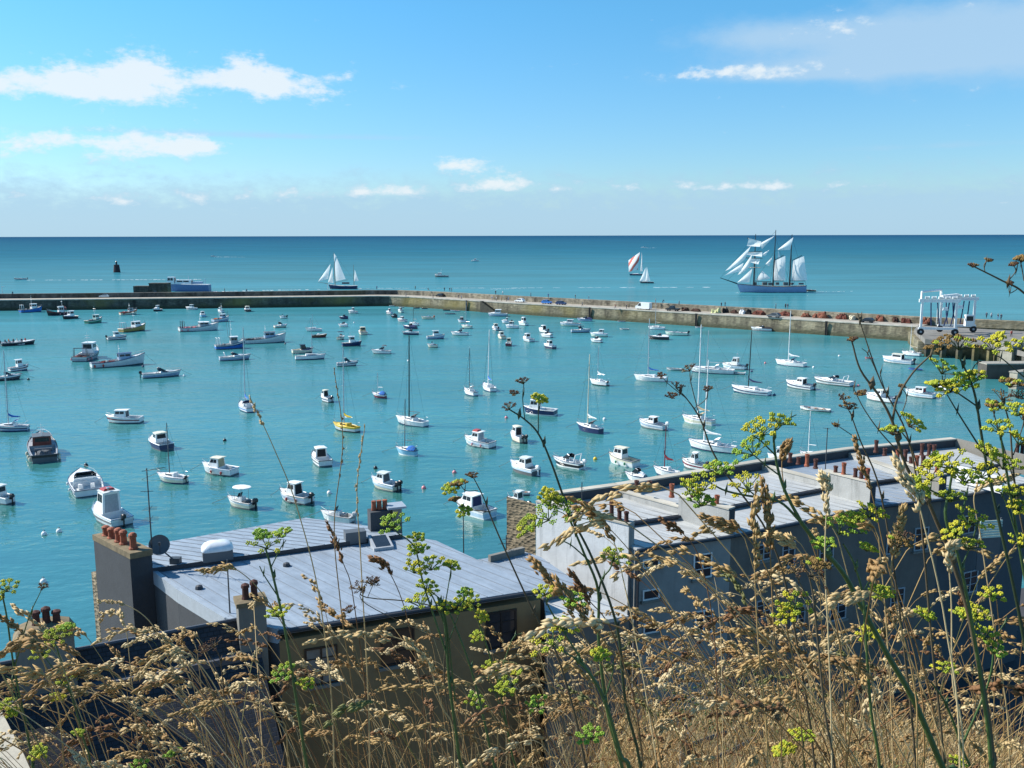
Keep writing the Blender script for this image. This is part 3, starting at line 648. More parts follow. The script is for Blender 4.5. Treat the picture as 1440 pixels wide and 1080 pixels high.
pilot(221, 438, 13, 220, 'small white cabin boat with black hull bottom against the breakwater, right of the orange boat', 'w', 'black', ch=1.5, ob=None)
rib, ribh = openboat(26, 486, 38, 8, 'dark workboat crowded with people, left edge of the harbour', 'dgrey', 'black', rub='grey', ob='black')
trawler(124, 508, 42, 70, 'grey trawler with domed stern frame and tall white wheelhouse, seen from its stern', 'gw', 'grey', cab='w', gantry='dgrey', net='dred', mast=2.6, fl='pink', ch=2.5, st='dgrey')
trawler(167, 516, 70, 9, 'white trawler with blue wheelhouse and dark red nets on its after deck', 'gw', 'gw', cab='bluegrey', roof='navy', net='dred', mast=2.4, fl='red', rub='navy', ch=1.4)
pilot(27, 522, 27, 20, 'white pilothouse boat near the left edge, below the crowded workboat', 'w', 'w', ch=1.6, ob=None, bot='navy')
cruiser(12, 535, 34, 5, 'low white motor boat with dark lower hull, cut by the left edge', 'w', 'dgrey', bot='black')
cruiser(228, 531, 50, 5, 'grey speedboat with tilted black outboard, right of the dark red netted trawler', 'gw', 'bluegrey', ob='black', tall=.7)
pilot(269, 436, 15, 150, 'small white cabin boat under the breakwater, left of the pale blue boat', ob=None)
pilot(285, 446, 9, 100, 'tiny pale blue cabin boat below the breakwater', 'lblue', 'lblue', cab='w', ob=None)
trawler(311, 453, 23, 30, 'white and blue fishing boat with orange gear and a mast', 'w', 'bluegrey', cab='bluegrey', mast=4, ch=1.4, net='orange')
pilot(310, 440, 9, 120, 'small white boat just behind the fishing boat with orange gear', ob=None)
trawler(280, 466, 48, 10, 'white trawler with black frame over a pinkish stern', 'gw', 'gw', cab='grey', roof='w', gantry='black', net='pink', fl='pink', mast=2.2, ch=1.3)
trawler(324, 491, 37, 12, 'blue and white trawler with two tall poles and big grey wheelhouse', 'w', 'blue', cab='grey', roof='w', mast=4.5, poles=2, ch=1.9, gantry='w', st='navy')
cruiser(331, 507, 42, 6, 'grey motor boat lying beside the blue and white trawler with poles', 'gw', 'bluegrey', arch=True)
pilot(348, 438.5, 10, 100, 'small white topped boat with black hull at the foot of the breakwater', 'black', 'black', ob=None)
trawler(372, 483, 53, 8, 'pale grey open decked trawler with dark gear on its stern and blue wheelhouse', 'gw', 'gw', cab='bluegrey', roof='dgrey', net='black', mast=2.0, ch=1.5)
openboat(398, 448, 9, 160, 'tiny white boat with a dark engine in the open water right of the breakwater boats', ob='black')
cruiser(395, 461, 18, 20, 'white open speedboat with cream bow, above the pale grey trawler', 'w', 'cream', tall=.7)
sail(441, 466, 20, 175, 'short white sailing boat behind the brown launch', 24, cover=None)
openboat(449, 475, 19, 5, 'small brown launch in front of the short white sailing boat', 'wood', 'dred', ob=None, seat='black')
pilot(426, 497, 27, 10, 'cream motor boat with black tent, half hidden by a white sloop', 'cream', 'cream', cab='black', roof='black', ob=None, ch=1.2)
sail(437, 506, 41, 6, 'long white sloop with tall mast in front of the cream motor boat', 58, cover='navy')
sail(346, 580, 28, 105, 'white sailing boat with blue sail cover seen from the stern, tall leaning mast', 118, cover='blue', st='blue', hood='navy', ob=None)
pilot(459, 566, 22, 120, 'small white boat with large black outboard left of the yellow sailing boat', ob='black', cx=.5, rear='black')
sail(486, 609, 43, 135, 'bright yellow sailing boat with yellow sail cover', 118, 'yellow', 'gw', bot='black', cover='yellow', rub='yellow', deckm='yellow', cab='yellow')
# middle, far
pilot(496, 441, 13, 150, 'small white cabin boat at the bend of the breakwater, left of the moored trio', ob=None)
cruiser(483, 449, 12, 170, 'small navy boat left of the breakwater bend', 'navy', 'navy', cover='navy')
cruiser(482, 460, 13, 160, 'little white boat just below the small navy one', cover='w')
pilot(510, 471, 13, 100, 'small tan coloured cabin boat', 'tan', 'cream', cab='tan', roof='cream', ob=None)
pilot(495, 487, 25, 10, 'navy hulled fishing launch with white wheelhouse and gear on the stern', 'navy', 'navy', cab='w', ob=None, ch=1.7, mast=1.2)
openboat(480, 478, 12, 60, 'dark boat with black canopy behind the navy fishing launch', 'cream', 'cream', hard='black', ob=None)
cruiser(489, 515, 29, 4, 'white speedboat with a dark stripe and black windscreen', st='navy', tall=.7)
cruiser(536, 498, 25, 170, 'white sports boat with dark canopy in the open middle of the harbour', bim='dgrey')
pilot(547, 442, 10, 130, 'small white cabin boat right at the breakwater bend, left of the pale green one', ob=None)
dinghy(551, 431, 7, 170, 'tiny pale dinghy lying against the wall at the breakwater bend', 'w')
dinghy(564, 433, 7, 170, 'tiny white dinghy just below the breakwater bend wall', 'w')
pilot(563, 440, 9, 120, 'small pale green boat with white roof near the breakwater bend', 'mint', 'mint', ob=None)
cruiser(554, 447, 9, 170, 'small black boat below the bend of the breakwater', 'black', 'black', cover='black')
pilot(565, 453, 14, 140, 'white cabin boat right of the small black boat', ob=None)
sail(582, 458, 14, 140, 'small white sailing boat with short dark mast behind the navy boats', 26, cover=None, mcol='black')
cruiser(576, 463, 20, 150, 'motor boat under a full navy canopy', 'navy', 'navy', cover='navy')
cruiser(577, 471, 21, 175, 'white motor boat with navy lower hull in front of the one under navy canopy', 'w', 'navy', bot='navy')
openboat(601, 449, 15, 175, 'small cream open boat with an orange patch', 'cream', 'cream', ob='orange')
dinghy(586, 434, 8, 10, 'small dark dinghy tied at the foot of the sunlit wall', 'dgrey', 'dgrey')
dinghy(597, 434.5, 8, 170, 'second dark dinghy along the foot of the sunlit wall', 'black', 'dgrey')
dinghy(629, 437, 11, 175, 'black dinghy below the sunlit wall left of the stairs', 'black', 'black')
dinghy(640, 438, 12, 175, 'white and pink dinghy below the sunlit wall', 'w', 'pink')
dinghy(633, 442, 13, 178, 'flat grey dinghy floating just off the sunlit wall', 'grey', 'grey')
pilot(613, 477, 23, 8, 'white cabin boat with grey blue hull in mid harbour', 'w', 'bluegrey', bot='navy', ob=None, ch=1.5, st='bluegrey')
openboat(608, 489, 14, 160, 'small grey open boat below the grey blue cabin boat', 'gw', 'cream', ob=None)
pilot(650, 454, 13, 150, 'white boat with black cabin sides next to a cream sailing boat', cab='dgrey', roof='w', ob=None)
sail(656, 462, 16, 140, 'cream sailing boat with a thin mast reaching over the wall', 38, 'cream', 'mint', cover=None)
cruiser(646, 472, 23, 165, 'white speedboat with black canopy in front of the cream sailing boat', bim='black')
pilot(700, 445, 24, 172, 'large white cabin cruiser moored at the foot of the stairs', 'w', 'bluegrey', cx=.36, ch=1.5, ob=None, st='bluegrey')
pilot(697, 465, 13, 110, 'white boat with dark stern left of the crowded cluster', ob='black')
pilot(705, 477, 13, 110, 'cream boat with white roof under the boat with dark stern', 'cream', 'cream', ob=None)
pilot(712, 455, 13, 160, 'white cabin boat behind the pair near the boxy pale boat', ob='black')
pilot(720, 462, 17, 165, 'white motor boat touching the boxy pale boat', ob=None)
pilot(716, 487, 10, 80, 'small boat with dark red hull', 'maroon', 'maroon', ob=None, cab='cream')
pilot(735, 458, 15, 130, 'boxy pale wheelhouse boat in the middle cluster', 'mint', 'w', ch=1.9, ob=None, cx=.34)
sail(661, 557, 25, 120, 'white sailing boat with dark mast, left of the one with the bright blue cover', 66, cover=None, mcol='dgrey', hood='w', rub='navy')
sail(687, 551, 25, 110, 'white sailing boat with bright blue sail cover and thin white mast', 86, cover='blue', mcol='w')
sail(533, 561, 23, 140, 'small sailing boat covered by a blue tarpaulin, dark red stern', 36, 'w', 'maroon', cover=None, cock='blue')
sail(578, 601, 51, 140, 'large white sloop with black mast above the pale blue sailing boat', 128, cover=None, mcol='black', hood='dgrey', rub='w')
pilot(742, 481, 18, 120, 'white cabin boat with grey hull between the dark red boat and the row of three', 'w', 'gw', ob=None)
pilot(764, 468, 17, 125, 'white boat with dark doorway, topmost of the row of three white boats', rear='black', ob='black')
cruiser(768, 475, 18, 140, 'low white boat, middle of the row of three white boats', cover='w')
pilot(772, 491, 19, 130, 'white boat with dark blue bottom, lowest of the row of three white boats', 'w', 'navy', ob=None)
pilot(802, 459, 26, 172, 'white cabin cruiser with dark windows in front of the wall ladder', 'w', 'mint', ob=None)
cruiser(822, 452, 19, 175, 'blue grey boat against the wall behind the white cabin cruiser', 'bluegrey', 'bluegrey', cover='navy')
cruiser(817, 468, 25, 8, 'grey hulled boat with red stern below the white cabin cruiser', 'gw', 'bluegrey', fd='red', tall=.7)
pilot(842, 474, 22, 168, 'white cabin boat with long pale roof', 'w', 'mint', cx=.34, ch=1.3, ob=None)
cruiser(838, 482, 17, 150, 'low white boat with black bottom in front of the long roofed one', 'w', 'w', bot='black', cover='w')
dinghy(878, 464, 12, 170, 'white dinghy floating alone off the sunlit wall', 'w')
dinghy(874, 453, 10, 172, 'grey dinghy touching the sunlit wall behind the lone white dinghy', 'grey')
sail(923, 464, 22, 165, 'white sailing boat with brown boom lying close to the sunlit wall', 38, cover='tan')
cruiser(926, 478, 26, 175, 'dark hulled boat under a flat white cover', 'dgrey', 'black', cover='w')
openboat(951, 472, 28, 172, 'pale green open boat with black outboard near the wall', 'mint', 'mint', ob='black')
sail(842, 543, 31, 140, 'white sailing boat with white sail cover and raised black outboard', 54, cover='w', ob='black', rub='w', bot='black')
sail(914, 537, 46, 165, 'white sailing boat with blue sail cover and white mast in the right centre', 88, cover='blue', bot='grey', rub='w')
dinghy(948, 521, 21, 172, 'long white tender floating right of the blue covered sailing boat', 'w')
pilot(759, 585, 49, 160, 'navy hulled fishing boat with white wheelhouse at the bow', 'navy', 'navy', cx=.58, ch=1.5, ob=None, rub='w', bot='gw')
sail(828, 610, 43, 138, 'navy hulled sailing boat with white deck and dark sprayhood', 110, 'navy', 'navy', cover='w', hood='dgrey', rub='w', mcol='cream')
pilot(917, 605, 44, 148, 'white speedboat with big white outboard right of the navy sailing boat', 'w', 'gw', ob='w', ch=.95, rear='black')
pilot(728, 623, 29, 118, 'small cabin boat with black rear canvas and two black outboards', 'w', 'cream', ob='black', obn=2, rear='black', ch=1.3)
pilot(736, 669, 48, 135, 'white cabin boat with long hardtop, black hull and white outboard', 'w', 'dgrey', ob='w', cx=.34, ch=1.2)
cruiser(798, 660, 50, 145, 'black and white speedboat with its cockpit open', 'w', 'black', arch=True, bot='w', ob='w')
pilot(875, 657, 49, 142, 'cream fishing boat with white wheelhouse, right of the black and white speedboat', 'cream', 'w', ob=None, cx=.42, fd='green', bot='gw')
sail(936, 672, 40, 150, 'sailing boat with maroon sail cover and dark mast half hidden behind the long roof', 72, 'w', 'w', cover='maroon', mcol='maroon')
cruiser(893, 679, 34, 150, 'white motor boat mostly hidden behind the edge of the long roof', cover='w')
dinghy(733, 697, 24, 175, 'white skiff just behind the rubble stone gable', 'w')
pilot(728, 720, 37, 135, 'white boat with red fender partly behind the rubble stone gable', fd='red', ob='black')
# right side of the harbour
sail(1001, 526, 60, 172, 'long white motor sailer with round windows alongside a smaller fishing boat', 60, 'w', 'gw', cover=None, hood='w', mx=.62, boomL=3.5)
pilot(1032, 520, 35, 160, 'white fishing boat with black outboard behind the long motor sailer', 'w', 'w', ob='black', ch=1.7, mast=1.5)
dinghy(1038, 527, 18, 160, 'small white tender tied behind the long motor sailer', 'w', ob='w')
sail(1055, 556, 57, 155, 'white sailing boat with black mast and dark sail cover, right of the motor sailer', 90, cover='navy', mcol='black', hood=None, rub='w', st='navy')
sail(1111, 516, 45, 152, 'white sailing boat with pale sprayhood closest to the right wall', 78, cover='w', hood='navy', mcol='w', rub='w')
pilot(1124, 548, 43, 150, 'white motor boat with dark canopy and black outboard', ob='black', rear='black', ch=1.15, roof='w')
cruiser(1171, 543, 56, 158, 'sleek white sports cruiser with tinted windows', arch=True, st='dgrey')
dinghy(1146, 579, 42, 165, 'long white rowing boat in open water on the right', 'w', 'tan', kind='rowing_boat')
cruiser(1071, 466, 28, 165, 'white and black boat lying against the sunlit wall under the rusty nets', 'w', 'grey', cover='black')
dinghy(983, 461.5, 10, 172, 'pale dinghy against the sunlit wall near a ladder slot', 'gw')
sail(981, 598, 50, 150, 'white yacht with very tall mast and brown gear on deck', 140, 'w', 'cream', cover='tan', mcol='w', mx=.5, hood='tan', bot='w')
sail(1000, 637, 70, 158, 'big white ketch with white boom and long cabin above the roofs', 128, 'w', 'w', cover='w', mcol='w', hood='w', mx=.66, ob=None)
pilot(975, 662, 38, 150, 'white boat just above the roof edge, left of the big ketch', ob='black')
sail(1138, 648, 30, 155, 'white sailing boat whose hull is hidden by the roof, thin white mast', 70, cover=None, mcol='w')
pilot(1098, 655, 40, 160, 'white cabin top showing over the roof edge left of the thin white mast', ob=None)
sail(1281, 501, 27, 155, 'small white sailing boat with thin mast near the boat hoist', 44, cover='tan', mcol='w')
pilot(1262, 512, 43, 160, 'white cabin boat with dark doorway just below the small thin masted one', ob='black', ch=1.2, rear='black')
dinghy(1287, 521, 18, 172, 'bright blue rowing dinghy below the boat hoist', 'blue', 'blue')
dinghy(1222, 505, 11, 175, 'pinkish flat dinghy right of the sports cruiser', 'pink', 'pink')
pilot(1237, 566, 44, 152, 'white cabin boat with radar arch behind the fennel stems', arch=True, ob='black', ch=1.1)
pilot(1293, 560, 41, 160, 'low white cabin boat right of the one with radar arch', ob=None, ch=.95, rear='maroon')
pilot(1325, 552, 22, 130, 'white boat partly behind yellow fennel flowers', ob=None, rear='maroon')
# left, near
sail(16, 608, 46, 160, 'white sailing boat with bright blue sail cover and blue stern at the left edge', 115, 'gw', 'bluegrey', cover='blue', hood='bluegrey', st='navy')
trawler(61, 649, 38, 92, 'dark little fishing boat seen from behind', 'black', 'dgrey', cab='dred', roof='dgrey', gantry=None, net='dgrey', mast=1.8, ch=1.2, fl='cream', deck='grey')
pilot(175, 597, 50, 158, 'white cabin boat with dark transom above the navy hulled cabin boat', ob=None, ch=1.15, rear='dgrey', cx=.46)
pilot(225, 634, 39, 110, 'navy hulled boat with white wheelhouse of three rear windows', 'navy', 'navy', ob=None, rub='w', ch=1.3)
sail(242, 682, 46, 140, 'small white day sailer with outboard and dark cockpit on the left', 86, 'w', 'cream', cover=None, mcol='dgrey', ob='black', boom=False)
cruiser(121, 697, 51, 95, 'white motor cruiser with curved windscreen seen from the stern', bim=None, arch=True, tall=.7, st='navy', fd='w')
pilot(155, 742, 62, 112, 'big white fishing boat with tall grey backed cabin and red gear on the roof', 'w', 'gw', ob='black', ch=2.3, rear='grey', top='red', mast=.7, cx=.40)
pilot(2, 711, 36, 125, 'white boat with black outboard cut by the left edge', ob='black')
pilot(308, 671, 54, 140, 'white cabin boat with brown doorway and two dark marks on its transom', 'w', 'w', ob=None, rear='tan', fd='red', ch=1.2)
openboat(339, 718, 45, 135, 'white centre console boat with white hardtop', 'w', 'cream', hard='w', ob='black')
pilot(415, 711, 54, 135, 'white cabin boat with orange red fenders and black engine', 'w', 'w', ob='black', fd='red', ch=1.35, rear='black')
pilot(451, 656, 34, 105, 'white cabin boat with white engine box, left of the pale blue sailing boat', 'w', 'w', ob=None, rear='black', ch=1.2)
openboat(474, 738, 50, 150, 'white boat with grey outboards half hidden behind the zinc roof', 'w', 'w', ob='grey')
pilot(541, 692, 47, 135, 'white cabin boat with big tilted black outboard', 'w', 'cream', ob='black', obn=2, ch=1.1, rear='dgrey')
sail(571, 642, 34, 145, 'small pale blue sailing boat with blue cockpit cover', 80, 'lblue', 'lblue', cover=None, cock='blue', mcol='dgrey', bot='w', ob=None)
pilot(673, 631, 49, 142, 'white cabin boat with red bundle on the roof and grey canvas door', top='red', rear='grey', fd='pink', ob=None, ch=1.2)
pilot(665, 730, 67, 132, 'large white cabin boat with deep blue cockpit lining', 'w', 'paleblue', bot='w', ob=None, rear='navy', ch=1.25, cx=.42)
for a in [(40, 534, 'black', 'black mooring buoy near the left edge'), (201, 516, 'navy', 'dark mooring buoy ahead of the white trawler'), (259, 529, 'w', 'white mooring buoy ahead of the grey speedboat'), (401, 484, 'dgrey', 'dark mooring buoy ahead of the pale grey trawler'),
          (596, 687, 'pink', 'pink mooring buoy below the other pink one, near the large cabin boat'), (639, 665, 'pink', 'pink mooring buoy above the large cabin boat'), (712, 588, 'pink', 'pink mooring buoy left of the navy fishing boat'), (837, 646, 'yellow', 'yellow mooring buoy between the speedboat and the cream fishing boat'),
          (463, 694, 'w', 'white mooring buoy right of the boat with orange red fenders'), (528, 659, 'black', 'black mooring buoy left of the pale blue sailing boat'), (316, 620, 'black', 'black mooring buoy in open water left of centre'), (121, 655, 'black', 'black mooring buoy behind the white motor cruiser'),
          (574, 508, 'w', 'small white buoy in the middle of the harbour'), (850, 590, 'w', 'small white buoy behind the navy sailing boat'), (1076, 511, 'pink', 'pale pink buoy left of the sailing boat with pale sprayhood'), (1057, 523, 'navy', 'navy buoy right of the small white tender'),
          (1144, 517, 'w', 'white buoy right of the sailing boat with pale sprayhood'), (1207, 543, 'pink', 'pink buoy beside the sports cruiser'), (1180, 501, 'w', 'white buoy near the right wall'), (62, 752, 'w', 'small white float on the empty water at lower left'), (83, 748, 'w', 'small white float right of another at lower left'), (61, 819, 'w', 'white float lowest on the water at left'), (1089, 556, 'navy', 'dark buoy astern of the black masted sailing boat'), (498, 454, 'w', 'small white float near the breakwater bend')]:
    buoy(*a)

for rt in BOATS:
    hl = [c for c in rt.children if c.name.split('.')[0] == 'hull']
    if not hl or rt.location.y > 240 or any(k in rt.name for k in ('dinghy', 'rowing')): continue
    vs = hl[0].data.vertices; bx = max(vs, key=lambda v: v.co.x + v.co.z*.2).co; r_ = random.uniform(-.5, .5)
    m = MB(); m.path([(bx.x-.1, 0, bx.z-.1), (bx.x+.9, r_*.4, bx.z*.45), (bx.x+2.2, r_, -.05)], .022, 4); m.build('mooring_line', mat('rope', (.10, .095, .08), rough=.9), rt)
# ------------------------------------------------------------ people
def person_mesh(name, joints, edges, radii, root=0):
    me = bpy.data.meshes.new('body_src'); me.from_pydata(joints, edges, []); o = bpy.data.objects.new('tmp_body', me); COL.objects.link(o)
    o.modifiers.new('s', 'SKIN')
    for i, r in enumerate(radii): me.skin_vertices[0].data[i].radius = (r, r)
    me.skin_vertices[0].data[root].use_root = True
    ss = o.modifiers.new('u', 'SUBSURF'); ss.levels = 1
    dg = bpy.context.evaluated_depsgraph_get(); dg.update()
    out = bpy.data.meshes.new_from_object(o.evaluated_get(dg)); out.name = name
    bpy.data.objects.remove(o)
    for p in out.polygons: p.use_smooth = True
    return out
def body(pose):
    hip = .92; lean = 0.0; a1 = .10; a2 = -.10; armf = (.1, -.05); bend = 0
    J = [(0, 0, hip), (0, 0, 1.18), (0, 0, 1.42), (.01, 0, 1.53), (.02, 0, 1.64), (.03, 0, 1.74)]
    R = [.13, .125, .14, .058, .098, .07]
    if pose == 'walk': a1, a2, armf = .28, -.25, (-.22, .22)
    if pose == 'bend': J = [(0, 0, .9), (.16, 0, 1.1), (.34, 0, 1.24), (.42, 0, 1.3), (.5, 0, 1.36), (.57, 0, 1.42)]; armf = (.3, .35)
    E = [(0, 1), (1, 2), (2, 3), (3, 4), (4, 5)]
    sx_ = J[2]
    for sg, af in ((1, armf[0]), (-1, armf[1])):
        k = len(J)
        J += [(sx_[0], sg*.20, sx_[2]-.02), (sx_[0]+af*.4, sg*.25, sx_[2]-.31), (sx_[0]+af+.08, sg*.24, sx_[2]-.55), (sx_[0]+af+.12, sg*.23, sx_[2]-.64)]
        R += [.075, .052, .040, .038]; E += [(2, k), (k, k+1), (k+1, k+2), (k+2, k+3)]
    for sg, a in ((1, a1), (-1, a2)):
        k = len(J)
        if pose == 'sit': L3 = [(.05, sg*.1, .90), (.45, sg*.12, .92), (.48, sg*.12, .48), (.62, sg*.12, .42)]
        else: L3 = [(0, sg*.09, .86), (a*.5+.03, sg*.10, .47), (a, sg*.10, .08), (a+.16, sg*.11, .045)]
        J += L3; R += [.098, .068, .048, .04]; E += [(0, k), (k, k+1), (k+1, k+2), (k+2, k+3)]
    return person_mesh('body', J, E, R)
BODIES = {p: body(p) for p in ('stand', 'walk', 'bend', 'sit')}
CLOTH = dict(black=(.02, .02, .025), navy=(.03, .04, .09), white=(.75, .75, .73), red=(.45, .05, .04), orange=(.55, .18, .05), grey=(.22, .22, .24), blue=(.06, .14, .35), khaki=(.26, .21, .13), pale=(.5, .55, .6))
def cloth(k): return mat('cloth_'+k, CLOTH[k], rough=.9, var=.2, scale=12)
HAIR = mat('hair', (.05, .03, .02), rough=.8)
_pm = {}
def person(loc, pose, top, legs, rz, label, group='people on the breakwater', sc=1.0):
    key = (pose, top, legs)
    if key not in _pm:
        me = BODIES[pose].copy(); me.materials.clear()
        for m_ in (SKIN, cloth(top), cloth(legs), HAIR): me.materials.append(m_)
        for p in me.polygons:
            z = p.center.z; y = abs(p.center.y)
            if pose == 'bend': i = 2 if z < .92 and p.center.x < .3 else (1 if p.center.x < .45 and z < 1.4 else (3 if z > 1.36 else 0))
            else: i = 3 if z > 1.70 or (z > 1.60 and p.center.x < -.02) else (0 if z > 1.49 else (2 if (z < .95 and (y < .18 or pose == 'sit')) else (1 if z > .97 else 0)))
            if z < .09 and pose != 'sit': i = 3
            p.material_index = i
        _pm[key] = me
    o = bpy.data.objects.new('person', _pm[key]); COL.objects.link(o)
    o.location = loc; o.rotation_euler = (0, 0, rz); o.scale = (sc, sc, sc)
    return tag(o, label, 'person', group)
# ------------------------------------------------------------ breakwater
def stone_mat(name, c, weed=True, c2=(.10, .10, .05)):
    m, nt, b = _new(name); L = nt.links.new
    g = N(nt, 'ShaderNodeNewGeometry')
    mp = N(nt, 'ShaderNodeMapping'); mp.inputs['Scale'].default_value = (1, 1, .22); L(g.outputs['Position'], mp.inputs[0])
    a = N(nt, 'ShaderNodeTexNoise', i_Scale=.32, i_Detail=8.0, i_Roughness=.7); L(mp.outputs[0], a.inputs['Vector'])
    cr = N(nt, 'ShaderNodeValToRGB'); L(a.outputs[0], cr.inputs[0]); e = cr.color_ramp.elements
    e[0].position = .33; e[0].color = rgba(tuple(x*.26 for x in c)); e[1].position = .68; e[1].color = rgba(tuple(x*1.5 for x in c))
    v = N(nt, 'ShaderNodeTexVoronoi', i_Scale=1.1); v.feature = 'F1'; mv = N(nt, 'ShaderNodeMapping'); mv.inputs['Scale'].default_value = (.8, .8, 1.7); L(g.outputs['Position'], mv.inputs[0]); L(mv.outputs[0], v.inputs['Vector'])
    hs = N(nt, 'ShaderNodeSeparateColor'); L(v.outputs['Color'], hs.inputs[0])
    mr = N(nt, 'ShaderNodeMapRange'); L(hs.outputs[0], mr.inputs[0]); mr.inputs[3].default_value = .72; mr.inputs[4].default_value = 1.25
    sc = N(nt, 'ShaderNodeVectorMath', operation='SCALE'); L(cr.outputs[0], sc.inputs[0]); L(mr.outputs[0], sc.inputs['Scale'])
    out = sc.outputs[0]
    big = N(nt, 'ShaderNodeTexNoise', i_Scale=.05, i_Detail=4.0); L(g.outputs['Position'], big.inputs['Vector'])
    r2 = N(nt, 'ShaderNodeMapRange'); L(big.outputs[0], r2.inputs[0]); r2.inputs[1].default_value = .5; r2.inputs[2].default_value = .68
    mx = N(nt, 'ShaderNodeMix', data_type='RGBA'); L(r2.outputs[0], mx.inputs[0]); L(out, mx.inputs[6]); mx.inputs[7].default_value = (.25, .20, .055, 1)
    m0 = N(nt, 'ShaderNodeMath', operation='MULTIPLY'); L(r2.outputs[0], m0.inputs[0]); m0.inputs[1].default_value = .65 if weed else .2; L(m0.outputs[0], mx.inputs[0])
    out = mx.outputs[2]
    if weed:
        sp = N(nt, 'ShaderNodeSeparateXYZ'); L(g.outputs['Position'], sp.inputs[0])
        ad = N(nt, 'ShaderNodeMath', operation='MULTIPLY_ADD'); L(a.outputs[0], ad.inputs[0]); ad.inputs[1].default_value = -2.4; L(sp.outputs[2], ad.inputs[2])
        r3 = N(nt, 'ShaderNodeMapRange'); L(ad.outputs[0], r3.inputs[0]); r3.inputs[1].default_value = -.6; r3.inputs[2].default_value = .5; r3.inputs[3].default_value = .8; r3.inputs[4].default_value = 0
        mx = N(nt, 'ShaderNodeMix', data_type='RGBA'); L(r3.outputs[0], mx.inputs[0]); L(out, mx.inputs[6]); mx.inputs[7].default_value = (.045, .05, .022, 1); out = mx.outputs[2]
    L(out, b.inputs['Base Color']); b.inputs['Roughness'].default_value = .9
    bp = N(nt, 'ShaderNodeBump', i_Strength=.6, i_Distance=.12); L(v.outputs['Distance'], bp.inputs['Height']); L(bp.outputs[0], b.inputs['Normal'])
    return m
QUAY = stone_mat('quay_stone', (.20, .175, .115)); QUAYD = stone_mat('dark_shaded_quay_stone', (.085, .08, .065)); PARA = stone_mat('parapet_stone', (.235, .205, .15), False); PARAD = stone_mat('shaded_parapet_stone', (.09, .085, .075), False)  # left arm's shade put into the darker copies of quay and parapet stone
CONC = mat('deck_concrete', (.36, .325, .27), rough=.9, var=.3, scale=.25, coord='Object', bump=.2)
DZ = 4.4
IP = [at(*p) for p in [(-260, 439), (-60, 437.4), (240, 434), (480, 431), (520, 430.3), (548, 430.4), (575, 431.6), (600, 433.2), (720, 441.6), (840, 449.4), (960, 457.5), (1080, 465.6), (1200, 474), (1292, 480.5)]]
def off(pts, d):
    o = []
    for i, p in enumerate(pts):
        t = (pts[min(i+1, len(pts)-1)] - pts[max(i-1, 0)]).normalized(); o.append(p + Vector((-t.y, t.x, 0))*d)
    return o
def strip(m, a, za, b, zb, mi=0, flip=False):
    for i in range(len(a)-1):
        q = [(a[i].x, a[i].y, za), (a[i+1].x, a[i+1].y, za), (b[i+1].x, b[i+1].y, zb), (b[i].x, b[i].y, zb)]
        m.face(q[::-1] if flip else q, mi)
bw = empty('breakwater', (0, 0, 0), 0, 'long stone breakwater with a quay road and parapet wall closing off the harbour', 'breakwater')
EXT = IP + [at(1440, 489), at(1640, 505)]
P0, Pm, P1, P2, P3, P4 = off(IP, -.5), off(IP, 0), off(IP, .9), off(EXT, 8.0), off(EXT, 8.15), off(EXT, 10.6)
K5 = 5
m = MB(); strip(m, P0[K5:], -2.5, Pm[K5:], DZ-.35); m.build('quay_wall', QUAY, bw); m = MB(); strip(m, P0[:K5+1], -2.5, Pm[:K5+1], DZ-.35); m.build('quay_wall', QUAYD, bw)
m = MB(); c0 = off(IP, -.12); strip(m, c0, DZ-.35, c0, DZ); strip(m, c0, DZ, P1, DZ); strip(m, Pm, DZ-.35, c0, DZ-.35, flip=True); m.build('coping', mat('coping_stone', (.46, .43, .36), rough=.85, var=.3, scale=.4), bw)
m = MB(); strip(m, P1, DZ-.004, off(IP, 8.0), DZ-.004); m.build('quay_road', CONC, bw)
P5 = off(EXT, 11.6)
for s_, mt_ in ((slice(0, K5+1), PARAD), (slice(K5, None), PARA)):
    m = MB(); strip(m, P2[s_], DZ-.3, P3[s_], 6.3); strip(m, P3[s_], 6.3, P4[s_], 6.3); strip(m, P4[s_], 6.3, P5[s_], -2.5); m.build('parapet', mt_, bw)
def along(px, py=None, z=0):      # point on the quay's inner edge nearest a photo column, with the wall's direction there
    for i in range(len(IP)-1):
        for k in range(40):
            p = IP[i].lerp(IP[i+1], k/40); f = (p.y*math.cos(PITCH)+CH*math.sin(PITCH)); x = 720 + p.x/f*F
            if x >= px: return p, (IP[i+1]-IP[i]).normalized()
    return IP[-1], (IP[-1]-IP[-2]).normalized()
# stairs and ladders belong to the wall
p, t = along(678); nrm = Vector((t.y, -t.x, 0)); m = MB()
for k in range(14):
    a = p + t*(k*.62); zt = DZ-.02-k*.31
    q = [a, a+t*.62, a+t*.62+nrm*1.5, a+nrm*1.5]; m.prism([(v.x, v.y) for v in q], -1.5, zt)
m.build('stair_flight', mat('shaded_stair_stone', (.06, .055, .04), rough=.9, var=.4, scale=1.2), bw)  # shade on the flight's side is put into this dark stone colour
for px in (657, 829, 980, 1161):
    p, t = along(px); nrm = Vector((t.y, -t.x, 0)); m = MB()
    for s_ in (-.3, .3): a = p + nrm*.62 + t*s_; m.box((a.x, a.y, 1.7), (.16, .16, 5.2), rz=math.atan2(t.y, t.x))
    for k in range(12): a = p + nrm*.62; m.box((a.x, a.y, -.2+k*.38), (.6, .07, .07), rz=math.atan2(t.y, t.x))
    a = p + nrm*.45; m.box((a.x, a.y, 1.6), (.5, .2, 5.3), rz=math.atan2(t.y, t.x))  # backing box: darkness of the recessed slot put into its colour
    m.build('wall_ladder', mat('ladder_slot_dark', (.025, .022, .02), rough=.8), bw)
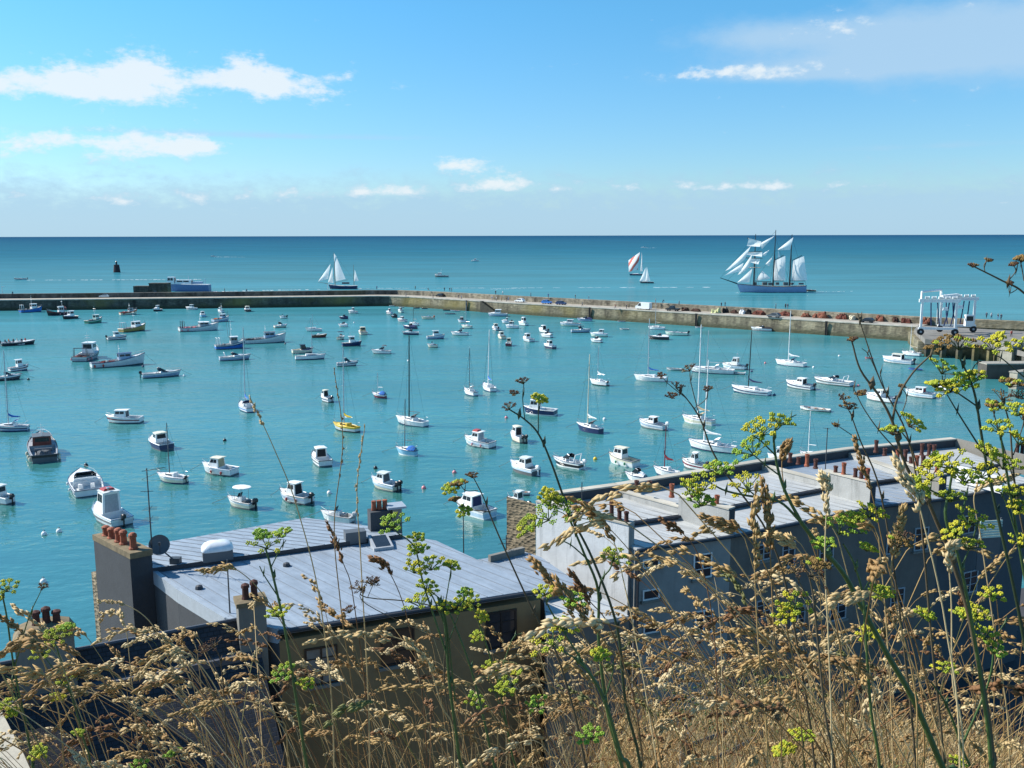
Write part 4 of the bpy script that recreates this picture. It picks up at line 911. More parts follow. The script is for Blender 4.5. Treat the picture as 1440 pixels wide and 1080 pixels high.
# stone fort block on the left arm
def frame_on(px, py, z): q = at(px, py, z); return q
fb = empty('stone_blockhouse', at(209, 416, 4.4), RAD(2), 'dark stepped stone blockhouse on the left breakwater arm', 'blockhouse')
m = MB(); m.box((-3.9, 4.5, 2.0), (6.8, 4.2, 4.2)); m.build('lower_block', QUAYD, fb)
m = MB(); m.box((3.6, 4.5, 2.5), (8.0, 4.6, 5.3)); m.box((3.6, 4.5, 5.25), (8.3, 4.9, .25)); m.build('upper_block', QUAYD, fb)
m = MB(); m.box((2.2, 2.16, 1.1), (1.1, .1, 2.2)); m.build('door', P('dgrey'), fb)
lp = empty('lamp_post', at(461, 414, 4.4), 0, 'white lamp post on the breakwater below the ketch', 'lamp post')
m = MB(); m.tube((0, 0, 0), (0, 0, 4.3), .16, .09, 8); m.build('post', P('w'), lp); m = MB(); m.box((.4, 0, 4.35), (1.2, .3, .18)); m.build('lamp_head', P('w'), lp)
lp2 = copy_tree(lp); lp2.location = at(4, 417.5, 4.4); lp2['label'] = 'lamp post on the breakwater at the left edge of the picture'
# the service quay at the right
SQ = empty('service_quay', (0, 0, 0), 0, 'grey service quay on piles carrying the white boat hoist', 'quay')
fr = [at(*p, DZ) for p in [(1286, 463), (1301, 477), (1346, 479.5), (1392, 484), (1440, 494), (1560, 515)]]
bk = [at(*p, DZ) for p in [(1600, 478), (1440, 466), (1292, 457.5)]]
poly = [(v.x, v.y) for v in fr+bk]
m = MB(); m.prism(poly, 3.2, DZ+.03); m.build('deck_slab', mat('quay_concrete', (.19, .18, .16), rough=.9, var=.3, scale=.4), SQ)
for a, c in zip(fr[1:-1], fr[2:]):
    n_ = max(2, int((c-a).length/4))
    for k in range(n_): q = a.lerp(c, (k+.3)/n_); m = MB(); m.box((q.x, q.y+1.0, .5), (1.1, 1.1, 5.4)); m.build('pile', QUAYD, SQ)
rec = [Vector((v.x+1, v.y+6, 0)) for v in fr]; m = MB(); m.prism([(v.x, v.y) for v in rec+bk], -2, 3.19); m.build('back_wall', QUAY, SQ)
def conc_block(px, py, zt, dx, dy, h, rz, label, color=(.36, .33, .26)):
    q = at(px, py, zt); o = empty('concrete_block', (q.x, q.y, zt-h), RAD(rz), label, 'concrete block')
    m = MB(); m.prism([(0, 0), (dx, 0), (dx, dy), (0, dy)], 0, h); m.build('block', mat('block_concrete_%d' % int(color[0]*100), color, rough=.9, var=.35, scale=.7, bump=.3), o)
    m = MB(); m.prism([(-.12, -.12), (dx+.12, -.12), (dx+.12, dy+.12), (-.12, dy+.12)], h+.003, h+.25); m.build('cap', mat('block_cap', (.30, .285, .24), rough=.9, var=.3), o)
conc_block(1424, 485, 5.5, 9, 2.6, 7.5, 35, 'tall pale concrete block at the right edge above the dark jetty')
conc_block(1388, 513, 3.0, 16, 3.5, 5, 2, 'low dark jetty end at the right edge', (.075, .07, .06))  # concrete darkened: the shade on its front is put into the colour
conc_block(1431, 525, 3.2, 8, 1.6, 5, 30, 'small lit concrete block lowest at the right edge')
# ------------------------------------------------------------ people on the walls
PT = 6.3
folk = [  # feet x, y, height of what they stand on, pose, top, legs
 (18, 415.5, PT, 'stand', 'navy', 'black', 'person alone on the left breakwater parapet by the left edge'),
 (316, 410.5, PT, 'stand', 'black', 'black', 'person alone on the parapet right of the blue moored ship'),
 (347, 412, PT, 'sit', 'navy', 'grey', 'person sitting on the parapet left of the ketch'),
 (530, 407.3, PT, 'stand', 'blue', 'navy', 'person on the parapet just right of the ketch'),
 (584, 407.3, PT, 'walk', 'khaki', 'black', 'person on the parapet at the bend of the breakwater'),
 (602, 410, PT, 'sit', 'grey', 'khaki', 'person sitting on the parapet past the bend'),
 (625, 409.5, PT, 'stand', 'black', 'navy', 'taller dark person of a couple on the parapet above the dark car'),
 (632.5, 410, PT, 'walk', 'navy', 'black', 'left person of a pair standing close together on the parapet'),
 (635, 410.2, PT, 'stand', 'black', 'grey', 'right person of a pair standing close together on the parapet'),
 (571, 417, DZ, 'walk', 'grey', 'navy', 'person walking on the quay road at the bend'),
 (609, 419, DZ, 'walk', 'navy', 'black', 'person in navy on the quay road left of the dark car'),
 (637, 417.5, DZ, 'stand', 'red', 'black', 'person in dark red standing by the parapet foot'),
 (645, 419.5, DZ, 'walk', 'black', 'navy', 'first of two people walking ahead of the car with a white roof'),
 (649, 421, DZ, 'walk', 'blue', 'black', 'second of two people walking ahead of the car with a white roof'),
 (692, 422.5, DZ, 'stand', 'blue', 'navy', 'person in blue beside the people in white and orange at the stair head'),
 (698, 423, DZ, 'stand', 'white', 'grey', 'person in white standing at the stair head'),
 (705, 423.4, DZ, 'stand', 'orange', 'khaki', 'person in orange standing at the stair head'),
 (712.5, 424, DZ, 'stand', 'black', 'navy', 'person in black at the stair head near the white car'),
 (715, 423, DZ, 'walk', 'pale', 'blue', 'person in a pale top at the stair head near the white car'),
 (697, 414.3, PT, 'stand', 'navy', 'black', 'person in navy on the parapet above the stairs'),
 (707, 415, PT, 'walk', 'pale', 'grey', 'person in pale clothes on the parapet above the stairs'),
 (746.5, 417.5, PT, 'stand', 'navy', 'navy', 'person on the parapet above the low rusty pile'),
 (771, 418.8, PT, 'stand', 'blue', 'navy', 'person on the parapet above the blue car'),
 (809, 420.2, PT, 'stand', 'black', 'black', 'person in black on the parapet left of the white van'),
 (828, 422.6, PT, 'stand', 'navy', 'blue', 'person in navy on the parapet nearer the white van'),
 (819, 431, DZ, 'walk', 'grey', 'black', 'person in grey walking on the quay road behind the navy car'),
 (865, 434, DZ, 'walk', 'red', 'navy', 'person in red walking on the quay road left of the white van'),
 (881, 434.5, DZ, 'stand', 'navy', 'black', 'person standing at the front of the white van'),
 (884.5, 433.6, DZ, 'stand', 'khaki', 'black', 'person in khaki by the front of the white van'),
 (922, 426.6, PT, 'stand', 'grey', 'grey', 'person in grey on the parapet behind the white van'),
 (932, 427.2, PT, 'bend', 'black', 'navy', 'person bending over on the parapet right of the white van'),
 (955, 429.6, PT, 'walk', 'black', 'black', 'person on the parapet above the dark pickup'),
 (1014.3, 431.3, PT, 'stand', 'navy', 'black', 'smaller person of a couple on the parapet below the schooner bow', .9),
 (1019.5, 431.2, PT, 'stand', 'black', 'navy', 'taller person of a couple on the parapet below the schooner bow'),
 (1091, 434, PT, 'stand', 'navy', 'black', 'person alone on the parapet below the schooner stern'),
 (1104.5, 434.2, PT, 'stand', 'black', 'black', 'left person of the pair on the parapet right below the schooner'),
 (1107.5, 434.4, PT, 'stand', 'navy', 'grey', 'right person of the pair on the parapet right below the schooner'),
 (1126, 442.5, DZ, 'stand', 'black', 'navy', 'person leaning among the nets, left of two'),
 (1131, 443, DZ, 'stand', 'grey', 'black', 'person among the nets, right of two'),
 (1387, 447.5, PT, 'walk', 'navy', 'black', 'person on the parapet just right of the boat hoist'),
 (1394, 448, PT, 'stand', 'white', 'navy', 'person in white on the parapet right of the boat hoist'),
 (1403, 449.5, PT, 'stand', 'black', 'blue', 'person in black, left of the last pair on the parapet'),
 (1407.5, 450, PT, 'stand', 'navy', 'black', 'person in navy, right of the last pair on the parapet'),
 (1422, 474, DZ, 'walk', 'red', 'black', 'person in red walking on the service quay')]
for f_ in folk:
    person(at(f_[0], f_[1], f_[2]), f_[3], f_[4], f_[5], random.uniform(0, 6.28), f_[6], sc=(f_[7] if len(f_) > 7 else 1.0))
fk = [('navy', 'black'), ('orange', 'navy'), ('black', 'navy'), ('white', 'blue'), ('navy', 'grey'), ('red', 'black')]
Mr = Matrix.Translation(rib.location) @ Matrix.Rotation(rib.rotation_euler.z, 4, 'Z')
for i, (a, b_) in enumerate(fk):
    u = Mr @ Vector((ribh.x(.12+.12*i), (.55 if i % 2 else -.5), .26)); person(u, 'stand' if i > 2 else 'sit', a, b_, 1.2*i, '%s dressed person aboard the crowded dark workboat, %s' % (a, ('at the stern', 'second from the stern', 'third from the stern', 'third from the bow', 'second from the bow', 'at the bow')[i]), 'people aboard the workboat', .95)
# ------------------------------------------------------------ vehicles
def car_kind(color, L_=4.1, Hh=1.48, van=False, pick=False):
    r = empty('car', (0, 0, 0)); m = MB(); w = 1.72 if not van else 1.95
    if van: prof = [(-L_/2, .35), (-L_/2, Hh*.97), (-L_/2+.15, Hh), (L_*.22, Hh), (L_*.36, Hh*.62), (L_*.49, Hh*.5), (L_/2, .35)]
    elif pick: prof = [(-L_/2, .4), (-L_/2, .95), (-L_*.12, .95), (-L_*.08, Hh), (L_*.12, Hh), (L_*.24, .98), (L_*.48, .86), (L_/2, .4)]
    else: prof = [(-L_/2, .35), (-L_/2, .88), (-L_*.43, 1.0), (-L_*.33, Hh*.96), (-L_*.05, Hh), (L_*.10, Hh*.95), (L_*.25, .95), (L_*.47, .75), (L_/2, .35)]
    def yy(z): return w/2*(1 if z < .95 else 1-.16*(z-.95)/(Hh-.95)) if not van else w/2*(1-.06*max(0, z-1.2))
    m.loft([[(x, -yy(z), z) for x, z in prof], [(x, yy(z), z) for x, z in prof]]); m.build('body', P(color), r)
    for sg in (-1, 1):
        m = MB(); y = lambda z: sg*(yy(z)+.008)
        if van: q = [(L_*.10, y(1.25), 1.25), (L_*.335, y(1.3), 1.3), (L_*.24, y(Hh*.9), Hh*.9), (L_*.10, y(Hh*.9), Hh*.9)]
        else: q = [(-L_*.32, y(.97), .97), (L_*.22, y(.97), .97), (L_*.09, y(Hh*.9), Hh*.9), (-L_*.28, y(Hh*.9), Hh*.9)]
        if pick: q = [(-L_*.10, y(.99), .99), (L_*.20, y(.99), .99), (L_*.10, y(Hh*.93), Hh*.93), (-L_*.07, y(Hh*.93), Hh*.93)]
        m.face(q if sg < 0 else q[::-1]); m.build('side_window', GLASS, r)
        for xx in (-L_*.31, L_*.31):
            m = MB(); m.revolve((xx, sg*(w/2-.12), .32), [(.05, -.11), (.32, -.10), (.32, .10), (.05, .11)], 12, axis='y'); m.build('wheel', RUBBER, r)
    m = MB()
    if van: q = [(L_*.235, -.8, Hh*.95), (L_*.352, -.85, Hh*.65), (L_*.352, .85, Hh*.65), (L_*.235, .8, Hh*.95)]
    elif pick: q = [(L_*.135, -.65, Hh*.96), (L_*.235, -.72, 1.0), (L_*.235, .72, 1.0), (L_*.135, .65, Hh*.96)]
    else: q = [(L_*.115, -.65, Hh*.93), (L_*.245, -.74, .97), (L_*.245, .74, .97), (L_*.115, .65, Hh*.93)]
    m.face([(a+.012, b, c+.012) for a, b, c in q]); m.build('windscreen', GLASS, r)
    for sg in (-1, 1): m = MB(); m.box((L_/2*.985, sg*w*.36, .68 if not van else .8), (.06, .3, .14)); m.build('headlight', P('w'), r)
    return r
def put_car(r, px, py, flip, label, cat='car', name=None):
    p, t = along(px); r.location = at(px, py, DZ+.005); r.rotation_euler = (0, 0, math.atan2(t.y, t.x) + (PI if flip else 0)); tag(r, label, cat, 'vehicles parked on the breakwater')
    if name: r.name = name
K_ = {}
for (c_, px, py, fl, lab) in [('dgrey', 80, 418, 0, 'dark grey car on the left breakwater road'), ('w', 147, 418.3, 1, 'white car left of the stone blockhouse'), ('blue', 378, 415.6, 0, 'blue car on the left breakwater road, left of another dark blue car'),
        ('navy', 412, 415.2, 0, 'dark blue car left of the white lamp post'), ('bluegrey', 432, 415, 1, 'grey blue car between a dark blue car and the white lamp post'), ('black', 619, 417.3, 1, 'black car nearest the bend of the breakwater'), ('navy', 660, 418.8, 1, 'navy car with a white board on its roof'),
        ('w', 731, 425, 1, 'white car right of the stair head'), ('blue', 769, 427.2, 0, 'bright blue car right of the white one'), ('navy', 789, 428.6, 0, 'navy car between the bright blue car and the white van'), ('dgrey', 1088, 446.3, 1, 'dark car among rusty nets below the schooner'), ('black', 1219, 453.6, 1, 'black car left of the boat hoist')]:
    if c_ in K_: r_ = copy_tree(K_[c_])
    else: r_ = K_[c_] = car_kind(c_)
    put_car(r_, px, py, fl, lab)
    if px == 660:
        m = MB(); m.box((0, 0, 1.62), (3.6, 1.0, .12)); tag(m.build('roof_board', P('w'), None, loc=r_.location), 'white board lying on the roof of the navy car', 'board').rotation_euler = r_.rotation_euler
put_car(car_kind('w', 5.6, 2.45, True), 905, 435.2, 1, 'white panel van parked on the breakwater road', 'van', 'van')
put_car(car_kind('black', 4.9, 1.75, False, True), 946, 437.2, 1, 'black pickup truck right of the white van', 'pickup truck', 'pickup_truck')
# ------------------------------------------------------------ fishing gear heaped along the parapet
def heap(px, py, w, h, color, label, seed, cat='net heap', name='net_heap'):
    h *= .78
    q = at(px, py, DZ); D = q.y; rx = w*D/F/2; m = MB(); r = random.Random(seed)
    for k in range(5): m.blob((r.uniform(-.55, .55)*rx, r.uniform(-.5, .5), .15), (rx*r.uniform(.35, .6), r.uniform(.7, 1.1), h*r.uniform(.6, 1.0)), 9, 6, .9, seed+k*3, zmin=0)
    o = m.build(name, mat('heap_'+color, PAINT.get(color, (.2, .1, .05)), rough=1, var=.6, scale=2.6, bump=.5), None, loc=(q.x, q.y+1.2, DZ+.01))
    _, t = along(px); o.rotation_euler = (0, 0, math.atan2(t.y, t.x)); return tag(o, label, cat, 'fishing gear heaped on the quay')
PAINT['rust'] = (.14, .045, .03); PAINT['rust2'] = (.20, .075, .045); PAINT['paleyellow'] = (.55, .56, .30); PAINT['umber'] = (.07, .035, .025)
for i, a in enumerate([(745, 423.5, 18, 1.0, 'umber', 'low rusty pile right of the white car'), (825, 428, 14, 1.7, 'umber', 'tall dark pile against the parapet near the person in navy'), (964, 437.5, 16, 1.2, 'umber', 'dark net heap just right of the pickup truck'), (980, 438.5, 18, 1.1, 'umber', 'second dark net heap right of the pickup truck'),
        (1008, 440.5, 14, 1.6, 'paleyellow', 'pale yellow tarpaulin heap below the schooner bow'), (1022, 440.5, 10, 1.6, 'black', 'black heap right of the pale yellow tarpaulin'), (1033, 441, 14, 1.1, 'umber', 'brown net heap between the black heap and the pale one'), (1045, 441.8, 12, 1.6, 'w', 'white tarpaulin heap below the schooner'),
        (1055, 442.3, 10, 1.6, 'black', 'black heap right of the white tarpaulin'), (1070, 443.2, 22, 1.5, 'rust', 'rust red net heap left of the dark car'), (1104, 444.6, 22, 1.5, 'rust', 'rust red net heap right of the dark car'), (1135, 446.5, 20, 1.3, 'rust2', 'low rust red net heap below the two people'),
        (1155, 447.6, 22, 1.9, 'rust2', 'largest rust red net heap near the third ladder'), (1186, 449.5, 20, 1.9, 'rust', 'rust red net heap with a pale strip beside it'), (1200, 450.4, 10, 1.5, 'cream', 'pale heap left of the black car'), (1240, 452.5, 16, 1.8, 'rust2', 'brown red heap right of the black car'),
        (1258, 453.5, 14, 2.0, 'umber', 'dark heap midway between black car and boat hoist'), (1277, 455, 16, 1.6, 'rust', 'rust heap close to the boat hoist'), (1303, 456, 18, 2.0, 'rust2', 'rust heap seen through the boat hoist legs'), (1360, 459.5, 14, 1.7, 'umber', 'dark heap behind the right frame of the boat hoist'), (1393, 458, 10, 2.0, 'rust', 'small rust heap beside the hoist cab')]):
    heap(*a, 40+i)
# ------------------------------------------------------------ boat hoist
q = at(1294, 471, DZ+.03); HO = empty('boat_hoist', q, RAD(-10), 'big white travelling boat hoist with hanging navy slings on the service quay', 'boat hoist')
wht = P('w')
La, Wb, Hb = 8.3, 9.0, 9.1
def offp(a, b): # a along frame, b across (far)
    return (a + b*.78, b*1.0)
for b_, far in ((0, 0), (Wb, 1)):
    for a_ in (0, La):
        x, y = offp(a_, b_)
        m = MB(); m.box((x, y, 1.5+Hb/2-.75), (.52, .52, Hb-1.6)); m.build('leg', wht, HO)
        m = MB(); m.revolve((x, y-.02, .85), [(.1, -.36), (.85, -.32), (.85, .32), (.1, .36)], 16, axis='y'); w_ = m.build('wheel', RUBBER, HO)
        m = MB(); m.revolve((x, y-.02, .85), [(.05, -.40), (.28, -.385), (.28, .385), (.05, .40)], 10, axis='y'); m.build('rim', P('grey'), w_)
    x0, y0 = offp(0, b_); x1, y1 = offp(La, b_)
    m = MB(); m.box(((x0+x1)/2, y0, 1.72), (La+1.2, .55, .6)); m.build('lower_beam', wht, HO)
    m = MB(); m.box(((x0+x1)/2, y0, Hb-.25), (La+1.6, .65, .85)); m.build('top_beam', wht, HO)
    for k in range(5): m = MB(); m.revolve((x0+La*(.12+.2*k), y0-.3, Hb+.55), [(.1, -.5), (.38, -.49), (.3, -.35), (.3, .35), (.38, .49), (.1, .5)], 10, axis='x'); m.build('winch_drum', P('gw'), HO)
    m = MB()
    for a_, d_ in ((1.6, .5), (3.2, .9), (6.0, -.7), (7.3, -.4)):
        x, y = offp(a_, b_ + (.9 if not far else -.9)); m.path([(x, y, Hb-.8), (x+d_*.4, y, Hb*.55), (x+d_*1.1, y+(.5 if not far else -.5), 2.3)], .16, 5)
    m.build('sling', FABRIC['navy'], HO)
    m = MB(); x, y = offp(5.2, b_+(.9 if not far else -.9)); m.box((x, y, Hb*.74), (1.3, .7, .8), taper=.7); m.build('pulley_block', wht, HO)
x0, y0 = offp(0, 0); x1, y1 = offp(0, Wb)
m = MB(); m.path([(x0-.3, y0, Hb+.2), (x0-.3, y0, Hb+2.0), (x1-.3, y1, Hb+2.0), (x1-.3, y1, Hb+.2)], .3, 4); m.build('cross_beam', wht, HO)
m = MB(); m.box(((x0+x1)/2+La*.5, (y0+y1)/2, Hb+.75), (.8, Wb+1, .7), rz=-math.atan(.78)); m.build('cross_beam', wht, HO)
x, y = offp(La+1.4, Wb*.4); m = MB(); m.box((x, y, 3.6), (1.9, 1.7, 2.9)); cb = m.build('cab', wht, HO)
m = MB(); m.panel([(x-.95, y-.85, 3.4), (x+.95, y-.85, 3.4), (x+.95, y-.85, 4.9), (x-.95, y-.85, 4.9)], .08, .92, .1, .9, .02); m.build('window', GLASS, cb)
m = MB()
xl, yl = offp(.2, Wb)
for s_ in (-.35, .35): m.tube((xl-.9+s_, yl-.5, 1.8), (xl-.9+s_, yl-.5, Hb-.6), .05, n=4)
for k in range(18): m.tube((xl-1.25, yl-.5, 2.0+k*.42), (xl-.55, yl-.5, 2.0+k*.42), .035, n=4)
m.build('ladder', wht, HO)
# ------------------------------------------------------------ vessels out at sea
SAILC = mat('sailcloth', (.88, .88, .85), rough=.85, var=.07, scale=.35, trans=.35)
def sailpoly(name, pts, root, belly=.5, y=0.0, m_=None):
    xm = max(p[0] for p in pts); pts = [(p[0], p[1], (xm-p[0])*.66) for p in pts]   # sheeted out: the after edge stands off to the near side
    pts = list(pts) + [pts[-1]]*(4-len(pts)); a, b, c, d = [Vector((p[0], y + (p[2] if len(p) > 2 else 0), p[1])) for p in pts]; n = 7; vs = []
    for i in range(n):
        for j in range(n):
            u, v = i/(n-1), j/(n-1); p = (a*(1-u)+b*u)*(1-v) + (d*(1-u)+c*u)*v; p.y += belly*math.sin(PI*u)*math.sin(PI*min(1, v*.9+.05)); vs.append(p)
    m = MB(); m.add(vs, [(i*n+j, (i+1)*n+j, (i+1)*n+j+1, i*n+j+1) for i in range(n-1) for j in range(n-1)])
    o = m.build(name, m_ or SAILC, root, True); return o
q = at(1087, 411.5); k = 1.0; TS = empty('schooner', (q.x, q.y+4, 0), PI, 'three masted tall ship with square sails and white hull in blue shade under sail', 'tall ship'); mp = (q.y*math.cos(PITCH)+CH*math.sin(PITCH)+3.9)/F
zp = lambda zx, zy: (-(1000+zx/9-1087)*mp, (411.3-(320+zy/9))*mp)
h = Hull(36.5, 7.6, 3.4, 4.5, .55, 3.5, 2.4, .5); PAINT['white_hull_shade'] = (.27, .35, .52); h.build(TS, 'white_hull_shade', 'white_hull_shade', 'black', 16); h.deck(TS, .02, 1, 'tan', 'tan'); h.rub(TS, 'dgrey', .16)  # a white hull; its shaded side is put into the blue colour
def spar(name, a, b, r, r2=None, y=0, y2=None): m = MB(); m.tube((a[0], y, a[1]), (b[0], y if y2 is None else y2, b[1]), r*1.15, (r2 or r)*1.15, 6); return m.build(name, P('black'), TS)
spar('bowsprit', zp(350, 712), zp(135, 640), .32, .14)
for a, b in (((562, 740), (562, 95)), ((806, 740), (812, 45)), ((1014, 740), (1018, 100))): spar('mast', zp(*a), zp(*b), .42, .14)
for (x0, x1, zy0, zy1) in ((470, 612, 143, 188), (445, 628, 325, 310), (455, 640, 392, 396), (500, 620, 512, 512)):
    a, b = zp(x0, zy0), zp(x1, zy1); spar('yard', a, b, .18, .14, -2.0, 3.0)
for a, b in (((815, 420), (925, 358)), ((1035, 425), (1155, 362)), ((800, 680), (940, 682)), ((1012, 680), (1212, 682)), ((580, 682), (780, 690))): spar('boom', zp(*a), zp(*b), .15)
for nm, pl, be in [('jib', [(461, 240), (402, 405), (312, 494), (195, 553)], .8), ('jib', [(388, 448), (366, 550), (184, 612), (292, 522)], .5), ('jib', [(498, 345), (484, 492), (425, 562), (353, 604)], .8), ('staysail', [(508, 520), (480, 692), (350, 699)], .6),
        ('square_sail', [(475, 146), (608, 187), (595, 252), (455, 243)], -1.2), ('square_sail', [(460, 325), (622, 315), (620, 375), (452, 350)], -1.0), ('square_sail', [(500, 398), (610, 403), (592, 470), (510, 448)], -.8),
        ('staysail', [(770, 115), (640, 282), (610, 215)], .8), ('staysail', [(722, 290), (682, 366), (628, 356)], .5), ('staysail', [(772, 372), (738, 492), (698, 470)], .4), ('staysail', [(652, 548), (735, 640), (715, 655), (582, 674)], .6),
        ('gaff_sail', [(921, 366), (932, 670), (805, 674), (816, 424)], 1.0), ('topsail', [(1000, 135), (972, 291), (834, 296)], .8), ('staysail', [(852, 300), (876, 384), (852, 388)], .3), ('gaff_sail', [(1152, 370), (1200, 670), (1030, 674), (1040, 428)], 1.1)]:
    sailpoly(nm, [zp(*p) for p in pl], TS, be, .2)
m = MB()
for a, b in (((562, 110), (140, 640)), ((562, 320), (230, 670)), ((812, 60), (562, 330)), ((812, 300), (575, 690)), ((1018, 110), (812, 320)), ((1018, 130), (1225, 735)), ((812, 130), (1014, 700))):
    p0, p1 = zp(*a), zp(*b); m.tube((p0[0], 0, p0[1]), (p1[0], 0, p1[1]), .05, n=3)
for xx in (562, 812, 1018):
    for s_ in (-3.4, 3.4):
        for dx in (-25, 10, 40): p0, p1 = zp(xx, 330), zp(xx+dx, 730); m.tube((p0[0], 0, p0[1]), (p1[0], s_, p1[1]), .05, n=3)
m.build('rigging', DKMETAL, TS)
m = MB(); r = random.Random(5)
for k in range(9): x, z = zp(r.uniform(580, 1190), 715); m.box((x, r.uniform(-2, 2), z), (r.uniform(.8, 2.5), 1.6, r.uniform(.8, 1.6)))
m.build('deckhouse', P('dgrey'), TS)
def at_sea(o, label): o[0]['label'] = label; o[0]['group'] = 'vessels out at sea'; return o
at_sea(openboat(1139.5, 410, 13, 180, 'x', 'black', 'black', ob=None), 'small dark tender towed behind the three masted tall ship')
q = at(481, 406.5); KE = empty('ketch', (q.x, q.y+3, 0), PI, 'two masted ketch with cream sails and navy hull beyond the breakwater', 'sailing ship'); mk = (q.y+8)/F
zk = lambda zx, zy: (-(360+zx/4-481)*mk, (406.4-(320+zy/4))*mk)
h = Hull(16.6, 4.4, 1.9, 2.6, .6, 1.6, 2.4, .3); h.build(KE, 'navy', 'navy', 'black'); h.deck(KE, .02, 1, 'tan', 'tan'); h.rub(KE, 'w', .09)
for nm, a, b, r1, r2 in (('mast', (441, 325), (440, 146), .2, .1), ('mast', (546, 325), (546, 213), .15, .07), ('bowsprit', (402, 318), (346, 308), .14, .08), ('boom', (444, 310), (515, 296), .1, .08)):
    m = MB(); p0, p1 = zk(*a), zk(*b); m.tube((p0[0], 0, p0[1]), (p1[0], 0, p1[1]), r1, r2, 6); m.build(nm, P('wood'), KE)
for nm, pl, be in [('jib', [(430, 206), (412, 288), (347, 306)], .5), ('staysail', [(433, 226), (436, 312), (402, 312)], .4), ('mainsail', [(456, 172), (508, 290), (446, 304), (443, 200)], .6), ('topsail', [(440, 150), (456, 168), (441, 198)], .2), ('mizzen_sail', [(553, 240), (575, 300), (547, 306)], .3)]: sailpoly(nm, [zk(*p) for p in pl], KE, be, .1)
m = MB(); p0 = zk(500, 314); m.box((p0[0], 0, p0[1]), (4, 2, 1.0)); m.build('deckhouse', P('dgrey'), KE)
m = MB(); m.tube((zk(440, 150)[0], 0, zk(440, 150)[1]), (zk(347, 308)[0], 0, zk(347, 308)[1]), .03, n=3); m.tube((zk(440, 150)[0], 0, zk(440, 150)[1]), (zk(563, 320)[0], 0, zk(563, 320)[1]), .03, n=3); m.build('rigging', DKMETAL, KE)
def yacht(name, px, py, L_, zf, hullc, masts, sails, label):
    q = at(px, py); o = empty(name, (q.x, q.y+2, 0), PI, label, 'sailing boat', 'vessels out at sea'); h = Hull(L_, L_*.28, .9, 1.2, .6, 1.0); h.build(o, hullc, hullc, 'black'); h.deck(o, .4, .4, 'w', 'gw')
    trunk(o, -L_*.1, L_*.28, L_*.16, L_*.09, 1.0, 1.1, .5, .2, 'w', False, 'coachroof')
    mm = q.y/F; z = lambda zx, zy: (-(840+zx/4-px)*mm, (py-(320+zy/4))*mm)
    for a, b in masts: m = MB(); p0, p1 = z(*a), z(*b); m.tube((p0[0], 0, p0[1]), (p1[0], 0, p1[1]), .12, .08, 5); m.build('mast', P('grey'), o)
    for nm, pl, be, mt in sails: sailpoly(nm, [z(*p) for p in pl], o, be, .1, mt)
    return o
def spin_mat():
    m, nt, b = _new('spinnaker_cloth'); tc = N(nt, 'ShaderNodeTexCoord'); w_ = N(nt, 'ShaderNodeTexWave', i_Scale=.085, i_Distortion=2.0); mpn = N(nt, 'ShaderNodeMapping'); mpn.inputs['Rotation'].default_value = (0, RAD(28), 0)
    nt.links.new(tc.outputs['Object'], mpn.inputs[0]); nt.links.new(mpn.outputs[0], w_.inputs['Vector']); cr = N(nt, 'ShaderNodeValToRGB'); cr.color_ramp.interpolation = 'CONSTANT'; e = cr.color_ramp.elements
    e[0].color = (.8, .8, .78, 1); e[1].position = .62; e[1].color = (.68, .16, .12, 1); nt.links.new(w_.outputs[1], cr.inputs[0]); nt.links.new(cr.outputs[0], b.inputs['Base Color']); b.inputs['Roughness'].default_value = .7; return m
yacht('racing_yacht', 896, 387.3, 11.5, 0, 'navy', [((246, 262), (248, 140))], [('spinnaker', [(233, 140), (225, 236), (178, 250), (176, 186)], 1.5, spin_mat()), ('mainsail', [(249, 142), (256, 246), (244, 248)], .3, None)], 'yacht flying a red and white spinnaker')
yacht('yacht', 910, 398.5, 9, 0, 'dgrey', [((270, 310), (271, 224))], [('mainsail', [(269, 226), (270, 302), (240, 303)], .4, None), ('jib', [(278, 222), (297, 300), (273, 304)], .4, None)], 'small yacht with two white sails in front of the spinnaker')
at_sea(trawler(621, 389.8, 17, 170, 'x', 'gw', 'dgrey', mast=3, ch=1.6), 'grey motor vessel out at sea right of the ketch')
at_sea(pilot(668, 367.5, 9, 180, 'x', 'w', 'gw', ob=None, ch=2), 'tiny white boat far out at sea in mid picture')
at_sea(openboat(29, 393.5, 14, 178, 'x', 'dgrey', 'w', ob='black'), 'dark speedboat at sea on the left pulling a long wake')
at_sea(cruiser(300, 361, 7, 178, 'x', 'w', 'w'), 'tiny white boat far out at sea with a wake behind it')
at_sea(cruiser(906, 348, 6, 178, 'x', 'w', 'w'), 'tiny white boat far out near the horizon above the spinnaker')
wake(at(37, 394), at(290, 393), 2.4, 3.5, 1); wake(at(304, 361.3), at(345, 361.8), 7, 5, 2); wake(at(902, 348.3), at(925, 348.5), 14, 10, 3); wake(at(1034, 411.8), at(1046, 412.2), 2.0, .6, 4)
wake(at(530, 405.5), at(1000, 404), 1.0, 2.4, 5); wake(at(690, 406.5), at(740, 405.6), 2.0, 1.0, 6); wake(at(1145, 410.5), at(1200, 409.5), .8, 1.6, 9); wake(at(300, 410), at(520, 405.5), 2.2, 1.6, 8)
PAINT['ferry'] = (.10, .17, .34)
q = at(261, 410.5); BS = empty('ferry', (q.x, q.y+6, 0), PI*1.0, 'blue hulled ship with pale superstructure moored behind the blockhouse', 'ship')
h = Hull(23, 6, 3.7, 4.6, .8, 1.5); h.build(BS, 'ferry', 'ferry', 'navy'); h.deck(BS, .05, 2, 'bluegrey', 'grey'); h.rub(BS, 'w', .14); c_, zt = house(BS, -2, 7, 4.5, 4.0, 2.2, .5, .3, color='w'); house(BS, 7.4, 11.8, 4.0, 4.0, 3.8, .6, .3, color='w')
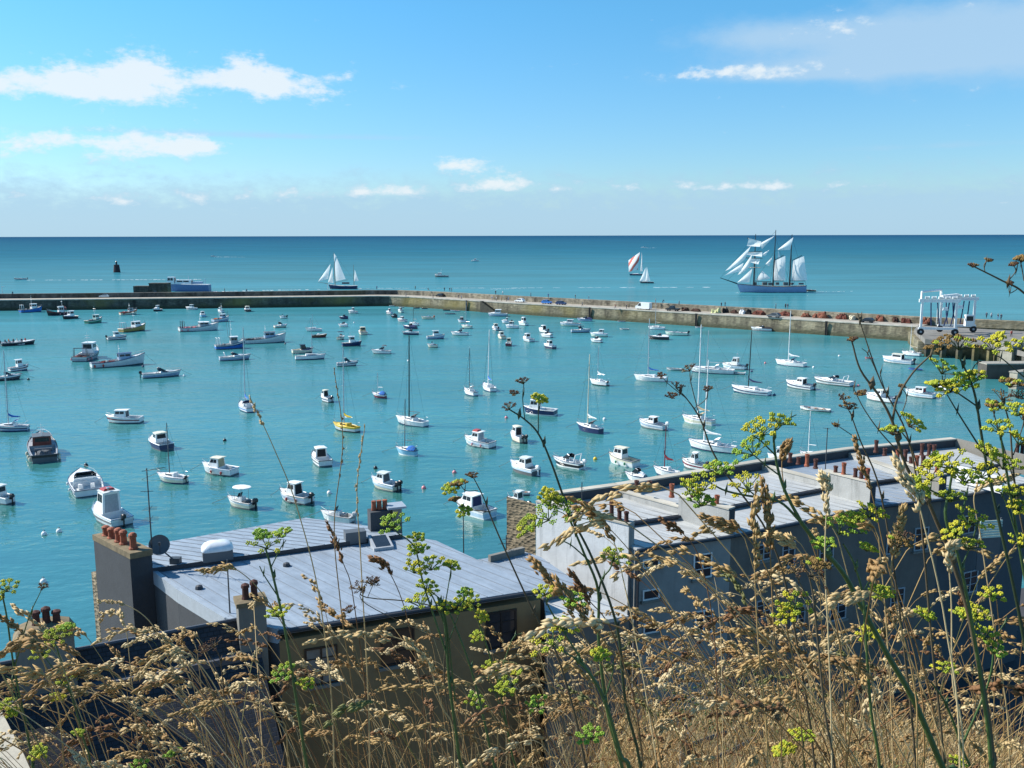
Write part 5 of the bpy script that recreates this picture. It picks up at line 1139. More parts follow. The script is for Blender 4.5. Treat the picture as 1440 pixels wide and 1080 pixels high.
m = MB(); m.box((-5, 0, 4.7), (5, 3.5, 1.2)); m.tube((-9, 0, 4), (-9, 0, 7), .15, n=5); m.tube((0, 0, 6), (0, 0, 8.5), .12, n=5); m.build('deck_gear', P('bluegrey'), BS)
q = at(164.5, 383); BT = empty('beacon_tower', (q.x, q.y, 0), 0, 'dark stone beacon tower standing in the sea', 'beacon')
m = MB(); m.revolve((0, 0, 0), [(2.9, -1), (2.8, .6), (2.2, 5.8), (2.3, 6.0), (2.3, 6.4), (1.3, 6.45)], 12); m.build('tower', mat('beacon_stone', (.05, .03, .035), rough=.9, var=.4, scale=.6), BT)
m = MB(); m.tube((0, 0, 6.4), (0, 0, 8.4), .9, .7, 8); m.blob((0, 0, 8.8), (.8, .8, .7), 8, 5); m.build('top_mark', P('black'), BT)
# ------------------------------------------------------------ houses below the cliff
def wb(m, name, mats, root, smooth=False):
    l = root.location; m.v = [(v[0]-l.x, v[1]-l.y, v[2]-l.z) for v in m.v]; return m.build(name, mats, root, smooth)
def on_plane(px, py, A, B):            # where the view through a photo point meets the vertical plane through A and B
    r = ray(px, py); u = Vector((B.x-A.x, B.y-A.y)); n = Vector((u.y, -u.x)); t = (n.x*A.x+n.y*A.y)/(n.x*r.x+n.y*r.y); return Vector((r.x*t, r.y*t, CH+r.z*t))
def xy(v): return (v.x, v.y)
def zinc_mat(name, c):
    m, nt, b = _new(name); L = nt.links.new; g = N(nt, 'ShaderNodeNewGeometry')
    a = N(nt, 'ShaderNodeTexNoise', i_Scale=1.3, i_Detail=8.0, i_Roughness=.7); L(g.outputs['Position'], a.inputs['Vector'])
    mp = N(nt, 'ShaderNodeMapping'); mp.inputs['Rotation'].default_value = (0, 0, RAD(-133)); L(g.outputs['Position'], mp.inputs[0])
    mp2 = N(nt, 'ShaderNodeMapping'); mp2.inputs['Scale'].default_value = (.15, 2.2, 1); L(mp.outputs[0], mp2.inputs[0])
    s = N(nt, 'ShaderNodeTexNoise', i_Scale=2.4, i_Detail=5.0); L(mp2.outputs[0], s.inputs['Vector'])
    ad = N(nt, 'ShaderNodeMath', operation='ADD'); L(a.outputs[0], ad.inputs[0]); L(s.outputs[0], ad.inputs[1])
    cr = N(nt, 'ShaderNodeValToRGB'); L(ad.outputs[0], cr.inputs[0]); e = cr.color_ramp.elements; cr.inputs[0].default_value = .5
    mr = N(nt, 'ShaderNodeMapRange'); L(ad.outputs[0], mr.inputs[0]); mr.inputs[1].default_value = .65; mr.inputs[2].default_value = 1.35; L(mr.outputs[0], cr.inputs[0])
    e[0].color = rgba(tuple(x*.77 for x in c)); e[1].color = rgba(tuple(x*1.13 for x in c)); e[0].position = .1; e[1].position = .9
    sp = N(nt, 'ShaderNodeTexNoise', i_Scale=5.0, i_Detail=3.0); L(g.outputs['Position'], sp.inputs['Vector'])
    r3 = N(nt, 'ShaderNodeMapRange'); L(sp.outputs[0], r3.inputs[0]); r3.inputs[1].default_value = .62; r3.inputs[2].default_value = .76; r3.inputs[4].default_value = .45
    mx = N(nt, 'ShaderNodeMix', data_type='RGBA'); L(r3.outputs[0], mx.inputs[0]); L(cr.outputs[0], mx.inputs[6]); mx.inputs[7].default_value = rgba(tuple(x*.5 for x in c))
    L(mx.outputs[2], b.inputs['Base Color']); b.inputs['Roughness'].default_value = .55; b.inputs['Metallic'].default_value = .15
    bp = N(nt, 'ShaderNodeBump', i_Strength=.25, i_Distance=.02); L(s.outputs[0], bp.inputs['Height']); L(bp.outputs[0], b.inputs['Normal']); return m
ZINC = zinc_mat('zinc_blue', (.285, .335, .39)); ZINC2 = zinc_mat('zinc_pale', (.46, .47, .46)); ZSEAM = mat('zinc_edge', (.20, .23, .265), rough=.5); ZSEAM2 = mat('pale_zinc_edge', (.36, .365, .36), rough=.5); GUT = mat('gutter_and_step_shade', (.035, .04, .05), rough=.6)
def render_mat(name, c, streak=.5, dark=(.08, .08, .08)):
    m, nt, b = _new(name); L = nt.links.new; g = N(nt, 'ShaderNodeNewGeometry')
    mp = N(nt, 'ShaderNodeMapping'); mp.inputs['Scale'].default_value = (1, 1, .10); L(g.outputs['Position'], mp.inputs[0])
    s = N(nt, 'ShaderNodeTexNoise', i_Scale=2.6, i_Detail=7.0, i_Roughness=.65); L(mp.outputs[0], s.inputs['Vector'])
    a = N(nt, 'ShaderNodeTexNoise', i_Scale=.9, i_Detail=8.0, i_Roughness=.7); L(g.outputs['Position'], a.inputs['Vector'])
    r = N(nt, 'ShaderNodeMapRange'); L(s.outputs[0], r.inputs[0]); r.inputs[1].default_value = .52; r.inputs[2].default_value = .75; r.inputs[4].default_value = streak
    r2 = N(nt, 'ShaderNodeMapRange'); L(a.outputs[0], r2.inputs[0]); r2.inputs[1].default_value = .3; r2.inputs[2].default_value = .7; r2.inputs[3].default_value = .82; r2.inputs[4].default_value = 1.08
    sc = N(nt, 'ShaderNodeVectorMath', operation='SCALE'); sc.inputs[0].default_value = c; L(r2.outputs[0], sc.inputs['Scale'])
    mx = N(nt, 'ShaderNodeMix', data_type='RGBA'); L(r.outputs[0], mx.inputs[0]); L(sc.outputs[0], mx.inputs[6]); mx.inputs[7].default_value = rgba(dark)
    L(mx.outputs[2], b.inputs['Base Color']); b.inputs['Roughness'].default_value = .92
    f = N(nt, 'ShaderNodeTexNoise', i_Scale=14.0, i_Detail=4.0); L(g.outputs['Position'], f.inputs['Vector'])
    bp = N(nt, 'ShaderNodeBump', i_Strength=.25, i_Distance=.03); L(f.outputs[0], bp.inputs['Height']); L(bp.outputs[0], b.inputs['Normal']); return m
TAN = render_mat('tan_render', (.27, .185, .09), .25); GREY = render_mat('grey_render', (.08, .09, .10), .15); DGREY = render_mat('slate_render', (.052, .058, .066), .2, (.03, .03, .03)); WHITE = render_mat('white_render', (.66, .68, .69), .6, (.20, .21, .21))
BLUEG = render_mat('bluegrey_render', (.29, .29, .275), .3, (.05, .05, .05)); BROWN = render_mat('brown_render', (.16, .14, .12), .3, (.03, .03, .03)); PALE = render_mat('pale_render', (.21, .20, .175), .4); STAIN = render_mat('stained_render', (.38, .38, .36), .6, (.10, .10, .09))
TERRA = mat('terracotta', (.30, .085, .04), rough=.8, var=.35, scale=5); TERRAD = mat('sooty_terracotta', (.085, .03, .022), rough=.85, var=.4, scale=6)
RUBBLE = stone_mat('rubble', (.24, .19, .12), False); RUBBLE.node_tree.nodes['Voronoi Texture'].inputs['Scale'].default_value = 4.5
def slate_mat():
    m, nt, b = _new('slate_tiles'); L = nt.links.new; tc = N(nt, 'ShaderNodeTexCoord')
    mp = N(nt, 'ShaderNodeMapping'); mp.inputs['Rotation'].default_value = (0, 0, 0); L(tc.outputs['UV'], mp.inputs[0])
    br = N(nt, 'ShaderNodeTexBrick', i_Scale=1.0); br.inputs['Brick Width'].default_value = .22; br.inputs['Row Height'].default_value = .16; br.inputs['Mortar Size'].default_value = .012
    br.inputs['Color1'].default_value = (.013, .015, .021, 1); br.inputs['Color2'].default_value = (.024, .026, .034, 1); br.inputs['Mortar'].default_value = (.003, .003, .004, 1); L(mp.outputs[0], br.inputs['Vector'])
    L(br.outputs[0], b.inputs['Base Color']); b.inputs['Roughness'].default_value = .6
    bp = N(nt, 'ShaderNodeBump', i_Strength=.8, i_Distance=.03); bp.invert = True; L(br.outputs['Fac'], bp.inputs['Height']); L(bp.outputs[0], b.inputs['Normal']); return m
SLATE = slate_mat()
def seams(m, poly, ang, gap, zf, r=.014, mi=1):
    r = min(r, .022)     # standing seams of a sheet-metal roof, clipped to its outline
    d = Vector((math.cos(RAD(ang)), math.sin(RAD(ang)))); n = Vector((-d.y, d.x)); P_ = [Vector(p[:2]) for p in poly]
    lo, hi = min(p.dot(n) for p in P_), max(p.dot(n) for p in P_); o = lo + gap*.6
    while o < hi:
        ts = []
        for a, b in zip(P_, P_[1:]+P_[:1]):
            da, db = a.dot(n)-o, b.dot(n)-o
            if da*db < 0: q = a.lerp(b, da/(da-db)); ts.append(q.dot(d))
        ts.sort()
        for t0, t1 in zip(ts[::2], ts[1::2]):
            a, b = n*o + d*(t0+.03), n*o + d*(t1-.03); w = n*.022
            q = [a-w, b-w, b+w, a+w]; za, zb = zf(a), zf(b)
            m.add([(p.x, p.y, zz-.01) for p, zz in zip(q, (za, zb, zb, za))] + [(p.x, p.y, zz+r) for p, zz in zip(q, (za, zb, zb, za))], [(4, 5, 6, 7), (0, 1, 5, 4), (1, 2, 6, 5), (2, 3, 7, 6), (3, 0, 4, 7)], mi)
        o += gap
def sheet(m, pts, th=.08, mi=0, side=None):       # a roof sheet with thickness from 3D outline points
    n = len(pts); vs = [tuple(p) for p in pts] + [(p[0], p[1], p[2]-th) for p in pts]
    m.add(vs, [tuple(range(n)), tuple(range(2*n-1, n-1, -1))], mi); m.add(vs, [(i, n+i, n+(i+1) % n, (i+1) % n) for i in range(n)], mi if side is None else side)
def ccw(pts):
    a = sum(p[0]*q[1]-q[0]*p[1] for p, q in zip(pts, pts[1:]+pts[:1])); return pts if a > 0 else pts[::-1]
def pot(root, p, h=.6, r=.15, col=None, cap=True):
    m = MB(); pr = [(r*1.15, 0), (r*1.15, h*.1), (r*.85, h*.2), (r*.8, h*.7)]
    pr += [(r*1.05, h*.75), (r*1.0, h*.9), (r*.55, h), (.02, h*1.02)] if cap else [(r*1.0, h*.86), (r*1.0, h), (r*.6, h*.99), (r*.55, h*.8)]
    m.revolve((p[0], p[1], p[2]), pr, 10); return wb(m, 'chimney_pot', col or TERRA, root, False)
def win(root, A, B, x0, y0, x1, y1, frame='w', pane=GLASS, bars=1, sill=True):
    a, c = on_plane(x0, y1, A, B), on_plane(x1, y0, A, B); u = (B-A); u.z = 0; u.normalize(); nrm = Vector((u.y, -u.x, 0)); w = (c-a).dot(u); z0, z1 = a.z, c.z
    f = MB(); o = a + nrm*.012
    def bar(s0, s1, q0, q1, d=.05):
        p = [o+u*s0, o+u*s1]; vs = []
        for zz in (q0, q1):
            for e in (0, d): vs += [(p[0]+nrm*e), (p[1]+nrm*e)]
        vs = [(v.x, v.y, zz) for v, zz in zip(vs, [q0]*4+[q1]*4)]
        f.add(vs, [(2, 3, 7, 6), (0, 2, 6, 4), (3, 1, 5, 7), (4, 6, 7, 5), (0, 1, 3, 2)])
    t = .07; bar(0, w, z0, z0+t); bar(0, w, z1-t, z1); bar(0, t, z0+t, z1-t); bar(w-t, w, z0+t, z1-t)
    for k in range(bars): s = w*(k+1)/(bars+1); bar(s-.03, s+.03, z0+t, z1-t, .045)
    if bars: 
        for zz in ((z0*.62+z1*.38), (z0*.3+z1*.7)): bar(t, w-t, zz-.015, zz+.015, .035)
    fo = wb(f, 'window', P(frame), root)
    g = MB(); q = [a+nrm*.02, a+u*w+nrm*.02]; g.face([(q[0].x, q[0].y, z0+.01), (q[1].x, q[1].y, z0+.01), (q[1].x, q[1].y, z1-.01), (q[0].x, q[0].y, z1-.01)]); pn = wb(g, 'pane', pane, root); pn.parent = fo
    if sill:
        s = MB(); vs = []
        for zz in (z0-.12, z0-.004):
            for e in (-.02, .14): 
                for k in (-.1, w+.1): p = a+u*k+nrm*e; vs.append((p.x, p.y, zz))
        s.add(vs, [(2, 3, 7, 6), (0, 2, 6, 4), (3, 1, 5, 7), (4, 6, 7, 5), (0, 1, 3, 2), (0, 1, 5, 4)]); so_ = wb(s, 'sill', PALE, root); so_.parent = fo
    return fo
BASE = 5.0
# --- the house with the blue-grey zinc roof
A, B = at(392, 885, 16), at(760, 828, 16); C_, rR, rL, Lc, e2, e1 = at(613, 760, 16), at(566, 753, 16), at(236, 799, 16), at(213, 800, 16), at(253, 830, 16), at(320, 870, 16)
H1 = empty('zinc_roofed_house', (A.x, A.y, BASE), 0, 'tan house under a broad blue grey zinc roof with domed skylight', 'house')
front = [A, B, C_, rR, rL, Lc, e2, e1]
m = MB(); inn = [A*.998+B*.002, B, C_, rR, at(560, 748, 16), at(430, 733, 15.6), at(170, 783, 15.6), Lc]
m.prism([xy(v) for v in [A, B, C_, at(540, 746, 15.6), at(430, 731, 15.6), at(165, 783, 15.6), Lc, e2, e1]], BASE, 15.55); wb(m, 'wall', [TAN], H1)
m = MB(); sheet(m, front, .22); seams(m, front, 134, .62, lambda p: 16.0); wb(m, 'front_roof', [ZINC, ZSEAM], H1)
dn = (B-A).normalized(); nr = Vector((dn.y, -dn.x, 0)); m = MB(); m.path([A+nr*.05+Vector((0, 0, -.10)), B+nr*.05+Vector((0, 0, -.10))], .085, 8); wb(m, 'gutter', GUT, H1)
m = MB()
for a, b in ((A, e1), (e1, e2), (e2, Lc)):
    d = (b-a).normalized(); n_ = Vector((-d.y, d.x, 0)); q = [a-n_*.06, b-n_*.06, b+n_*.12, a+n_*.12]
    for z0_, z1_ in ((15.5, 16.07),): m.prism([xy(v) for v in q], z0_, z1_)
wb(m, 'verge_flashing', mat('zinc_bright', (.30, .345, .39), rough=.5), H1)
m = MB()
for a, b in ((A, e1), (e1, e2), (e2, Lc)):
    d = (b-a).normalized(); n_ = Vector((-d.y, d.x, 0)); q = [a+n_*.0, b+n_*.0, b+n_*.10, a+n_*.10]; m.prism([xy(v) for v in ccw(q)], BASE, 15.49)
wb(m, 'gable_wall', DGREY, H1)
back = [at(213, 799, 16.22), at(566, 751, 16.22), at(536, 744, 16.0), at(430, 728, 15.72), at(150, 782, 15.72)]
def plane_z(p0, p1, p2):
    n = (p1-p0).cross(p2-p0); return lambda q: p0.z - (n.x*(q[0]-p0.x)+n.y*(q[1]-p0.y))/n.z
zb = plane_z(back[0], back[1], back[3]); back = [Vector((p.x, p.y, zb(p))) for p in back]
m = MB(); sheet(m, back, .30, 0, 2); seams(m, back, 152, .52, zb, .04); wb(m, 'back_roof', [ZINC, ZSEAM, GUT], H1)  # sheet edges dark: shade on the roof step put into the colour
def on_roof(px, py, zf=None, z=16.0):
    for _ in range(6):
        p = at(px, py, z)
        if zf: z = zf(p)
    return Vector((p.x, p.y, z))
p = on_roof(303, 786, zb); m = MB(); m.box((p.x, p.y+.3, p.z+.14), (1.25, .9, .40), rz=RAD(21)); dm = wb(m, 'skylight_curb', P('dgrey'), H1)
m = MB(); rg = []
for k, zz in ((1, 0), (1.02, .04), (.97, .14), (.82, .25), (.55, .34), (.2, .38)): rg.append([(p.x+ (a*math.cos(RAD(21))-b*math.sin(RAD(21)))*k, p.y+.3+(a*math.sin(RAD(21))+b*math.cos(RAD(21)))*k, p.z+.35+zz) for a, b in [(.66*abs(math.cos(t))**.4*(1 if math.cos(t) > 0 else -1), .48*abs(math.sin(t))**.4*(1 if math.sin(t) > 0 else -1)) for t in [2*PI*(j+.5)/16 for j in range(16)]]])
m.loft(rg); wb(m, 'skylight_dome', mat('milky_dome', (.72, .75, .77), rough=.25), H1, True)
p = on_roof(498, 760, zb); m = MB(); m.box((p.x, p.y+.25, p.z+.12), (.95, .55, .55), rz=RAD(21)); wb(m, 'roof_hatch', P('dgrey'), H1)
# tilted roof window
p = on_roof(540, 774); cs, sn = math.cos(RAD(21)), math.sin(RAD(21)); fx = lambda a, b, z: (p.x+a*cs-b*sn, p.y+a*sn+b*cs, p.z+z)
m = MB(); m.add([fx(-.45, 0, 0), fx(.45, 0, 0), fx(.45, 1.3, 0), fx(-.45, 1.3, 0), fx(-.45, 0, .14), fx(.45, 0, .14), fx(.45, 1.3, .36), fx(-.45, 1.3, .36)], [(4, 5, 6, 7), (0, 1, 5, 4), (1, 2, 6, 5), (2, 3, 7, 6), (3, 0, 4, 7)]); rw = wb(m, 'roof_window', P('grey'), H1)
m = MB(); m.face([fx(-.34, .1, .17), fx(.34, .1, .17), fx(.34, 1.15, .345), fx(-.34, 1.15, .345)]); pn = wb(m, 'pane', GLASS, H1); pn.parent = rw
for px, py in ((280, 828), (403, 796)):
    p = on_roof(px, py); m = MB(); rg = [[(p.x+r_*math.cos(t), p.y+r_*math.sin(t), p.z+z_) for t in [2*PI*j/8 for j in range(8)]] for r_, z_ in ((.16, -.02), (.16, .05), (.13, .13), (.03, .17))]; m.loft(rg); wb(m, 'roof_vent', GUT, H1)
for f_ in ((430, 905, 474, 966), (536, 880, 582, 938), (683, 855, 726, 914)): win(H1, A, B, *f_, frame='black', pane=GLASS if f_[0] > 500 else mat('curtained_glass', (.17, .19, .19), rough=.15, var=.5, scale=1.5), bars=1, sill=True)
# drop the small satellite dish and its arm on the roof
p = on_roof(246, 793, zb); DI = empty('satellite_dish', p, 0, 'grey satellite dish beside the big dark chimney', 'satellite dish')
m = MB(); m.box((0, .1, .12), (.42, .3, .26)); m.tube((-.05, 0, .2), (-.45, 0, .55), .03, n=6); m.build('bracket', DKMETAL, DI)
m = MB(); c0 = Vector((-.62, 0, .84)); ax = Vector((.35, -.75, .38)).normalized(); s1 = ax.cross(Vector((0, 0, 1))).normalized(); s2 = s1.cross(ax)
rg = [[tuple(c0 + (s1*math.cos(t)+s2*math.sin(t))*r_ + ax*(r_*r_*.55)) for t in [2*PI*j/20 for j in range(20)]] for r_ in (.01, .15, .28, .40, .43)]
m.loft(rg, caps=False); rg2 = [[tuple(Vector(q)-ax*.02) for q in g] for g in rg][::-1]; m.loft(rg2, caps=False); m.build('dish', P('dgrey'), DI, True)
m = MB(); e_ = c0+ax*.42; m.tube(c0-s2*.38, e_, .015, n=5); m.box(tuple(e_), (.09, .09, .14)); m.build('feed_arm', DKMETAL, DI)
# --- big chimney slab
zt = 17.05; M0, L0, R0_ = at(182, 778, zt), at(131, 752, zt), at(213, 772, zt)
CS = empty('chimney_stack', (M0.x, M0.y, 8), 0, 'tall dark rendered chimney wall with a row of terracotta pots, left of the zinc roof', 'chimney')
K0 = L0 + (R0_-M0); m = MB(); m.prism([xy(v) for v in ccw([M0, R0_, K0, L0])], 6, zt-.25); wb(m, 'shaft', DGREY, CS)
ctr = (M0+R0_+K0+L0)/4; m = MB(); m.prism([xy(ctr+(v-ctr)*1.035) for v in ccw([M0, R0_, K0, L0])], zt-.249, zt); wb(m, 'cap', mat('mossy_cap', (.20, .155, .09), rough=.95, var=.4, scale=3), CS)
for i, px in enumerate((0.10, .26, .46, .60, .86)):
    q = L0.lerp(M0, px*.98+.02) + (R0_-M0)*.42; pot(CS, (q.x, q.y, zt-.02), (.46, .5, .62, .64, .72)[i], .17)
# masonry edge of the wall behind the chimney
a0 = at(131, 838, 14.4); SC = empty('stone_wall', (a0.x, a0.y, 6), 0, 'rough stone wall edge below and behind the dark chimney', 'wall'); d = (L0-M0).normalized(); w_ = (R0_-M0).normalized()
q0 = L0 + d*.02; m = MB(); m.prism([xy(v) for v in ccw([q0, q0+d*.5, q0+d*.5+w_*.7, q0+w_*.7])], 5, 15.2); wb(m, 'masonry', RUBBLE, SC)
# aerial on the chimney
def aerial(p, h, label, els, name='tv_aerial'):
    o = empty(name, p, 0, label, 'aerial'); m = MB(); m.tube((0, 0, -.3), (0, 0, h), .03, .025, 6); m.build('mast', DKMETAL, o)
    for (z, ln, n_, ang, w_) in els:
        m = MB(); c, s = math.cos(RAD(ang)), math.sin(RAD(ang)); m.tube((-c*.2, -s*.2, z), (c*ln, s*ln, z+.02), .012, n=4)
        for k in range(n_): x = ln*(k+.5)/n_-.1; w2 = w_*(1-.3*k/n_); m.tube((c*x-s*w2, s*x+c*w2, z), (c*x+s*w2, s*x-c*w2, z), .008, n=3)
        m.build('antenna', DKMETAL, o)
    return o
q = M0.lerp(R0_, .85); al = aerial(Vector((q.x, q.y+.4, zt)), 3.4, 'tall black television aerial beside the satellite dish', [(3.3, .75, 5, 35, .16), (1.6, .6, 4, 100, .3), (1.15, .6, 4, 100, .34), (2.4, .3, 2, 200, .15)])
# --- second chimney at the back right of the zinc roof
zc = 16.0; b0 = at(536, 748, zc); CK = empty('chimney', (b0.x, b0.y, zc), RAD(21), 'chimney with red pots at the back of the blue grey zinc roof', 'chimney')
m = MB(); m.box((-.05, .2, .1), (.95, .7, 1.9)); m.build('shaft', DGREY, CK); m = MB(); m.box((.75, .1, -.02), (.42, .8, 2.3)); m.build('second_shaft', PALE, CK); m = MB(); m.box((.73, .1, 1.19), (.9, .9, .1)); m.build('cap', mat('zinc_bright', (.55, .58, .60)), CK)
for x_ in (-.28, -.02, .26):
    m = MB(); m.revolve((x_, .2, 1.06), [(.13, 0), (.11, .3), (.12, .45), (.08, .46)], 10); m.build('chimney_pot', TERRA, CK)
# --- slate roofed house, lower left
a, b = at(111, 911, 16.35), at(352, 866, 16.35); u = (b-a).normalized(); b = b + u*.15; a = a - u*.1; v = Vector((u.y, -u.x, 0)); a2 = a - u*9
SH = empty('slate_roofed_house', (a.x, a.y, BASE), 0, 'house with dark slate roof at the lower left, seen through dry grass', 'house')
m = MB(); pr = [(-1.6, 15.0), (0, 16.25), (.5, 15.55), (5.2, 12.35)]
m.prism([xy(q) for q in ccw([a2+v*4.4, b+v*4.4, b-v*1.3, a2-v*1.3])], BASE, 12.3); wb(m, 'wall', PALE, SH)
def slate_face(root, p0, p1, q1, q0, name='roof'):
    m = MB(); m.face([p0, p1, q1, q0]); o = wb(m, name, SLATE, root); uv = o.data.uv_layers.new(name='UVMap'); W_, H_ = (p1-p0).length, (q0-p0).length
    for i, c in enumerate([(0, 0), (W_, 0), (W_, H_), (0, H_)]): uv.data[i].uv = c
    return o
U = lambda q, s, z: Vector((q.x+v.x*s, q.y+v.y*s, z))
slate_face(SH, U(a2, .72, 15.32), U(b, .72, 15.32), U(b, .02, 16.30), U(a2, .02, 16.30), 'upper_roof')
slate_face(SH, U(a2, 5.4, 11.4), U(b, 5.4, 11.4), U(b, .82, 15.28), U(a2, .82, 15.28), 'lower_roof')
slate_face(SH, U(b, -1.8, 14.6), U(a2, -1.8, 14.6), U(a2, -.02, 16.30), U(b, -.02, 16.30), 'rear_roof')
m = MB(); m.prism([xy(q) for q in ccw([a2+v*.62, b+v*.62, b+v*1.0, a2+v*1.0])], 15.1, 15.36); wb(m, 'lead_flashing', mat('lead', (.075, .083, .10), rough=.5), SH)
m = MB(); m.path([U(a2, 0, 16.31), U(b, 0, 16.31)], .07, 6); wb(m, 'ridge', mat('lead', ()), SH)
m = MB(); m.loft([[U(q, s, z) for s, z in ((-1.7, 12), (-1.7, 14.5), (0, 16.2), (.70, 15.25), (5.2, 11.3), (5.2, 10))] for q in (b, b-u*.25)]); wb(m, 'gable', PALE, SH)
def chim(root_label, px, py, z, w, dp, h, rz, pots, shaft, col=TERRAD, round_=False, ph=.6):
    q = at(px, py, z); o = empty('chimney', (q.x, q.y, z), RAD(rz), root_label, 'chimney'); m = MB(); m.box((0, dp/2, h/2-1), (w, dp, h+2)); m.build('shaft', shaft, o)
    m = MB()
    if round_: m.loft([[(-w/2-.08, y_, h+.003), (-w/2+.1, y_, h+.3), (-w*.2, y_, h+.42), (w*.2, y_, h+.42), (w/2-.1, y_, h+.3), (w/2+.08, y_, h+.003)] for y_ in (-.06, dp+.06)]); h2 = h+.4
    else: m.box((0, dp/2, h+.083), (w+.14, dp+.14, .16)); h2 = h+.16
    m.build('cap', mat('mossy_cap', ()), o)
    for i, x_ in enumerate(pots):
        m = MB(); r_ = .14; hh = ph*(1+.15*math.sin(i*2.3)); m.revolve((x_*w/2, dp/2+.05*math.sin(i*1.7), h2-.02), [(r_*1.1, 0), (r_*.85, hh*.2), (r_*.8, hh*.7), (r_*1.1, hh*.75), (r_*1.0, hh*.92), (.03, hh*1.02)], 9); m.build('chimney_pot', col, o)
    return o
chim('stubby stone chimney with two dark pots where slate and zinc roofs meet', 356, 880, 16.3, .95, .7, .75, 24, (-.35, .3), PALE)
chim('rounded stone chimney with sooty red pots at the lower left', 66, 940, 16.2, 1.7, .9, .95, 26, (-.25, 0.1, .45), PALE, round_=True, ph=.52)
pp = at(323, 855, 16.2); aerial(Vector((pp.x, pp.y, 16.2)), 1.9, 'thin bare pole standing beside the stubby stone chimney', [], 'roof_pole')
# --- low link roof between the zinc roofed house and the white gable
LZ, LZ2 = 15.45, 15.15
LK = empty('link_building', (at(800, 860, LZ2).x, at(800, 860, LZ2).y, BASE), 0, 'low flat roofed link between zinc roofed house and white gable', 'house')
up = [at(*q, LZ) for q in ((640, 792), (738, 776), (760, 783), (818, 823), (764, 837))]; lo = [at(*q, LZ2) for q in ((764, 838), (822, 823), (884, 866), (770, 886))]
up = ccw(up); lo = ccw(lo)
m = MB(); m.prism([xy(q) for q in lo], BASE, LZ2-.16); m.prism([xy(q) for q in up], BASE, LZ-.16); wb(m, 'wall', BROWN, LK)
m = MB(); sheet(m, up, .15); seams(m, up, 137, .6, lambda p: LZ, .03); wb(m, 'upper_roof', [ZINC, ZSEAM], LK)
m = MB(); sheet(m, lo, .15); seams(m, lo, 137, .7, lambda p: LZ2, .03); wb(m, 'lower_roof', [ZINC2, ZSEAM], LK)
f0, f1 = at(690, 788, LZ+.1), at(738, 776, LZ+.1); dd = (f1-f0).normalized(); nn_ = Vector((dd.y, -dd.x, 0)); m = MB(); m.prism([xy(q) for q in ccw([f0, f1, f1-nn_*.2, f0-nn_*.2])], LZ-.1, LZ+.3); wb(m, 'parapet', PALE, LK)
# --- the terrace with the pale roofs
EZ, FZ = 16.0, 16.9
E_ = [at(*q, EZ) for q in ((893, 770), (1028, 750), (1226, 710), (1324, 699), (1450, 676))]
F_ = [at(*q, FZ) for q in ((773, 695), (869, 682), (1074, 648), (1196, 631), (1343, 617))]
wm_ = [BLUEG, BROWN, BROWN, GREY]; rm_ = [ZINC2, ZINC2, ZINC, ZINC2]
tl = ['terraced house with the pale roof and the white gable', 'terraced house between the second and third party walls with pale double roof', 'terraced house with the blue grey roof behind dry umbels', 'rightmost terraced house with white walled roof yard and many pots']
TH = []
for i in range(4):
    e0, e1_, f0, f1 = E_[i], E_[i+1], F_[i], F_[i+1]; g = .19
    t_ = empty('terraced_house', ((e0.x+e1_.x)/2, (e0.y+e1_.y)/2, BASE), 0, tl[i], 'house', 'terraced houses'); TH.append(t_)
    m = MB(); m.prism([xy(q) for q in ccw([e0, e1_, f1, f0])], BASE, EZ-.12); wb(m, 'wall', wm_[i], t_)
    mid = lambda e, f, k=.40: Vector((e.x+(f.x-e.x)*k, e.y+(f.y-e.y)*k, 0)); m0, m1 = mid(e0, f0), mid(e1_, f1); ou = (e1_-e0).normalized(); nn_ = Vector((ou.y, -ou.x, 0))*.16
    lo = [Vector((q.x, q.y, zz)) for q, zz in ((e0+nn_, EZ), (e1_+nn_, EZ), (m1, EZ+.05), (m0, EZ+.05))]; hi = [Vector((q.x, q.y, zz)) for q, zz in ((m0, EZ+.30), (m1, EZ+.30), (f1, EZ+.36), (f0, EZ+.36))]
    m = MB(); sheet(m, lo, .10); seams(m, lo, 137, .62, lambda p: EZ+.025, .011); wb(m, 'lower_roof', [rm_[i], ZSEAM2], t_)
    m = MB(); sheet(m, hi, .27, 0, 2); seams(m, hi, 137, .62, lambda p: EZ+.33, .011); wb(m, 'upper_roof', [rm_[i], ZSEAM2, GUT], t_)  # dark sides hold the shade of the mid-roof step as colour
    m = MB(); m.path([Vector((q.x, q.y, EZ-.08)) for q in (e0+nn_*1.5, e1_+nn_*1.5)], .08, 6); m.path([Vector((q.x, q.y, EZ+.22)) for q in (m0+nn_*.6, m1+nn_*.6)], .07, 6); wb(m, 'gutter', GUT, t_)
    fd = (f1-f0).normalized(); fn = Vector((fd.y, -fd.x, 0)); m = MB(); m.prism([xy(q) for q in ccw([f0+fn*.05, f1+fn*.05, f1-fn*.3, f0-fn*.3])], EZ-.2, FZ-.05); wb(m, 'parapet', DGREY, t_)
    m = MB(); m.prism([xy(q) for q in ccw([f0+fn*.12, f1+fn*.12, f1-fn*.36, f0-fn*.36])], FZ-.049, FZ+.03); wb(m, 'coping', mat('coping_stone', ()), t_)
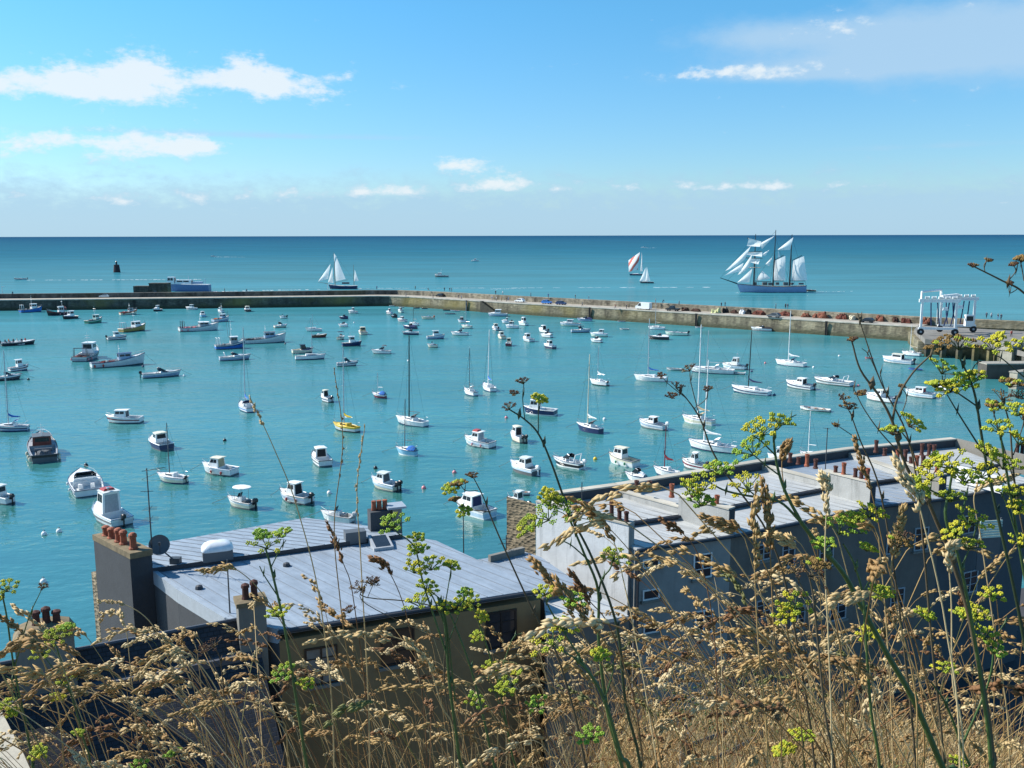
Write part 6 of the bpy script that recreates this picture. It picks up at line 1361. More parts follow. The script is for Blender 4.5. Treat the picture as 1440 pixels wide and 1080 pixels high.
def party(root, e, f, k0, k1, z, th, matr, name='party_wall', capm=None):
    d = (f-e); d.z = 0; a, b = e+d*k0, e+d*k1; n_ = Vector((-d.y, d.x, 0)).normalized()*th/2; m = MB(); m.prism([xy(q) for q in ccw([a-n_, b-n_, b+n_, a+n_])], EZ-.05, z); o = wb(m, name, matr, root)
    n2 = n_*1.18; m = MB(); m.prism([xy(q) for q in ccw([a-n2, b-n2, b+n2, a+n2])], z+.002, z+.07); c = wb(m, 'coping', capm or mat('coping_stone', ()), root); c.parent = o
    if name == 'chimney_wall': a2_ = a-d.normalized()*.03; m = MB(); m.prism([xy(q) for q in ccw([a-n_, a+n_, a2_+n_, a2_-n_])], EZ-.05, z-.01); c = wb(m, 'end_shade', DGREY, root); c.parent = o  # thin dark sheet: shade on the wall's near end painted on
    return o
for i, r_ in ((1, TH[0]), (2, TH[1]), (3, TH[2])):
    party(r_, E_[i], F_[i], .42, 1.0, EZ+.62, .35, STAIN); party(r_, E_[i], F_[i], .0, .415, EZ+1.2, .45, (STAIN, STAIN, PALE)[i-1], 'chimney_wall')
def pots_on(i, ks, z, root, col=TERRAD, hs=.55):
    for j, k in enumerate(ks):
        p = E_[i].lerp(F_[i], k); pot(root, (p.x, p.y, z), hs*(1+.3*math.sin(j*2.1+i)), .13, col if j % 3 else TERRA, False)
pots_on(1, (.12, .2, .32, .5, .7, .82), EZ+1.0, TH[0], hs=.55); pots_on(2, (.05, .10, .15, .25, .32, .5, .58, .66, .74), EZ+1.2, TH[1], hs=.55); pots_on(3, (.06, .14, .2, .26, .32, .38, .46, .6, .7), EZ+1.2, TH[2], hs=.6)
# the tall white gable, its chimney end and stone corner
G0, G1 = at(884, 739, 17.0), at(754, 706, 17.0); d = (G0-G1).normalized(); n_ = Vector((-d.y, d.x, 0))*-.42
n_ = n_ if n_.x > 0 else -n_
m = MB(); m.prism([xy(q) for q in ccw([G0, G1, G1+n_, G0+n_])], BASE, 17.0); wb(m, 'gable_wall', WHITE, TH[0])
m = MB(); m.prism([xy(q) for q in ccw([G0-n_*.1, G1-n_*.1, G1+n_*1.1, G0+n_*1.1])], 17.002, 17.08); wb(m, 'coping', mat('coping_stone', ()), TH[0])
m = MB(); m.prism([xy(q) for q in ccw([G0, G0+n_, G0+n_+d*.03, G0+d*.03])], BASE, 16.99); wb(m, 'gable_end_shade', BLUEG, TH[0])  # darker sheet over the white end, its shade put into the colour
s0 = at(731, 703, 16.9); m = MB(); m.prism([xy(q) for q in ccw([G1-d*.02, s0, s0-d*.9, G1-d*1.2])], BASE, 16.9); wb(m, 'stone_corner', RUBBLE, TH[0])
for k, hh in ((.05, .5), (.12, .55), (.20, .8), (.45, .5)):
    p = G0.lerp(G1, k)+n_*.5; pot(TH[0], (p.x, p.y, 17.05), hh, .12, TERRAD, False)
m = MB(); p = on_plane(897, 800, E_[0], E_[1]); m.tube((p.x, p.y-.1, BASE), (p.x, p.y-.1, EZ-.1), .06, n=6); wb(m, 'downpipe', GUT, TH[0])
for f_ in ((903, 783, 927, 800, 0), (903, 826, 927, 845, 0), (904, 873, 926, 892, 0), (974, 776, 1001, 815, 1), (976, 855, 1002, 893, 1), (1048, 0, 0, 0, 0)):
    if f_[1]: win(TH[0], E_[0], E_[1], *f_[:4], frame='w', bars=f_[4])
for f_ in ((1062, 762, 1084, 790), (1098, 760, 1118, 800), (1150, 765, 1172, 800), (1062, 840, 1084, 872), (1110, 850, 1132, 885), (1165, 840, 1190, 875)): win(TH[1], E_[1], E_[2], *f_, frame='grey', bars=1)
for f_ in ((1245, 745, 1266, 780), (1284, 740, 1306, 775), (1250, 825, 1272, 860)): win(TH[2], E_[2], E_[3], *f_, frame='grey', bars=1)
for f_ in ((1352, 722, 1372, 752), (1352, 800, 1375, 836)): win(TH[3], E_[3], E_[4], *f_, frame='grey', bars=1)
# roof yard on the rightmost house
wq = [at(1262, 652, EZ+.6), at(1328, 668, EZ+.6)]
g0, g1 = at(1345, 655, EZ+1.0), at(1410, 672, EZ+1.0); dd = (g1-g0).normalized(); n2 = Vector((-dd.y, dd.x, 0))*.2; m = MB(); m.prism([xy(q) for q in ccw([g0, g1, g1+n2, g0+n2])], EZ+.1, EZ+1.0); wb(m, 'yard_wall', WHITE, TH[3])
for px, py in ((1296, 640), (1306, 641), (1313, 642), (1430, 640), (1437, 640)):
    p = at(px, py, EZ+.35); m = MB(); pot(TH[3], (p.x, p.y, EZ+.3), .8, .13, TERRAD, False)
p0_, p1_ = at(1343, 617, FZ), at(1460, 645, FZ); dd = (p1_-p0_).normalized(); n2 = Vector((-dd.y, dd.x, 0))*.25; m = MB(); m.prism([xy(q) for q in ccw([p0_, p1_, p1_+n2, p0_+n2])], EZ-.3, FZ); wb(m, 'end_parapet', PALE, TH[3])
aerial(at(712, 782, LZ), 1.0, 'small aerial with short rods over the link roof', [(.8, .3, 2, 20, .25), (.6, .4, 3, 200, .2)])
aerial(at(652, 775, 15.5), 1.9, 'thin pole rising behind the right edge of the zinc roof', [], 'roof_pole')
aerial(at(818, 716, EZ+.36), 1.4, 'thin black aerial on the first pale roof', [(1.1, .2, 2, 120, .08)])
aerial(at(1160, 672, EZ+.36), 2.9, 'thin aerial with small head on the third party wall', [(2.85, .25, 3, 150, .15)])
q = at(1378, 757, 14.2); SB = empty('slatted_screen', q, RAD(10), 'pale green slatted screen on a balcony at the right', 'screen')
for k in range(7): m = MB(); m.box((.6, 0, .05+k*.14), (1.3, .04, .10)); m.build('slat', P('mint'), SB)
m = MB(); [m.box((x_, .05, .5), (.06, .05, 1.1)) for x_ in (0, 1.2)]; m.box((.6, .06, -.9), (1.3, .05, 1.8)); m.build('frame', P('dgrey'), SB)
# corner of a pale parapet at the lower left
zz = 16.2; q = at(33, 1060, zz); GW = empty('parapet_corner', (q.x, q.y, BASE), 0, 'cream concrete parapet corner in the lower left corner behind grass', 'parapet')
m = MB(); m.prism([xy(v) for v in ccw([at(33, 1060, zz), at(64, 1130, zz), at(-90, 1130, zz), at(-70, 978, zz), at(-2, 992, zz)])], BASE, zz); wb(m, 'parapet', render_mat('cream_render', (.42, .38, .30), .4), GW)
# ground the houses stand on
m = MB(); m.prism([(-120, -60), (120, -60), (120, 96), (70, 82), (34, 61), (24, 59), (10, 52), (3, 47.5), (-5, 43.5), (-9.6, 44), (-15, 39.5), (-22, 34), (-60, 20), (-120, 0)][::1], -3, 5.0)
g_ = m.build('street', mat('asphalt', (.05, .05, .055), rough=.95, var=.3, scale=.6, bump=.3)); tag(g_, kind='structure')
# ------------------------------------------------------------ the overgrown slope under the camera
def edge_r(b): return 4.0 + 11.5*smooth3(.02, .34, b) - .9*smooth3(-.1, -.5, b)
def gz(x, y):
    r = math.hypot(x, y); b = math.atan2(x, y); e = edge_r(b) if abs(b) < 1.6 else 6
    z = 28.52 + .22*smooth3(.05, .5, b) - (.42 + .045*smooth3(.0, .3, b))*max(0, min(r, e)-1.0)
    if r > e: z -= (r-e)*(2.6 if r < e+3 else 2.6) 
    z += .10*mnoise.noise(Vector((x*.9, y*.9, 0)))
    return max(z, 4.0)
def slope_mat():
    return mat('dry_turf', (.15, .105, .045), rough=1, var=.55, scale=3.0, c2=(.24, .17, .075), bump=.8, bscale=12)
m = MB(); nb, rr = 120, [0.01, .6, 1, 1.4, 1.8, 2.3, 2.8, 3.3, 3.8, 4.4, 5, 6, 7, 8, 9, 10, 11, 12, 13, 14, 15, 16, 17, 18.5, 20, 22]
m.loft([[(r*math.sin(2*PI*j/nb-PI), r*math.cos(2*PI*j/nb-PI), gz(r*math.sin(2*PI*j/nb-PI), r*math.cos(2*PI*j/nb-PI))) for j in range(nb)] for r in rr], caps=False)
hs = m.build('hillside', slope_mat(), None, True); tag(hs, kind='structure')
STRAW = [mat('straw_a', (.50, .335, .135), rough=.75, var=.25, scale=9, trans=.25), mat('straw_b', (.61, .45, .22), rough=.75, var=.2, scale=9, trans=.25), mat('straw_c', (.36, .215, .08), rough=.8, var=.3, scale=9, trans=.2), mat('straw_d', (.68, .54, .30), rough=.7, var=.2, scale=9, trans=.25), mat('straw_e', (.22, .11, .045), rough=.85, var=.3, scale=9, trans=.15), mat('straw_green', (.20, .20, .06), rough=.7, var=.3, scale=9, trans=.25)]
class NB:           # fast builder of large triangle meshes
    def __init__(s): s.V = []; s.T = []; s.M = []; s.n = 0
    def add(s, v, t, m): s.V.append(v); s.T.append(t+s.n); s.M.append(np.full(len(t), m, np.int32)); s.n += len(v)
    def build(s, name, mats, parent=None):
        V = np.concatenate(s.V).astype(np.float32); T = np.concatenate(s.T).astype(np.int32); Mi = np.concatenate(s.M); me = bpy.data.meshes.new(name)
        me.vertices.add(len(V)); me.vertices.foreach_set('co', V.ravel()); me.loops.add(len(T)*3); me.loops.foreach_set('vertex_index', T.ravel())
        me.polygons.add(len(T)); me.polygons.foreach_set('loop_start', np.arange(0, len(T)*3, 3, dtype=np.int32))
        for m in mats: me.materials.append(m)
        me.polygons.foreach_set('material_index', Mi); me.update(calc_edges=True); me.validate()
        o = bpy.data.objects.new(name, me); COL.objects.link(o)
        if parent: o.parent = parent
        return o
OCT = np.array([(0, 1, 2), (0, 2, 3), (0, 3, 4), (0, 4, 1), (5, 2, 1), (5, 3, 2), (5, 4, 3), (5, 1, 4)], np.int32)
def npath(pts, r0, r1, n=3):
    pts = np.array(pts, float); k = len(pts); t = np.gradient(pts, axis=0); t /= np.linalg.norm(t, axis=1)[:, None]+1e-9
    ref = np.array([.31, .93, .17]); a = np.cross(t, ref); a /= np.linalg.norm(a, axis=1)[:, None]+1e-9; b = np.cross(a, t); r = np.linspace(r0, r1, k)[:, None]
    V = np.concatenate([pts + (a*math.cos(2*PI*j/n)+b*math.sin(2*PI*j/n))*r for j in range(n)]).reshape(n, k, 3).transpose(1, 0, 2).reshape(-1, 3)
    T = []
    for i in range(k-1):
        for j in range(n):
            p, q, u, v = i*n+j, i*n+(j+1) % n, (i+1)*n+(j+1) % n, (i+1)*n+j; T += [(p, q, u), (p, u, v)]
    return V, np.array(T, np.int32)
def octs(C, D, ln, w, rng):        # little pointed grains at C along D
    k = len(C); D = D/(np.linalg.norm(D, axis=1)[:, None]+1e-9); a = np.cross(D, rng.normal(size=(k, 3))); a /= np.linalg.norm(a, axis=1)[:, None]+1e-9; b = np.cross(D, a)
    ln = np.broadcast_to(ln, (k,))[:, None]; w = np.broadcast_to(w, (k,))[:, None]; c = C + D*ln*.42
    V = np.stack([C, c+a*w, c+b*w, c-a*w, c-b*w, C+D*ln], 1).reshape(-1, 3); T = (OCT[None]+6*np.arange(k)[:, None, None]).reshape(-1, 3); return V, T
RNG = np.random.default_rng(5)
def head_on(curve, rng, dens=1.0, size=1.0, loose=False):     # seed head along a short curve: dense clumps of spikelets
    curve = np.array(curve, float); k = len(curve); C = []; D = []; W_ = []; Ln = []
    ncl = int(rng.integers(8, 13)); pos = np.sort(np.clip(np.linspace(0, 1, ncl) + rng.normal(size=ncl)*.04, 0, 1))
    for p in pos:
        f = p*(k-1); i = min(int(f), k-2); c = curve[i]*(1-(f-i))+curve[i+1]*(f-i); t = curve[i+1]-curve[i]; t /= np.linalg.norm(t)+1e-9
        side = rng.normal(size=3); side -= t*side.dot(t); side /= np.linalg.norm(side)+1e-9; side[2] -= .35
        fat = (.35+.65*math.sin(PI*min(1, p*.8+.18)))*rng.uniform(.55, 1.25); m_ = max(3, int(rng.integers(5, 9)*dens*fat))
        for _ in range(m_):
            C.append(c + side*.0055*size*fat*rng.uniform(0, 1.3) + t*rng.uniform(-.006, .004)*size + rng.normal(size=3)*.0013*size); D.append(t*1.0+side*rng.uniform(.0, .38)+rng.normal(size=3)*.14); Ln.append(rng.uniform(.010, .017)*size); W_.append(rng.uniform(.0021, .0033)*size)
    return octs(np.array(C), np.array(D), np.array(Ln), np.array(W_), rng)
def stalk_template(rng, lean, droop, hl):
    t = np.linspace(0, 1, 9); bend = lean*t**1.8; y = rng.normal()*.08*t**2
    pts = np.stack([-bend, y*np.ones(9), t - .32*lean*t**3], 1); d = pts[-1]-pts[-2]; d /= np.linalg.norm(d); cur = [pts[-1]]
    for i in range(6):
        d = d + np.array([-droop*.30, rng.normal()*.05, -droop*.34]); d /= np.linalg.norm(d); cur.append(cur[-1]+d*hl/6)
    V, T = npath(np.vstack([pts, cur[1:]]), .0016, .0007); HV, HT = head_on(cur[1:], rng, 1.1, 1.3); return (V, T), (HV, HT)
TPL = [stalk_template(RNG, RNG.uniform(.10, .55), RNG.uniform(.15, 1.25), RNG.uniform(.10, .18)) for _ in range(40)]
def rotz(V, a, s): c, n = math.cos(a), math.sin(a); R_ = np.array([[c, -n, 0], [n, c, 0], [0, 0, 1]]); return (V*s) @ R_.T
grass = NB(); rng = np.random.default_rng(21)
def pick(): return int(rng.choice(6, p=[.30, .22, .20, .08, .14, .06]))
cnt = 0
while cnt < N_STALK:
    b = rng.uniform(-.56, .56); r = 1.55 + (rng.uniform()**.9)*(2.6 if b < .05 else 3.6); 
    if r > edge_r(b)+.1: continue
    x, y = r*math.sin(b), r*math.cos(b); z = gz(x, y); h = rng.uniform(.62, 1.12)
    if b > .12: h *= 1 + .42*smooth3(.12, .40, b)*rng.uniform(0, 1)**.8
    elif b > -.1: h *= .97
    if abs(b+.02) < .12: h *= .92
    # keep the tops under the sight lines that stay clear in the photograph
    top = z + h*.86; dep = math.degrees(math.atan2(30-top, r)); lim = 22.6 if b < -.33 else (24.3 if b < -.05 else (22.4 if b < .12 else (21.2 - 6.2*smooth3(.10, .5, b))))
    if dep < lim: h = (30 - r*math.tan(RAD(lim + rng.uniform(0, 4))) - z)/.86
    if h < .3: continue
    if -.24 < b < .10 and rng.uniform() < .48: continue
    if b >= .10 and rng.uniform() < .12: continue
    (V, T), (HV, HT) = TPL[rng.integers(len(TPL))]; a = rng.normal()*.55 + (0 if b < .1 else rng.choice([0, .5, 2.6], p=[.6, .2, .2])); mi = pick()
    V2 = rotz(V, a, h) + (x, y, z-.02)
    grass.add(V2, T, mi)
    top_s, top_h = V[26], HV
    grass.add(rotz(HV, a, h)+(x, y, z-.02), HT, mi if rng.uniform() < .5 else int(rng.choice([0, 1, 2, 3])))
    cnt += 1
for _ in range(N_RIGHT):            # the tall thick stand of straw on the right
    b = rng.uniform(.06, .58); r = rng.uniform(1.9, 7.0)*(.75+.25*smooth3(.1, .4, b))
    x, y = r*math.sin(b), r*math.cos(b); z = gz(x, y); h = rng.uniform(.55, 1.05)
    dep = math.degrees(math.atan2(30-z-h*.86, r)); lim = 25 - 6.5*smooth3(.08, .5, b)
    if dep < lim: h = (30 - r*math.tan(RAD(lim + rng.uniform(0, 5))) - z)/.86
    if h < .3: continue
    (V, T), (HV, HT) = TPL[rng.integers(len(TPL))]; a = rng.normal()*.7 + rng.choice([0, .5, 2.6]); mi = pick(); o_ = np.array((x, y, z-.02)); q = np.array([.62, .62, 1.0])
    grass.add(rotz(V*q, a, h)+o_, T, mi); dv = (V[26]*q-V[26])
    if rng.uniform() < (.75 if r < 3 else .35): grass.add(rotz(HV+dv, a, h)+o_, HT, mi)
def blade(x, y, z, h, a, lean, w, mi):
    t = np.linspace(0, 1, 6); kn = rng.uniform(.5, .9); drop = np.where(t > kn, (t-kn)*rng.uniform(0, 1.6), 0)
    c = np.stack([lean*t**1.5*math.cos(a), lean*t**1.5*math.sin(a), t*(1-.25*lean)-drop], 1)*h; ww = (w*(1-t**2*.9))[:, None]; s_ = np.array([-math.sin(a+.6), math.cos(a+.6), .2]); V = np.stack([c-s_*ww, c+s_*ww], 1).reshape(-1, 3)+(x, y, z)
    T = []
    for i in range(5): p = 2*i; T += [(p, p+1, p+3), (p, p+3, p+2)]
    grass.add(V, np.array(T, np.int32), mi)
for _ in range(N_BLADE):
    b = rng.uniform(-.58, .58); r = 1.5 + rng.uniform()*(2.6 if b < .05 else 4.0)
    if r > edge_r(b): continue
    x, y = r*math.sin(b), r*math.cos(b); blade(x, y, gz(x, y)-.02, rng.uniform(.3, .75)*(1+.35*smooth3(.1, .4, b)), rng.uniform(0, 6.28) if rng.uniform() < .5 else PI+rng.normal()*.6, rng.uniform(.1, .8), rng.uniform(.0012, .003), pick())
for _ in range(N_SHORT):            # short dead turf farther down the right-hand slope
    b = rng.uniform(.0, .6); r = rng.uniform(4.2, 15.5)
    if r > edge_r(b)+.2: continue
    x, y = r*math.sin(b), r*math.cos(b)
    if mnoise.noise(Vector((x*.8, y*.8, 5))) < -.25: continue
    blade(x, y, gz(x, y)-.02, rng.uniform(.14, .55), rng.uniform(0, 6.28), rng.uniform(.15, .8), rng.uniform(.0025, .006), int(rng.choice(6, p=[.28, .2, .22, .06, .12, .12])))
tag(grass.build('dry_grass', STRAW), kind='stuff')
# ------------------------------------------------------------ single tall grass stalks
def catmull(pts, n=6):
    P_ = [Vector(p) for p in pts]; P_ = [P_[0]*2-P_[1]] + P_ + [P_[-1]*2-P_[-2]]; out = []
    for i in range(1, len(P_)-2):
        for k in range(n):
            t = k/n; a, b, c, d = P_[i-1], P_[i], P_[i+1], P_[i+2]; out.append(.5*((2*b)+(c-a)*t+(2*a-5*b+4*c-d)*t*t+(3*b-a-3*c+d)*t**3))
    return out + [P_[-2]]
def lift(pix, d):
    out = []
    for i, p in enumerate(pix): out.append(atd(p[0], p[1], d + (p[2] if len(p) > 2 else 0)))
    g = out[0]; x, y = g.x, g.y
    z0 = gz(x, y)
    if g.z > z0+.05: out = [Vector((x+.03*(1 if x > 0 else -1), y-.02, z0-.03))] + out
    return out
def grass_stalk(pix, d, hf, mi, label, size=1.0, r=.0017, loose=False, hmi=None):
    pts = catmull(lift(pix, d), 7); o = empty('grass_stalk', pts[0], 0, label, 'grass stalk', 'tall dry grass stalks'); b = np.array(pts[0]); A_ = np.array([np.array(p) for p in pts])-b
    nb_ = NB(); V, T = npath(A_, r, r*.45, 5); nb_.add(V, T, 0); nb_.build('stem', [STRAW[mi]], o)
    if hf:
        i0 = int(len(A_)*(1-hf)); cur = A_[i0:]; nb_ = NB()
        for k in range(2): V, T = head_on(cur, rng, 1.3, size*.75, loose); nb_.add(V, T, 0)
        nb_.build('seed_head', [STRAW[mi if hmi is None else hmi]], o)
for a in [([(470, 1080), (452, 860), (418, 715), (385, 630), (352, 560)], 1.7, .12, 1, 'long bare stalk leaning left across the water, tip near the leaning mast', .6), ([(505, 1080), (480, 860), (470, 740), (482, 620), (470, 520)], 1.9, .3, 2, 'thin upright stalk in front of the yellow sailing boat', .5),
          ([(520, 1080), (508, 800), (502, 690), (513, 600)], 1.8, .35, 1, 'pale upright stalk right of the yellow sailing boat', .6), ([(600, 1060), (575, 880), (545, 800), (524, 785)], 2.0, .3, 4, 'leaning stalk with dark head over the middle of the zinc roof', 1.3),
          ([(520, 1070), (498, 850), (482, 790), (462, 738)], 2.0, .25, 4, 'stalk with slim dark head near the roof hatch', 1.1), ([(480, 1080), (440, 960), (380, 850), (330, 800), (283, 802)], 1.9, .22, 0, 'stalk curving left over the dark chimney foot', 1.2),
          ([(300, 1080), (250, 960), (215, 880), (175, 850), (138, 845)], 2.0, .2, 1, 'arched stalk left of the chimney shaft', .7), ([(330, 1080), (270, 960), (235, 900), (185, 885), (136, 902)], 1.9, .45, 1, 'stalk with long pale head lying across the foot of the dark chimney', 1.4),
          ([(345, 1080), (310, 980), (265, 920), (225, 925), (192, 952)], 1.8, .4, 1, 'drooping golden head in front of the slate roof', 1.4), ([(405, 1080), (390, 1010), (345, 985), (290, 990), (240, 1006)], 1.8, .3, 0, 'low drooping head in front of the slate roof', 1.3),
          ([(640, 1080), (620, 990), (590, 915), (520, 890), (435, 902)], 1.7, .5, 1, 'stalk with a long horizontal golden head under the zinc roof', 1.7), ([(700, 1080), (690, 1000), (660, 960), (600, 965), (540, 968)], 1.8, .4, 0, 'horizontal seed head before the tan facade', 1.4),
          ([(905, 1080), (860, 960), (812, 880), (775, 815), (752, 790)], 1.6, .3, 2, 'brown head slanting up before the link roof', 1.6), ([(930, 1080), (868, 930), (815, 860), (785, 820)], 1.5, .35, 2, 'thick brown head left of the white gable base', 1.7),
          ([(905, 1080), (865, 900), (825, 840), (805, 805)], 1.6, .3, 4, 'dark head across the white gable', 1.3), ([(1020, 1080), (960, 900), (905, 800), (843, 730), (810, 715)], 1.9, .18, 2, 'reddish head near the aerial on the first pale roof', 1.2),
          ([(1010, 1080), (1005, 900), (985, 790), (960, 750), (932, 732)], 1.8, .2, 4, 'dark head over the second pale roof', 1.2), ([(1130, 1080), (1110, 900), (1078, 800), (1045, 748), (1020, 735), (992, 728)], 1.5, .3, 2, 'large brown head below the second chimney wall', 1.4),
          ([(1080, 1080), (1066, 900), (1061, 780), (1062, 690)], 1.5, .28, 0, 'upright head before the second pale roof, left of a pair', 1.5), ([(1100, 1080), (1088, 880), (1082, 760), (1074, 680)], 1.5, .28, 2, 'upright head before the second pale roof, right of a pair', 1.5),
          ([(1170, 1080), (1165, 900), (1160, 790), (1163, 690), (1158, 670)], 1.4, .3, 3, 'thick pale upright head beside the third party wall', 1.25), ([(1190, 1080), (1180, 900), (1140, 760), (1105, 690), (1100, 640), (1108, 625)], 1.6, .2, 2, 'brown head high before the sailing boat with thin white mast', 1.3),
          ([(1350, 1080), (1330, 880), (1300, 740), (1285, 690), (1262, 650)], 1.3, .33, 3, 'large pale fluffy head at the right before the blue grey roof', 1.5), ([(1300, 1080), (1290, 940), (1250, 800), (1225, 690), (1202, 620)], 1.6, .2, 2, 'slim brown head crossing the third roof', 1.2),
          ([(1420, 1080), (1400, 900), (1380, 760), (1372, 690), (1425, 668)], 1.7, .2, 1, 'head bent right at the right edge of the roofs', 1.3), ([(1290, 1080), (1285, 960), (1255, 830), (1257, 770), (1268, 720)], 1.5, .25, 0, 'upright golden head before the rightmost facade', 1.5),
          ([(1235, 1080), (1215, 960), (1175, 890), (1140, 800), (1110, 760), (1085, 750)], 1.6, .22, 1, 'arched pale head left of the thick fennel stem', 1.5), ([(1355, 1080), (1340, 960), (1338, 850), (1334, 780), (1342, 765)], 1.4, .3, 3, 'fluffy upright head below the pale green slatted screen', 1.3),
          ([(90, 1080), (70, 960), (45, 900), (20, 905), (-10, 930)], 1.8, .4, 0, 'drooping head at the left edge', 1.4), ([(120, 1080), (85, 980), (60, 930), (22, 880), (0, 865)], 1.9, .3, 2, 'reddish stalk leaning out at the left edge', 1.2)]:
    grass_stalk(a[0], a[1], a[2], a[3], a[4], a[5])
# ------------------------------------------------------------ fennel
FST = mat('fennel_stem', (.055, .105, .03), rough=.45, var=.3, scale=8); FSTD = mat('fennel_stem_dark', (.028, .05, .022), rough=.5, var=.3, scale=8); FBR = mat('fennel_stem_dry', (.10, .075, .04), rough=.8, var=.35, scale=8)
FYG = mat('fennel_flower_green', (.39, .45, .03), rough=.7, var=.35, scale=40, trans=.2); FYE = mat('fennel_flower_yellow', (.56, .52, .03), rough=.7, var=.3, scale=40, trans=.2); FGR = mat('fennel_fruit_green', (.28, .44, .04), rough=.7, var=.3, scale=40, trans=.2)
FDR = mat('fennel_fruit_dry', (.10, .05, .025), rough=.9, var=.45, scale=40); FTW = mat('fennel_fruit_tawny', (.20, .12, .03), rough=.9, var=.4, scale=40)
FLW = {'yg': [FYG, FYE], 'y': [FYE, FYG], 'g': [FGR, FYG], 'd': [FDR, FTW], 't': [FTW, FYG]}
def umbel(o, c, up, R_, kind, base, stemm, name='flower_umbel', dens=1.0):
    up = np.array(up, float); up /= np.linalg.norm(up); a = np.cross(up, (.2, .3, .9)); a /= np.linalg.norm(a); b = np.cross(up, a); c = np.array(c)-np.array(base); nb_ = NB(); n = int(rng.integers(10, 15)*dens) if kind != 'd' else int(rng.integers(7, 11))
    for i in range(n):
        th = 2*PI*i*.381966; rad = math.sqrt((i+.5)/n); h = .62*(1-.45*rad**2) * rng.uniform(.85, 1.1); tip = c + (a*math.cos(th)+b*math.sin(th))*R_*rad*rng.uniform(.88, 1.1) + up*R_*h
        mid = c + (tip-c)*.5 + up*R_*.03 - (a*math.cos(th)+b*math.sin(th))*R_*.05*rad; V, T = npath([c, mid, tip], .0011, .0008); nb_.add(V, T, 0)
        k = int(rng.integers(8, 13)) if kind != 'd' else int(rng.integers(4, 8)); C = []; D = []
        for j in range(k):
            q = 2*PI*j*.381966; rr_ = math.sqrt((j+.5)/k); dv = (a*math.cos(q)+b*math.sin(q))*rr_ + up*(.75-.35*rr_); C.append(tip + dv*R_*.145*rng.uniform(.7, 1.2)); D.append(dv)
        C = np.array(C); D = np.array(D); V, T = octs(C-D*.0012, D, .0050 if kind != 'd' else .005, .0023 if kind != 'd' else .0013, rng); nb_.add(V, T, 1 if rng.uniform() < .75 else 2)
        if j % 2: V, T = npath([tip, C[0]], .0005, .0004); nb_.add(V, T, 0)
    nb_.build(name, [stemm]+FLW[kind], o)
def fennel(label, stems, d, umb, dry=False, stem='g', group=None):
    sm = {'g': FST, 'd': FSTD, 'b': FBR}[stem]; first = lift(stems[0][0], d); base = first[0]; o = empty('dry_fennel' if dry else 'fennel', base, 0, label, 'fennel plant', 'fennel plants on the slope'); B0 = np.array(base)
    for i, (pix, r0, r1) in enumerate(stems):
        pts = catmull(first if i == 0 else [atd(p[0], p[1], d+(p[2] if len(p) > 2 else 0)) for p in pix], 5); nb_ = NB(); r0, r1 = r0*.74, r1*.8; V, T = npath(np.array([np.array(p) for p in pts])-B0, r0, r1, 7); nb_.add(V, T, 0)
        for p in pts[6::9]:
            q = np.array(p)-B0; V, T = octs(np.array([q-(0, 0, .01)]), np.array([[.15, .05, 1.0]]), .026, r0*1.25, rng); nb_.add(V, T, 0)
        nb_.build('stem' if i == 0 else 'branch', [sm], o).data.polygons.foreach_set('use_smooth', [True]*len(np.concatenate(nb_.T)))
    for u in umb:
        px, py, w, kind = u[:4]; dd = d + (u[4] if len(u) > 4 else 0); c = atd(px, py, dd); R_ = w*.5*dd*.88/F; tilt = u[5] if len(u) > 5 else (rng.normal()*.25, -.25+rng.normal()*.15)
        umbel(o, c, (tilt[0], tilt[1], 1), R_, kind, base, sm)
    return o
# main stems traced from the photograph; (photo x, photo y) at a distance ahead of the camera
fennel('tall fennel with the thickest green stem, its umbels before the second pale roof', [([(1345, 1120), (1326, 1080), (1285, 985), (1245, 915), (1210, 850), (1185, 805), (1150, 765), (1127, 735)], .0085, .0048), ([(1127, 735), (1105, 693), (1093, 655), (1088, 615), (1092, 600)], .0042, .002), ([(1090, 640), (1070, 620), (1058, 612)], .002, .0014), ([(1092, 605), (1108, 590), (1120, 583)], .0016, .001), ([(1098, 670), (1078, 655), (1060, 640)], .002, .0013), ([(1127, 735), (1095, 705), (1050, 697), (1020, 690), (1000, 680)], .0034, .0018), ([(1062, 697), (1054, 690), (1050, 684)], .0018, .0014)],
       1.55, [(1060, 640, 66, 'g', 0, (-.7, -.3)), (1072, 612, 60, 'y', 0, (-.3, -.4)), (1096, 598, 44, 'yg'), (990, 690, 70, 'yg', .02), (1010, 668, 50, 'g'), (968, 690, 44, 'y'), (1052, 690, 62, 'y', .03), (985, 712, 50, 'g')])
fennel('fennel with a long curved umbel crossing the rubble stone gable', [([(885, 1130), (875, 1080), (854, 999), (842, 900), (841, 830), (822, 780), (800, 728)], .0058, .0026), ([(841, 840), (846, 815), (858, 800), (862, 785)], .0026, .0016), ([(830, 790), (805, 768), (790, 760)], .002, .0014)], 1.65, [(800, 728, 74, 'g', 0, (.3, -.3)), (772, 732, 70, 'g', 0, (-.6, -.5)), (748, 745, 50, 'yg', 0, (-.8, -.5)), (772, 712, 40, 'yg'), (862, 790, 50, 'yg', 0, (.2, -.3)), (770, 700, 36, 'y')])
fennel('slender dark fennel whose bare stem climbs to brown umbels beside the navy fishing boat', [([(905, 1120), (880, 990), (868, 883), (835, 790), (801, 721), (775, 650), (757, 610), (738, 590), (715, 575)], .0048, .0018), ([(757, 610), (757, 580), (758, 562)], .0016, .001), ([(738, 590), (735, 560), (737, 537)], .0014, .0009)], 1.75, [(758, 566, 30, 'y'), (736, 540, 24, 'd'), (716, 576, 26, 'd'), (722, 556, 18, 'd')], stem='d')
